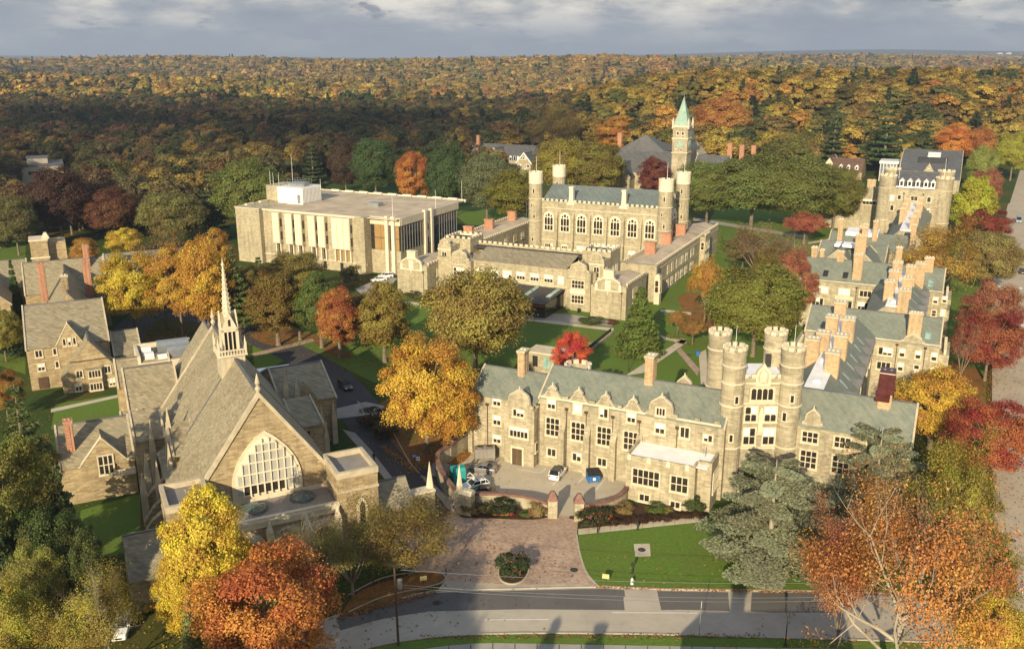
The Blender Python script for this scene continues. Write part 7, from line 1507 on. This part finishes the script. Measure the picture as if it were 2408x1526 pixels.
car((872, 664), (910, 659), 'sedan', 'car_white', 'white sedan beside the modern library, the nearer of two')
car((890, 655), (924, 652), 'suv', 'car_white', 'white SUV beside the modern library, the farther of two')
car((826, 925), (798, 902), 'suv', 'car_black', 'black SUV parked on the shaded chapel drive')
car((279, 1512), (296, 1456), 'suv', 'car_white', 'silvery white SUV under the trees in the lower left corner')
car((2397, 535), (2393, 511), 'van', 'car_blue', 'pale blue and white van on the tan street', name='parked_van', cat='van')
car((2399, 602), (2404, 620), 'sedan', 'car_black', 'dark car parked at the right edge, the farther of two')
car((2401, 633), (2406, 652), 'suv', 'car_black', 'dark car parked at the right edge, the nearer of two')

# ================================================================== STREET FURNITURE AND SMALL THINGS
def thing(name, label, cat, px, py, rz=0.0, z=.03, group=None):
    x, y = at(px, py); return tag(empty(name, (x, y, z), rz), label, cat, group)
o = thing('dumpster', 'blue dumpster with black lids standing in the parking court', 'dumpster', 1394, 1131, .15)
q = MB(); q.add([(-.95, -.8, .2), (.95, -.8, .2), (.95, .8, .2), (-.95, .8, .2), (-1.0, -1.0, 1.3), (1.0, -1.0, 1.3), (1.0, .9, 1.75), (-1.0, .9, 1.75)], [(3, 2, 1, 0), (4, 5, 6, 7), (0, 1, 5, 4), (1, 2, 6, 5), (2, 3, 7, 6), (3, 0, 4, 7)]); q.build('bin', 'plastic_blue', o)
for s in (-1, 1): MB().add([(s * .5 - .48, -1.05, 1.33), (s * .5 + .48, -1.05, 1.33), (s * .5 + .48, .95, 1.8), (s * .5 - .48, .95, 1.8), (s * .5 - .48, -1.05, 1.39), (s * .5 + .48, -1.05, 1.39), (s * .5 + .48, .95, 1.86), (s * .5 - .48, .95, 1.86)], [(3, 2, 1, 0), (4, 5, 6, 7), (0, 1, 5, 4), (1, 2, 6, 5), (2, 3, 7, 6), (3, 0, 4, 7)]).build('lid', 'plastic_black', o)
MB().box(-.22, .22, -1.0, -.93, .55, 1.0).build('decal', 'paint_white', o)
for s in (-1, 1): MB().box(s * 1.0 - .08, s * 1.0 + .08, -.5, .5, .8, 1.0).build('fork_pocket', 'plastic_blue', o)
for sx in (-.8, .8):
    for sy in (-.6, .6): MB().cyl(sx, sy, 0, .2, .09, None, 8).build('caster', 'tyre', o)
o = thing('container', 'pale grey bin standing behind the blue dumpster', 'bin', 1412, 1113, .15); MB().taper(-.8, .8, -.5, .5, .1, 1.3, -.06).build('bin', 'metal_grey', o); MB().box(-.9, .9, -.6, .6, 1.3, 1.4).build('lid', 'metal_white', o)
o = thing('air_conditioner', 'big grey rooftop style air conditioning unit with two fans in the court', 'air conditioner', 1140, 1082, .1)
MB().box(-1.7, 1.7, -.9, .9, .7, 2.4).build('casing', 'metal_grey', o)
for k in range(5): MB().box(-1.65 + k * .68, -1.02 + k * .68, -.95, -.9, .8, 2.3).build('panel', 'roof_grey', o)
for s in (-1, 1): g = MB().cyl(s * .8, 0, 2.4, 2.6, .62, .58, 14).build('fan_guard', 'brick_coping', o); MB().cyl(s * .8, 0, 2.6, 2.64, .5, .5, 14).build('fan', 'metal_dark', g)
for sx in (-1.5, 1.5):
    for sy in (-.7, .7): MB().box(sx - .1, sx + .1, sy - .1, sy + .1, 0, .7).build('leg', 'metal_grey', o)
o = thing('storage_tank', 'teal green fuel container with sloping top in the court corner', 'container', 1077, 1132, .35)
MB().prisma([(-1.1, .1), (1.1, .1), (1.1, 2.2), (.5, 2.7), (-.9, 2.7), (-1.1, 2.2)], -1.0, 1.0).build('casing', 'plastic_teal', o); MB().box(-1.03, -1.0, -.7, .7, .5, 2.0).build('panel', 'plastic_teal', o); MB().cyl(0, 0, 2.7, 2.95, .12, None, 8).build('vent', 'metal_grey', o)
o = thing('pipe_rack', 'bent white tubular frame lying beside the estate car', 'frame', 1105, 1135)
q = MB()
for a, b in (((-1.5, 0, .1), (0, .6, 1.5)), ((0, .6, 1.5), (1.6, -.2, .1)), ((-1.5, 0, .1), (1.6, -.2, .1)), ((-.8, .3, .8), (.8, .2, .8))): q.tube(a, b, .05, None, 5)
q.build('tube', 'metal_white', o)
# signs
def sign(name, label, px, py, h, w, hh, mat, rz=0.0, post='metal_grey', mark=None):
    o = thing(name, label, 'sign', px, py, rz); MB().cyl(0, 0, 0, h, .045, None, 6).build('post', post, o); b = MB().box(-w / 2, w / 2, -.07, -.04, h - hh, h).build('board', mat, o)
    if mark: mark(b, w, hh, h)
    return o
def m_arrow(b, w, hh, h): MB().box(-.04, .04, -.085, -.07, h - hh * .8, h - hh * .3).add([(-.14, -.08, h - hh * .35), (.14, -.08, h - hh * .35), (0, -.08, h - hh * .12)], [(0, 1, 2)]).build('arrow', 'paint_black', b)
def m_text(b, w, hh, h):
    q = MB()
    for k in range(3): q.box(-w * .32, w * (.32 - .1 * (k % 2)), -.085, -.07, h - hh * (.3 + .22 * k), h - hh * (.22 + .22 * k))
    q.build('lettering', 'paint_white', b)
sign('direction_sign', 'white arrow sign on a post beside the shaded drive', 1023 * .0 + 984, 1098, 1.9, .6, .75, 'paint_white', 0, 'metal_grey', m_arrow)
sign('notice_sign', 'dark blue notice sign beside the shaded drive', 975, 1090, 1.8, 1.1, .8, 'sign_blue', 0, 'metal_dark', m_text)
sign('direction_sign', 'small white arrow sign in the grasses before the court wall', 1096, 1209, 1.9, .55, .7, 'paint_white', 0, 'metal_grey', m_arrow)
sign('parking_sign', 'green parking sign on the residence wall of the court', 1319, 1093, 2.6, .6, .9, 'sign_green', 0, 'metal_grey', m_text)
sign('parking_sign', 'small white and blue parking plate on the residence wall', 1296, 1090, 2.0, .5, .7, 'sign_blue', 0, 'metal_grey', m_text)
sign('parking_sign', 'small white plate on the wall beside the dumpster', 1376, 1110, 2.0, .5, .7, 'paint_white', 0, 'metal_grey')
sign('street_sign', 'pale green yard sign on the front lawn near the kerb', 1424, 1370, 1.3, .9, .7, 'sign_yellow', -.25, 'metal_dark')
sign('street_sign', 'pale green yard sign on the bed left of the forecourt', 996, 1373, 1.2, .9, .65, 'sign_yellow', .3, 'metal_dark')
sign('road_sign', 'narrow road sign on a pole at the near kerb', 1643, 1512, 5.6, .35, .8, 'metal_white', 1.3, 'metal_grey')
o = thing('sandwich_board', 'white A frame sign standing beside the gate pier', 'sign', 1066, 1200, .4)
for s in (-1, 1): MB().add([(-.35, s * .35, 0), (.35, s * .35, 0), (.35, s * .04, 1.15), (-.35, s * .04, 1.15)], [(0, 1, 2, 3)]).build('panel', 'paint_white', o)
MB().box(-.2, .2, -.25, -.23, .4, .9).build('notice', 'sign_red', o)
o = thing('fire_hydrant', 'white fire hydrant on the front lawn near the street', 'hydrant', 1486, 1374, 0, .1)
MB().lathe(0, 0, [(.24, 0), (.24, .06), (.16, .08), (.16, .6), (.2, .62), (.2, .68), (.14, .76), (.05, .84), (.05, .9)], 12).build('barrel', 'paint_white', o); q = MB(); q.tube((-.28, 0, .45), (.28, 0, .45), .08, None, 8); q.tube((0, 0, .42), (0, -.3, .42), .1, None, 8); q.build('outlet', 'metal_grey', o)
def bollard(px, py, label, h=1.0, lamp=False):
    o = thing('path_light' if lamp else 'bollard', label, 'path light' if lamp else 'bollard', px, py, 0, .12); MB().cyl(0, 0, 0, h, .11, None, 8).build('post', 'metal_dark', o); MB().cyl(0, 0, h, h + .16, .15, .1, 8).build('cap', 'metal_dark', o)
bollard(1499, 1248, 'short dark path light beside the slab pavement', 1.1, True); bollard(1672, 1232, 'short dark path light where the pavement meets the cedar', 1.1, True); bollard(1405, 1262 - 8, 'thin pale marker stake at the lawn corner', .8)
for px, py, lab in ((1049, 1352, 'dark marker post with orange tip on the bed kerb'), (878, 1374, 'dark marker post beside the leaf strewn verge')):
    o = thing('marker_post', lab, 'post', px, py, 0, .1); MB().cyl(0, 0, 0, .9, .07, None, 6).build('post', 'metal_dark', o); MB().cyl(0, 0, .9, 1.05, .08, None, 6).build('tip', 'sign_red', o)
# lamps
def lamp_post(px, py, top, label, head='globe', z=.03):
    x, y = at(px, py); h = height_at(y, top); o = thing('street_lamp', label, 'lamp', px, py, 0, z); MB().lathe(0, 0, [(.18, 0), (.18, .35), (.08, .5), (.06, h - .4)], 8).build('post', 'metal_dark', o)
    MB().lathe(0, 0, [(.08, h - .4), (.2, h - .3), (.17, h + .05), (.24, h + .08), (.02, h + .3)], 8).build('lantern', 'metal_dark', o)
lamp_post(1478, 873, 836, 'black lamp post at the edge of the campus lawn'); lamp_post(1846, 1520, 1444, 'black lamp post on the near pavement of the street'); lamp_post(1207 + 2, 1362, 1310, 'dark lamp post in the rose island'); lamp_post(1785, 1374, 1323, 'slim dark post on the front lawn beside the cedar')
lamp_post(1486, 1374 - 25, 1325, 'slim dark post on the front lawn by the yard sign')
o = thing('recycling_bin', 'small blue bin on the lawn by the gate tower', 'bin', 1640, 836); MB().taper(-.35, .35, -.3, .3, 0, 1.0, -.05).build('bin', 'plastic_blue', o); MB().box(-.42, .42, -.37, .37, 1.0, 1.08).build('lid', 'plastic_blue', o)
o = thing('litter_bin', 'dark round litter bin on the library entrance paving', 'bin', 1361, 735); MB().cyl(0, 0, 0, 1.0, .38, .42, 10).build('bin', 'plastic_black', o); MB().cyl(0, 0, 1.0, 1.1, .45, .3, 10).build('lid', 'plastic_black', o)
def lawn_chair(px, py, rz, label):
    o = thing('lawn_chair', label, 'chair', px, py, rz)
    MB().add([(-.35, -.4, .42), (.35, -.4, .42), (.35, .35, .32), (-.35, .35, .32), (-.35, -.4, .48), (.35, -.4, .48), (.35, .35, .38), (-.35, .35, .38)], [(3, 2, 1, 0), (4, 5, 6, 7), (0, 1, 5, 4), (1, 2, 6, 5), (2, 3, 7, 6), (3, 0, 4, 7)]).build('seat', 'wood_bench', o)
    for k in range(5): MB().add([(-.36 + k * .15, .34, .32), (-.24 + k * .15, .34, .32), (-.24 + k * .15, .7, 1.1), (-.36 + k * .15, .7, 1.1), (-.36 + k * .15, .38, .32), (-.24 + k * .15, .38, .32), (-.24 + k * .15, .74, 1.1), (-.36 + k * .15, .74, 1.1)], [(3, 2, 1, 0), (4, 5, 6, 7), (0, 1, 5, 4), (1, 2, 6, 5), (2, 3, 7, 6), (3, 0, 4, 7)]).build('slat', 'wood_bench', o)
    for s in (-1, 1):
        MB().box(s * .42 - .06, s * .42 + .06, -.45, .5, .58, .62).build('armrest', 'wood_bench', o)
        for y in (-.4, .38): MB().box(s * .4 - .04, s * .4 + .04, y - .05, y + .05, 0, .6).build('leg', 'wood_bench', o)
lawn_chair(1349, 812, .4, 'wooden lawn chair on the shaded lawn, leftmost of three'); lawn_chair(1358, 806, 2.4, 'wooden lawn chair on the lawn, the middle one of three'); lawn_chair(1388, 812, -1.9, 'wooden lawn chair on the lawn, rightmost of three')
# power pole and wires
def wires():
    x0, y0 = at(937, 1518); h = height_at(y0, 1334); o = tag(empty('utility_pole', (x0, y0, 0)), 'tall dark utility pole with transformer at the bottom of the picture', 'pole')
    MB().tube((0, 0, 0), (-.12, 0, h), .16, .11, 8).build('pole', 'wood_dark', o); MB().cyl(.45, -.1, h - 2.6, h - 1.5, .28, None, 10).build('transformer', 'metal_grey', o)
    far = [(96, 96, h + .5), (96, 97, h - 1.6), (96, 97.6, h - 1.9), (-52, 101, h - .3)]
    for i, (dx, dz, e) in enumerate(((.6, -.3, 0), (0, -2.2, 1), (0, -2.5, 2))):
        p0 = Vector((x0 + dx, y0, h + dz)); p1 = Vector(far[e]); q = MB(); prev = p0; n = 26; sag = (3.0, 3.2, 3.6, 1.0)[i]
        for k in range(1, n + 1):
            t = k / n; c = p0.lerp(p1, t) - Vector((0, 0, sag * 4 * t * (1 - t))); q.tube(prev, c, .022, None, 4); prev = c
        w = q.build('power_line', 'metal_grey'); tag(w, ('upper overhead wire crossing the street', 'middle overhead wire crossing the street', 'lower overhead wire crossing the street', 'overhead wire running left from the utility pole')[i], 'wire')
    for (x, y) in ((96, 97),): r = tag(empty('utility_pole', (x, y, 0)), 'utility pole beyond the right edge carrying the street wires', 'pole'); MB().tube((0, 0, 0), (0, 0, h + .8), .16, .11, 8).build('pole', 'wood_dark', r)
wires()
# stair and low walls by the drive, seat wall on the lawn
o = thing('stone_steps', 'shaded stone steps with iron rail between the drive and the court wall', 'steps', 1030, 1120, ANG_R + .3)
for k in range(7): MB().box(-1.6, 1.6, k * .42, k * .42 + .44, 0, .1 + k * .13).build('step', 'slab_grey', o)
q = MB()
for s in (-1.6, 1.6):
    for k in (0, 3, 6): q.cyl(s, k * .42 + .2, 0, 1.1 + k * .13, .03, None, 5)
    q.tube((s, .2, 1.05), (s, 2.8, 1.9), .035, None, 5)
q.build('rail', 'metal_dark', o)
o = thing('lawn_wall', 'low stone wall with iron railing crossing the campus lawn', 'wall', 1400, 815, 0)
x0, y0 = at(1372, 838); x1, y1 = at(1437, 785); W = [(x0 - o.location.x, y0 - o.location.y), (x1 - o.location.x, y1 - o.location.y)]; strip('wall', W, 1.0, 0, .6, 'stone_grey', o, px=False); strip('rail', W, .06, .6, .9, 'metal_dark', o, px=False)
o = thing('garden_building', 'low stone building with green door behind the residence roof', 'building', 1300, 880, ANG_R); MB().box(-6, 4, 0, 5, 0, 4.2).build('wall', 'stone_grey', o); MB().box(-6.2, 4.2, -.2, 5, 4.2, 4.5).build('coping', 'limestone', o); MB().box(-2.2, -.6, -.1, .0, 1.0, 3.6).build('door', 'glass_green', o); MB().box(-4.8, -3.6, -.08, 0, 1.2, 3.6).build('window', 'glass', o)
o = thing('scaffold', 'pale scaffold of pipes beside the library left turret', 'scaffold', 1238, 548, ANG_R); q = MB()
for i in range(3):
    for j in range(2): q.cyl(i * 2.4, j * 2, 0, 12, .06, None, 5)
for z in (3, 6, 9, 11.5):
    for j in range(2): q.tube((0, j * 2, z), (4.8, j * 2, z), .05, None, 4)
q.build('pipe', 'metal_grey', o)
# water towers and masts on the far ridge
for k, (px, d) in enumerate(((2283, 9600), (2303, 9650))):
    x = (px - 1204) / 2164 * d * 1.02; z = float(ter(x, d)) + 20; o = tag(empty('water_tower', (x, d, z - 22)), ('pale far water tower on the right ridge, left of the pair', 'pale far water tower on the right ridge, right of the pair')[k], 'water tower'); MB().cyl(0, 0, 0, 30, 5, 5, 10).build('shaft', 'metal_white', o); MB().lathe(0, 0, [(6, 26), (26, 34), (30, 42), (22, 50), (3, 54)], 16).build('tank', 'metal_white', o)
for k, px in enumerate((2338, 2402)):
    x = (px - 1204) / 2164 * 9400 * 1.02; o = tag(empty('radio_mast', (x, 9400, float(ter(x, 9400)))), ('thin far radio mast, the left one of two', 'thin far radio mast at the right edge')[k], 'mast'); MB().tube((0, 0, 0), (0, 0, 190 if k else 150), 2.2, 1.2, 4).build('mast', 'metal_grey', o)
# ================================================================== PEOPLE
def person(px, py, label, top, legs, rz=0.0, stride=.25, h=1.72, sitting=False):
    x, y = at(px, py); o = tag(empty('person', (x, y, .03), rz), label, 'person'); k = h / 1.75
    J = {'hip': (0, 0, .95), 'waist': (0, 0, 1.12), 'chest': (0, .01, 1.36), 'neck': (0, .02, 1.5), 'chin': (0, .0, 1.56), 'head': (0, -.02, 1.68), 'crown': (0, 0, 1.76)}
    for s, n in ((-1, 'l'), (1, 'r')):
        J[n + 'hip'] = (s * .1, 0, .9); J[n + 'knee'] = (s * .11, -s * stride * .5 - .03, .5); J[n + 'ank'] = (s * .11, -s * stride + .02, .09); J[n + 'toe'] = (s * .12, -s * stride - .16, .04)
        J[n + 'sh'] = (s * .18, .01, 1.42); J[n + 'elb'] = (s * .24, s * stride * .3 + .02, 1.14); J[n + 'hand'] = (s * .24, s * stride * .6 - .1, .9); J[n + 'tip'] = (s * .235, s * stride * .6 - .14, .80)
    E = [('hip', 'waist'), ('waist', 'chest'), ('chest', 'neck'), ('neck', 'chin'), ('chin', 'head'), ('head', 'crown')]
    for n in 'lr': E += [('hip', n + 'hip'), (n + 'hip', n + 'knee'), (n + 'knee', n + 'ank'), (n + 'ank', n + 'toe'), ('chest', n + 'sh'), (n + 'sh', n + 'elb'), (n + 'elb', n + 'hand'), (n + 'hand', n + 'tip')]
    RR = {'hip': .15, 'waist': .13, 'chest': .165, 'neck': .06, 'chin': .075, 'head': .105, 'crown': .07, 'hip2': .095, 'knee': .065, 'ank': .045, 'toe': .045, 'sh': .075, 'elb': .05, 'hand': .042, 'tip': .025}
    names = list(J); idx = {n: i for i, n in enumerate(names)}; me = bpy.data.meshes.new('body'); me.from_pydata([tuple(c * k for c in J[n]) for n in names], [(idx[a], idx[b]) for a, b in E], [])
    b = link('body', me, o); m = b.modifiers.new('skin', 'SKIN'); sv = me.skin_vertices[0].data if len(me.skin_vertices) else None
    if sv is None: me.attributes; bpy.context.view_layer.update(); sv = me.skin_vertices[0].data if len(me.skin_vertices) else None
    if sv is not None:
        for n in names:
            r = RR.get(n) or (RR['hip2'] if n[1:] == 'hip' else RR[n[1:]]); sv[idx[n]].radius = (r * k, r * k); sv[idx[n]].use_root = (n == 'hip')
    b.modifiers.new('sub', 'SUBSURF').levels = 1
    # clothing by height: shoes, trousers, top, skin
    mt, n_, l_, p_, o_ = new_mat('figure_' + label.split()[0] + str(px)); v = obj_coord(n_); sx = n_.new('ShaderNodeSeparateXYZ'); l_.new(v, sx.inputs[0])
    cr = n_.new('ShaderNodeValToRGB'); cr.color_ramp.interpolation = 'CONSTANT'; e = cr.color_ramp.elements; stops = [(0, (.02, .02, .02)), (.06, legs), (.54, top), (.83, (.45, .28, .2)), (.955, (.05, .03, .02))]
    while len(e) < len(stops): e.new(.5)
    for i, (p, c) in enumerate(stops): e[i].position = p; e[i].color = (*c, 1)
    l_.new(mathn(n_, l_, 'DIVIDE', sx.outputs[2], 1.8), cr.inputs[0]); l_.new(cr.outputs[0], p_.inputs['Base Color']); p_.inputs['Roughness'].default_value = .8; me.materials.append(mt)
    MB().lathe(0, .02 * k, [(.02, 1.80 * k), (.09 * k, 1.785 * k), (.118 * k, 1.72 * k), (.112 * k, 1.66 * k), (.09 * k, 1.62 * k)], 10).build('hair', 'hair', o)
    return o
person(880, 1086, 'person in dark clothes walking up the shaded chapel drive', (.02, .02, .025), (.025, .025, .03), 2.6)
person(2388, 1408, 'person in a blue patterned top walking on the tan street', (.12, .2, .4), (.35, .3, .28), .4)
person(2399, 1398, 'person in white shorts beside the one in blue', (.10, .12, .2), (.7, .68, .62), .4, h=1.8)
# ================================================================== SHRUBS AND FLOWERS
def shrub(px, py, w, h, colr, label, var=0, z=.06, name='shrub', cat='shrub', group=None):
    x, y = at(px, py); cr, tr, H, Rr = PROTO['shrub'][var % 2]; r = empty(name, (x, y, z), prng.uniform(0, 6)); c = link('foliage', cr, r, scale=(w / 3.0, w / 3.0, h / 2.4)); c.color = (*colr, 1); link('stem', tr, r, scale=(w / 3.0, w / 3.0, h / 2.4)); tag(r, label, cat, group); return r
def flowers(r, w, h, n, colr, seed):
    rng = np.random.default_rng(seed); d = rng.normal(size=(n, 3)); d[:, 2] = np.abs(d[:, 2]); d /= np.linalg.norm(d, axis=1)[:, None]; P = d * np.array([w / 2, w / 2, h * .62]) + [0, 0, h * .4]; o = link('blossom', leaf_cards(P, d, .2, rng, rng.random(n)), r); o.color = (*colr, 1)
r = shrub(1208, 1352, 4.6, 3.0, (.055, .085, .025), 'rose bush with pink blooms in the forecourt island', 1, .12); flowers(r, 4.4, 2.8, 46, (.5, .04, .05), 1)
r = shrub(1393, 1234, 4.8, 2.6, (.065, .075, .025), 'red flowering bush at the left end of the front bed', 0); flowers(r, 4.6, 2.5, 60, (.5, .03, .03), 2)
r = shrub(1418, 1226, 3.6, 2.2, (.075, .075, .025), 'smaller red flowering bush beside the front bed wall', 1); flowers(r, 3.4, 2.1, 34, (.5, .03, .03), 3)
shrub(1632, 1204, 3.4, 2.7, (.065, .095, .02), 'clipped round green boxwood at the annex corner', 0)
shrub(1542, 1207, 3.2, 1.5, (.12, .16, .03), 'bright green low shrub below the annex windows', 1); shrub(1568, 1212, 2.0, 1.3, (.24, .19, .04), 'yellowish tuft beside the bright green shrub', 0); shrub(1464, 1207, 3.6, 1.5, (.30, .2, .06), 'golden grasses in the front bed', 1); shrub(1440, 1213, 2.4, 1.4, (.27, .18, .06), 'tan grasses next to the red bush', 0)
for k in range(9): shrub(1440 + k * 24 + (k % 3) * 4, 1234 - k * 2.4, 2.3, .85, (.085, .045, .025), 'low russet ground cover shrub along the slab pavement', k, group='russet shrubs along the pavement')
shrub(1185, 1210, 4.2, 2.4, (.045, .06, .02), 'dark green bush before the court wall', 1); shrub(1110, 1207, 3.4, 2.0, (.15, .11, .04), 'dry brown grasses before the court wall near the pier', 0); shrub(1142, 1208, 2.6, 1.8, (.10, .09, .03), 'olive grasses between the brown grasses and dark bush', 1); shrub(1262, 1216, 3.0, 2.2, (.32, .215, .08), 'straw coloured tall grass beside the left gate pillar', 0); shrub(1236, 1216, 2.0, 1.0, (.12, .17, .03), 'bright green plant left of the straw grass', 1)
for px, c, nm in ((1164, (.62, .42, .02), 'yellow chrysanthemum mound before the court wall, leftmost'), (1173, (.30, .03, .03), 'dark red chrysanthemum mound, second of the row'), (1182, (.6, .24, .02), 'orange chrysanthemum mound, third of the row'), (1192, (.62, .42, .02), 'yellow chrysanthemum mound, fourth of the row'), (1202, (.34, .03, .03), 'dark red chrysanthemum mound at the end of the row')): shrub(px, 1213, .95, .7, c, nm, 0, .08, 'flower_mound', 'flowers')
shrub(345, 1440, 1.3, 1.0, (.62, .42, .02), 'yellow chrysanthemum mound at the corner lodge, left one', 0, .05, 'flower_mound', 'flowers'); shrub(358, 1436, 1.2, 1.0, (.58, .30, .02), 'amber chrysanthemum mound at the corner lodge, right one', 0, .05, 'flower_mound', 'flowers')
shrub(47, 838, 9.0, 4.4, (.035, .06, .022), 'large clipped dark yew mound left of the stone hall', 0)
for px, py, w, h, c, lab in ((1388, 762, 6.5, 1.8, (.10, .12, .03), 'green hedge shrubs before the library right pavilion'), (1440, 764, 3.0, 1.4, (.16, .06, .03), 'reddish shrub at the corner of the right pavilion'), (968, 702, 4.4, 2.2, (.09, .08, .03), 'flowering bush before the library left pavilion'), (985, 706, 3.4, 1.6, (.14, .15, .03), 'light green bush before the library left pavilion'), (1010, 706, 3.0, 1.8, (.16, .085, .03), 'brown bush at the left pavilion corner'), (880, 1000, 6, 3.2, (.14, .08, .025), 'rusty brown bush beside the curving drive kerb'), (905, 1025, 5, 2.8, (.12, .085, .025), 'olive brown bush under the golden tree'), (1670, 752, 4.5, 3.0, (.26, .14, .03), 'rusty shrub beside the weeping golden tree')):
    shrub(px, py, w, h, c, lab, 1)
# ================================================================== AIR AND SHADE CLOUDS
def haze():
    m = bpy.data.materials.new('haze'); m.use_nodes = True; nt = m.node_tree; nt.nodes.clear(); o = nt.nodes.new('ShaderNodeOutputMaterial'); v = nt.nodes.new('ShaderNodeVolumePrincipled'); v.inputs['Color'].default_value = (.62, .74, .95, 1); v.inputs['Density'].default_value = .0001; v.inputs['Anisotropy'].default_value = .2
    nt.links.new(v.outputs[0], o.inputs['Volume']); MATS['haze'] = m
    tag(MB().box(-11200, 11200, -300, 14600, -45, 430).build('haze', 'haze'), None, None, None, 'stuff')
haze()

def shade_clouds():
    """unseen cumulus added to shade the middle-left wood, with more scattered around it"""
    rng = np.random.default_rng(4); V, F = [], []
    m, n, l, p, o = new_mat('cloud'); p.inputs['Base Color'].default_value = (.85, .85, .86, 1); p.inputs['Roughness'].default_value = 1; p.inputs['Specular IOR Level'].default_value = 0; p.inputs['Alpha'].default_value = .12  # material of the added puffs, alpha sets how deep their shade is
    import bmesh
    bm = bmesh.new(); bmesh.ops.create_icosphere(bm, subdivisions=2, radius=1); sv = np.array([v.co[:] for v in bm.verts]); sf = np.array([[v.index for v in f.verts] for f in bm.faces]); bm.free()
    for cx, cy, rx, ry in ((-868, -1270, 270, 190), (-690, -1090, 210, 150), (-1060, -1090, 230, 260), (-640, -1270, 130, 100), (-830, -1000, 200, 120), (900, 250, 420, 200), (-1900, 500, 500, 300), (1900, -900, 500, 300), (-2600, -2300, 600, 400), (900, -2600, 500, 350), (-400, -3200, 550, 300), (2600, 1200, 500, 320), (-3300, -400, 520, 360), (200, 1250, 480, 160)):  # first ones placed to block sun over the wood, others scattered as filler
        for k in range(34):
            t, r = rng.uniform(0, 6.28), math.sqrt(rng.random()) * rng.uniform(.8, 1.35); s = rng.uniform(.22, .42) * min(rx, ry) * (1.15 - .5 * r); z = 760 + rng.uniform(-6, 10) + s * .12
            w = sv * np.array([s * 1.3, s, s * .24]) * (1 + .08 * rng.normal(size=(len(sv), 1))); F.append(sf + sum(len(q) for q in V)); V.append(w + np.array([cx + rx * r * math.cos(t), cy + ry * r * math.sin(t), z]))
    V = np.concatenate(V); F = np.concatenate(F); me = bpy.data.meshes.new('shade_clouds'); me.from_pydata(V.tolist(), [], F.tolist()); me.materials.append(m); me.polygons.foreach_set('use_smooth', [True] * len(F)); me.update(); tag(link('shade_clouds', me), 'unseen cloud puffs added to shade the middle left wood', None, None, 'stuff')
shade_clouds()
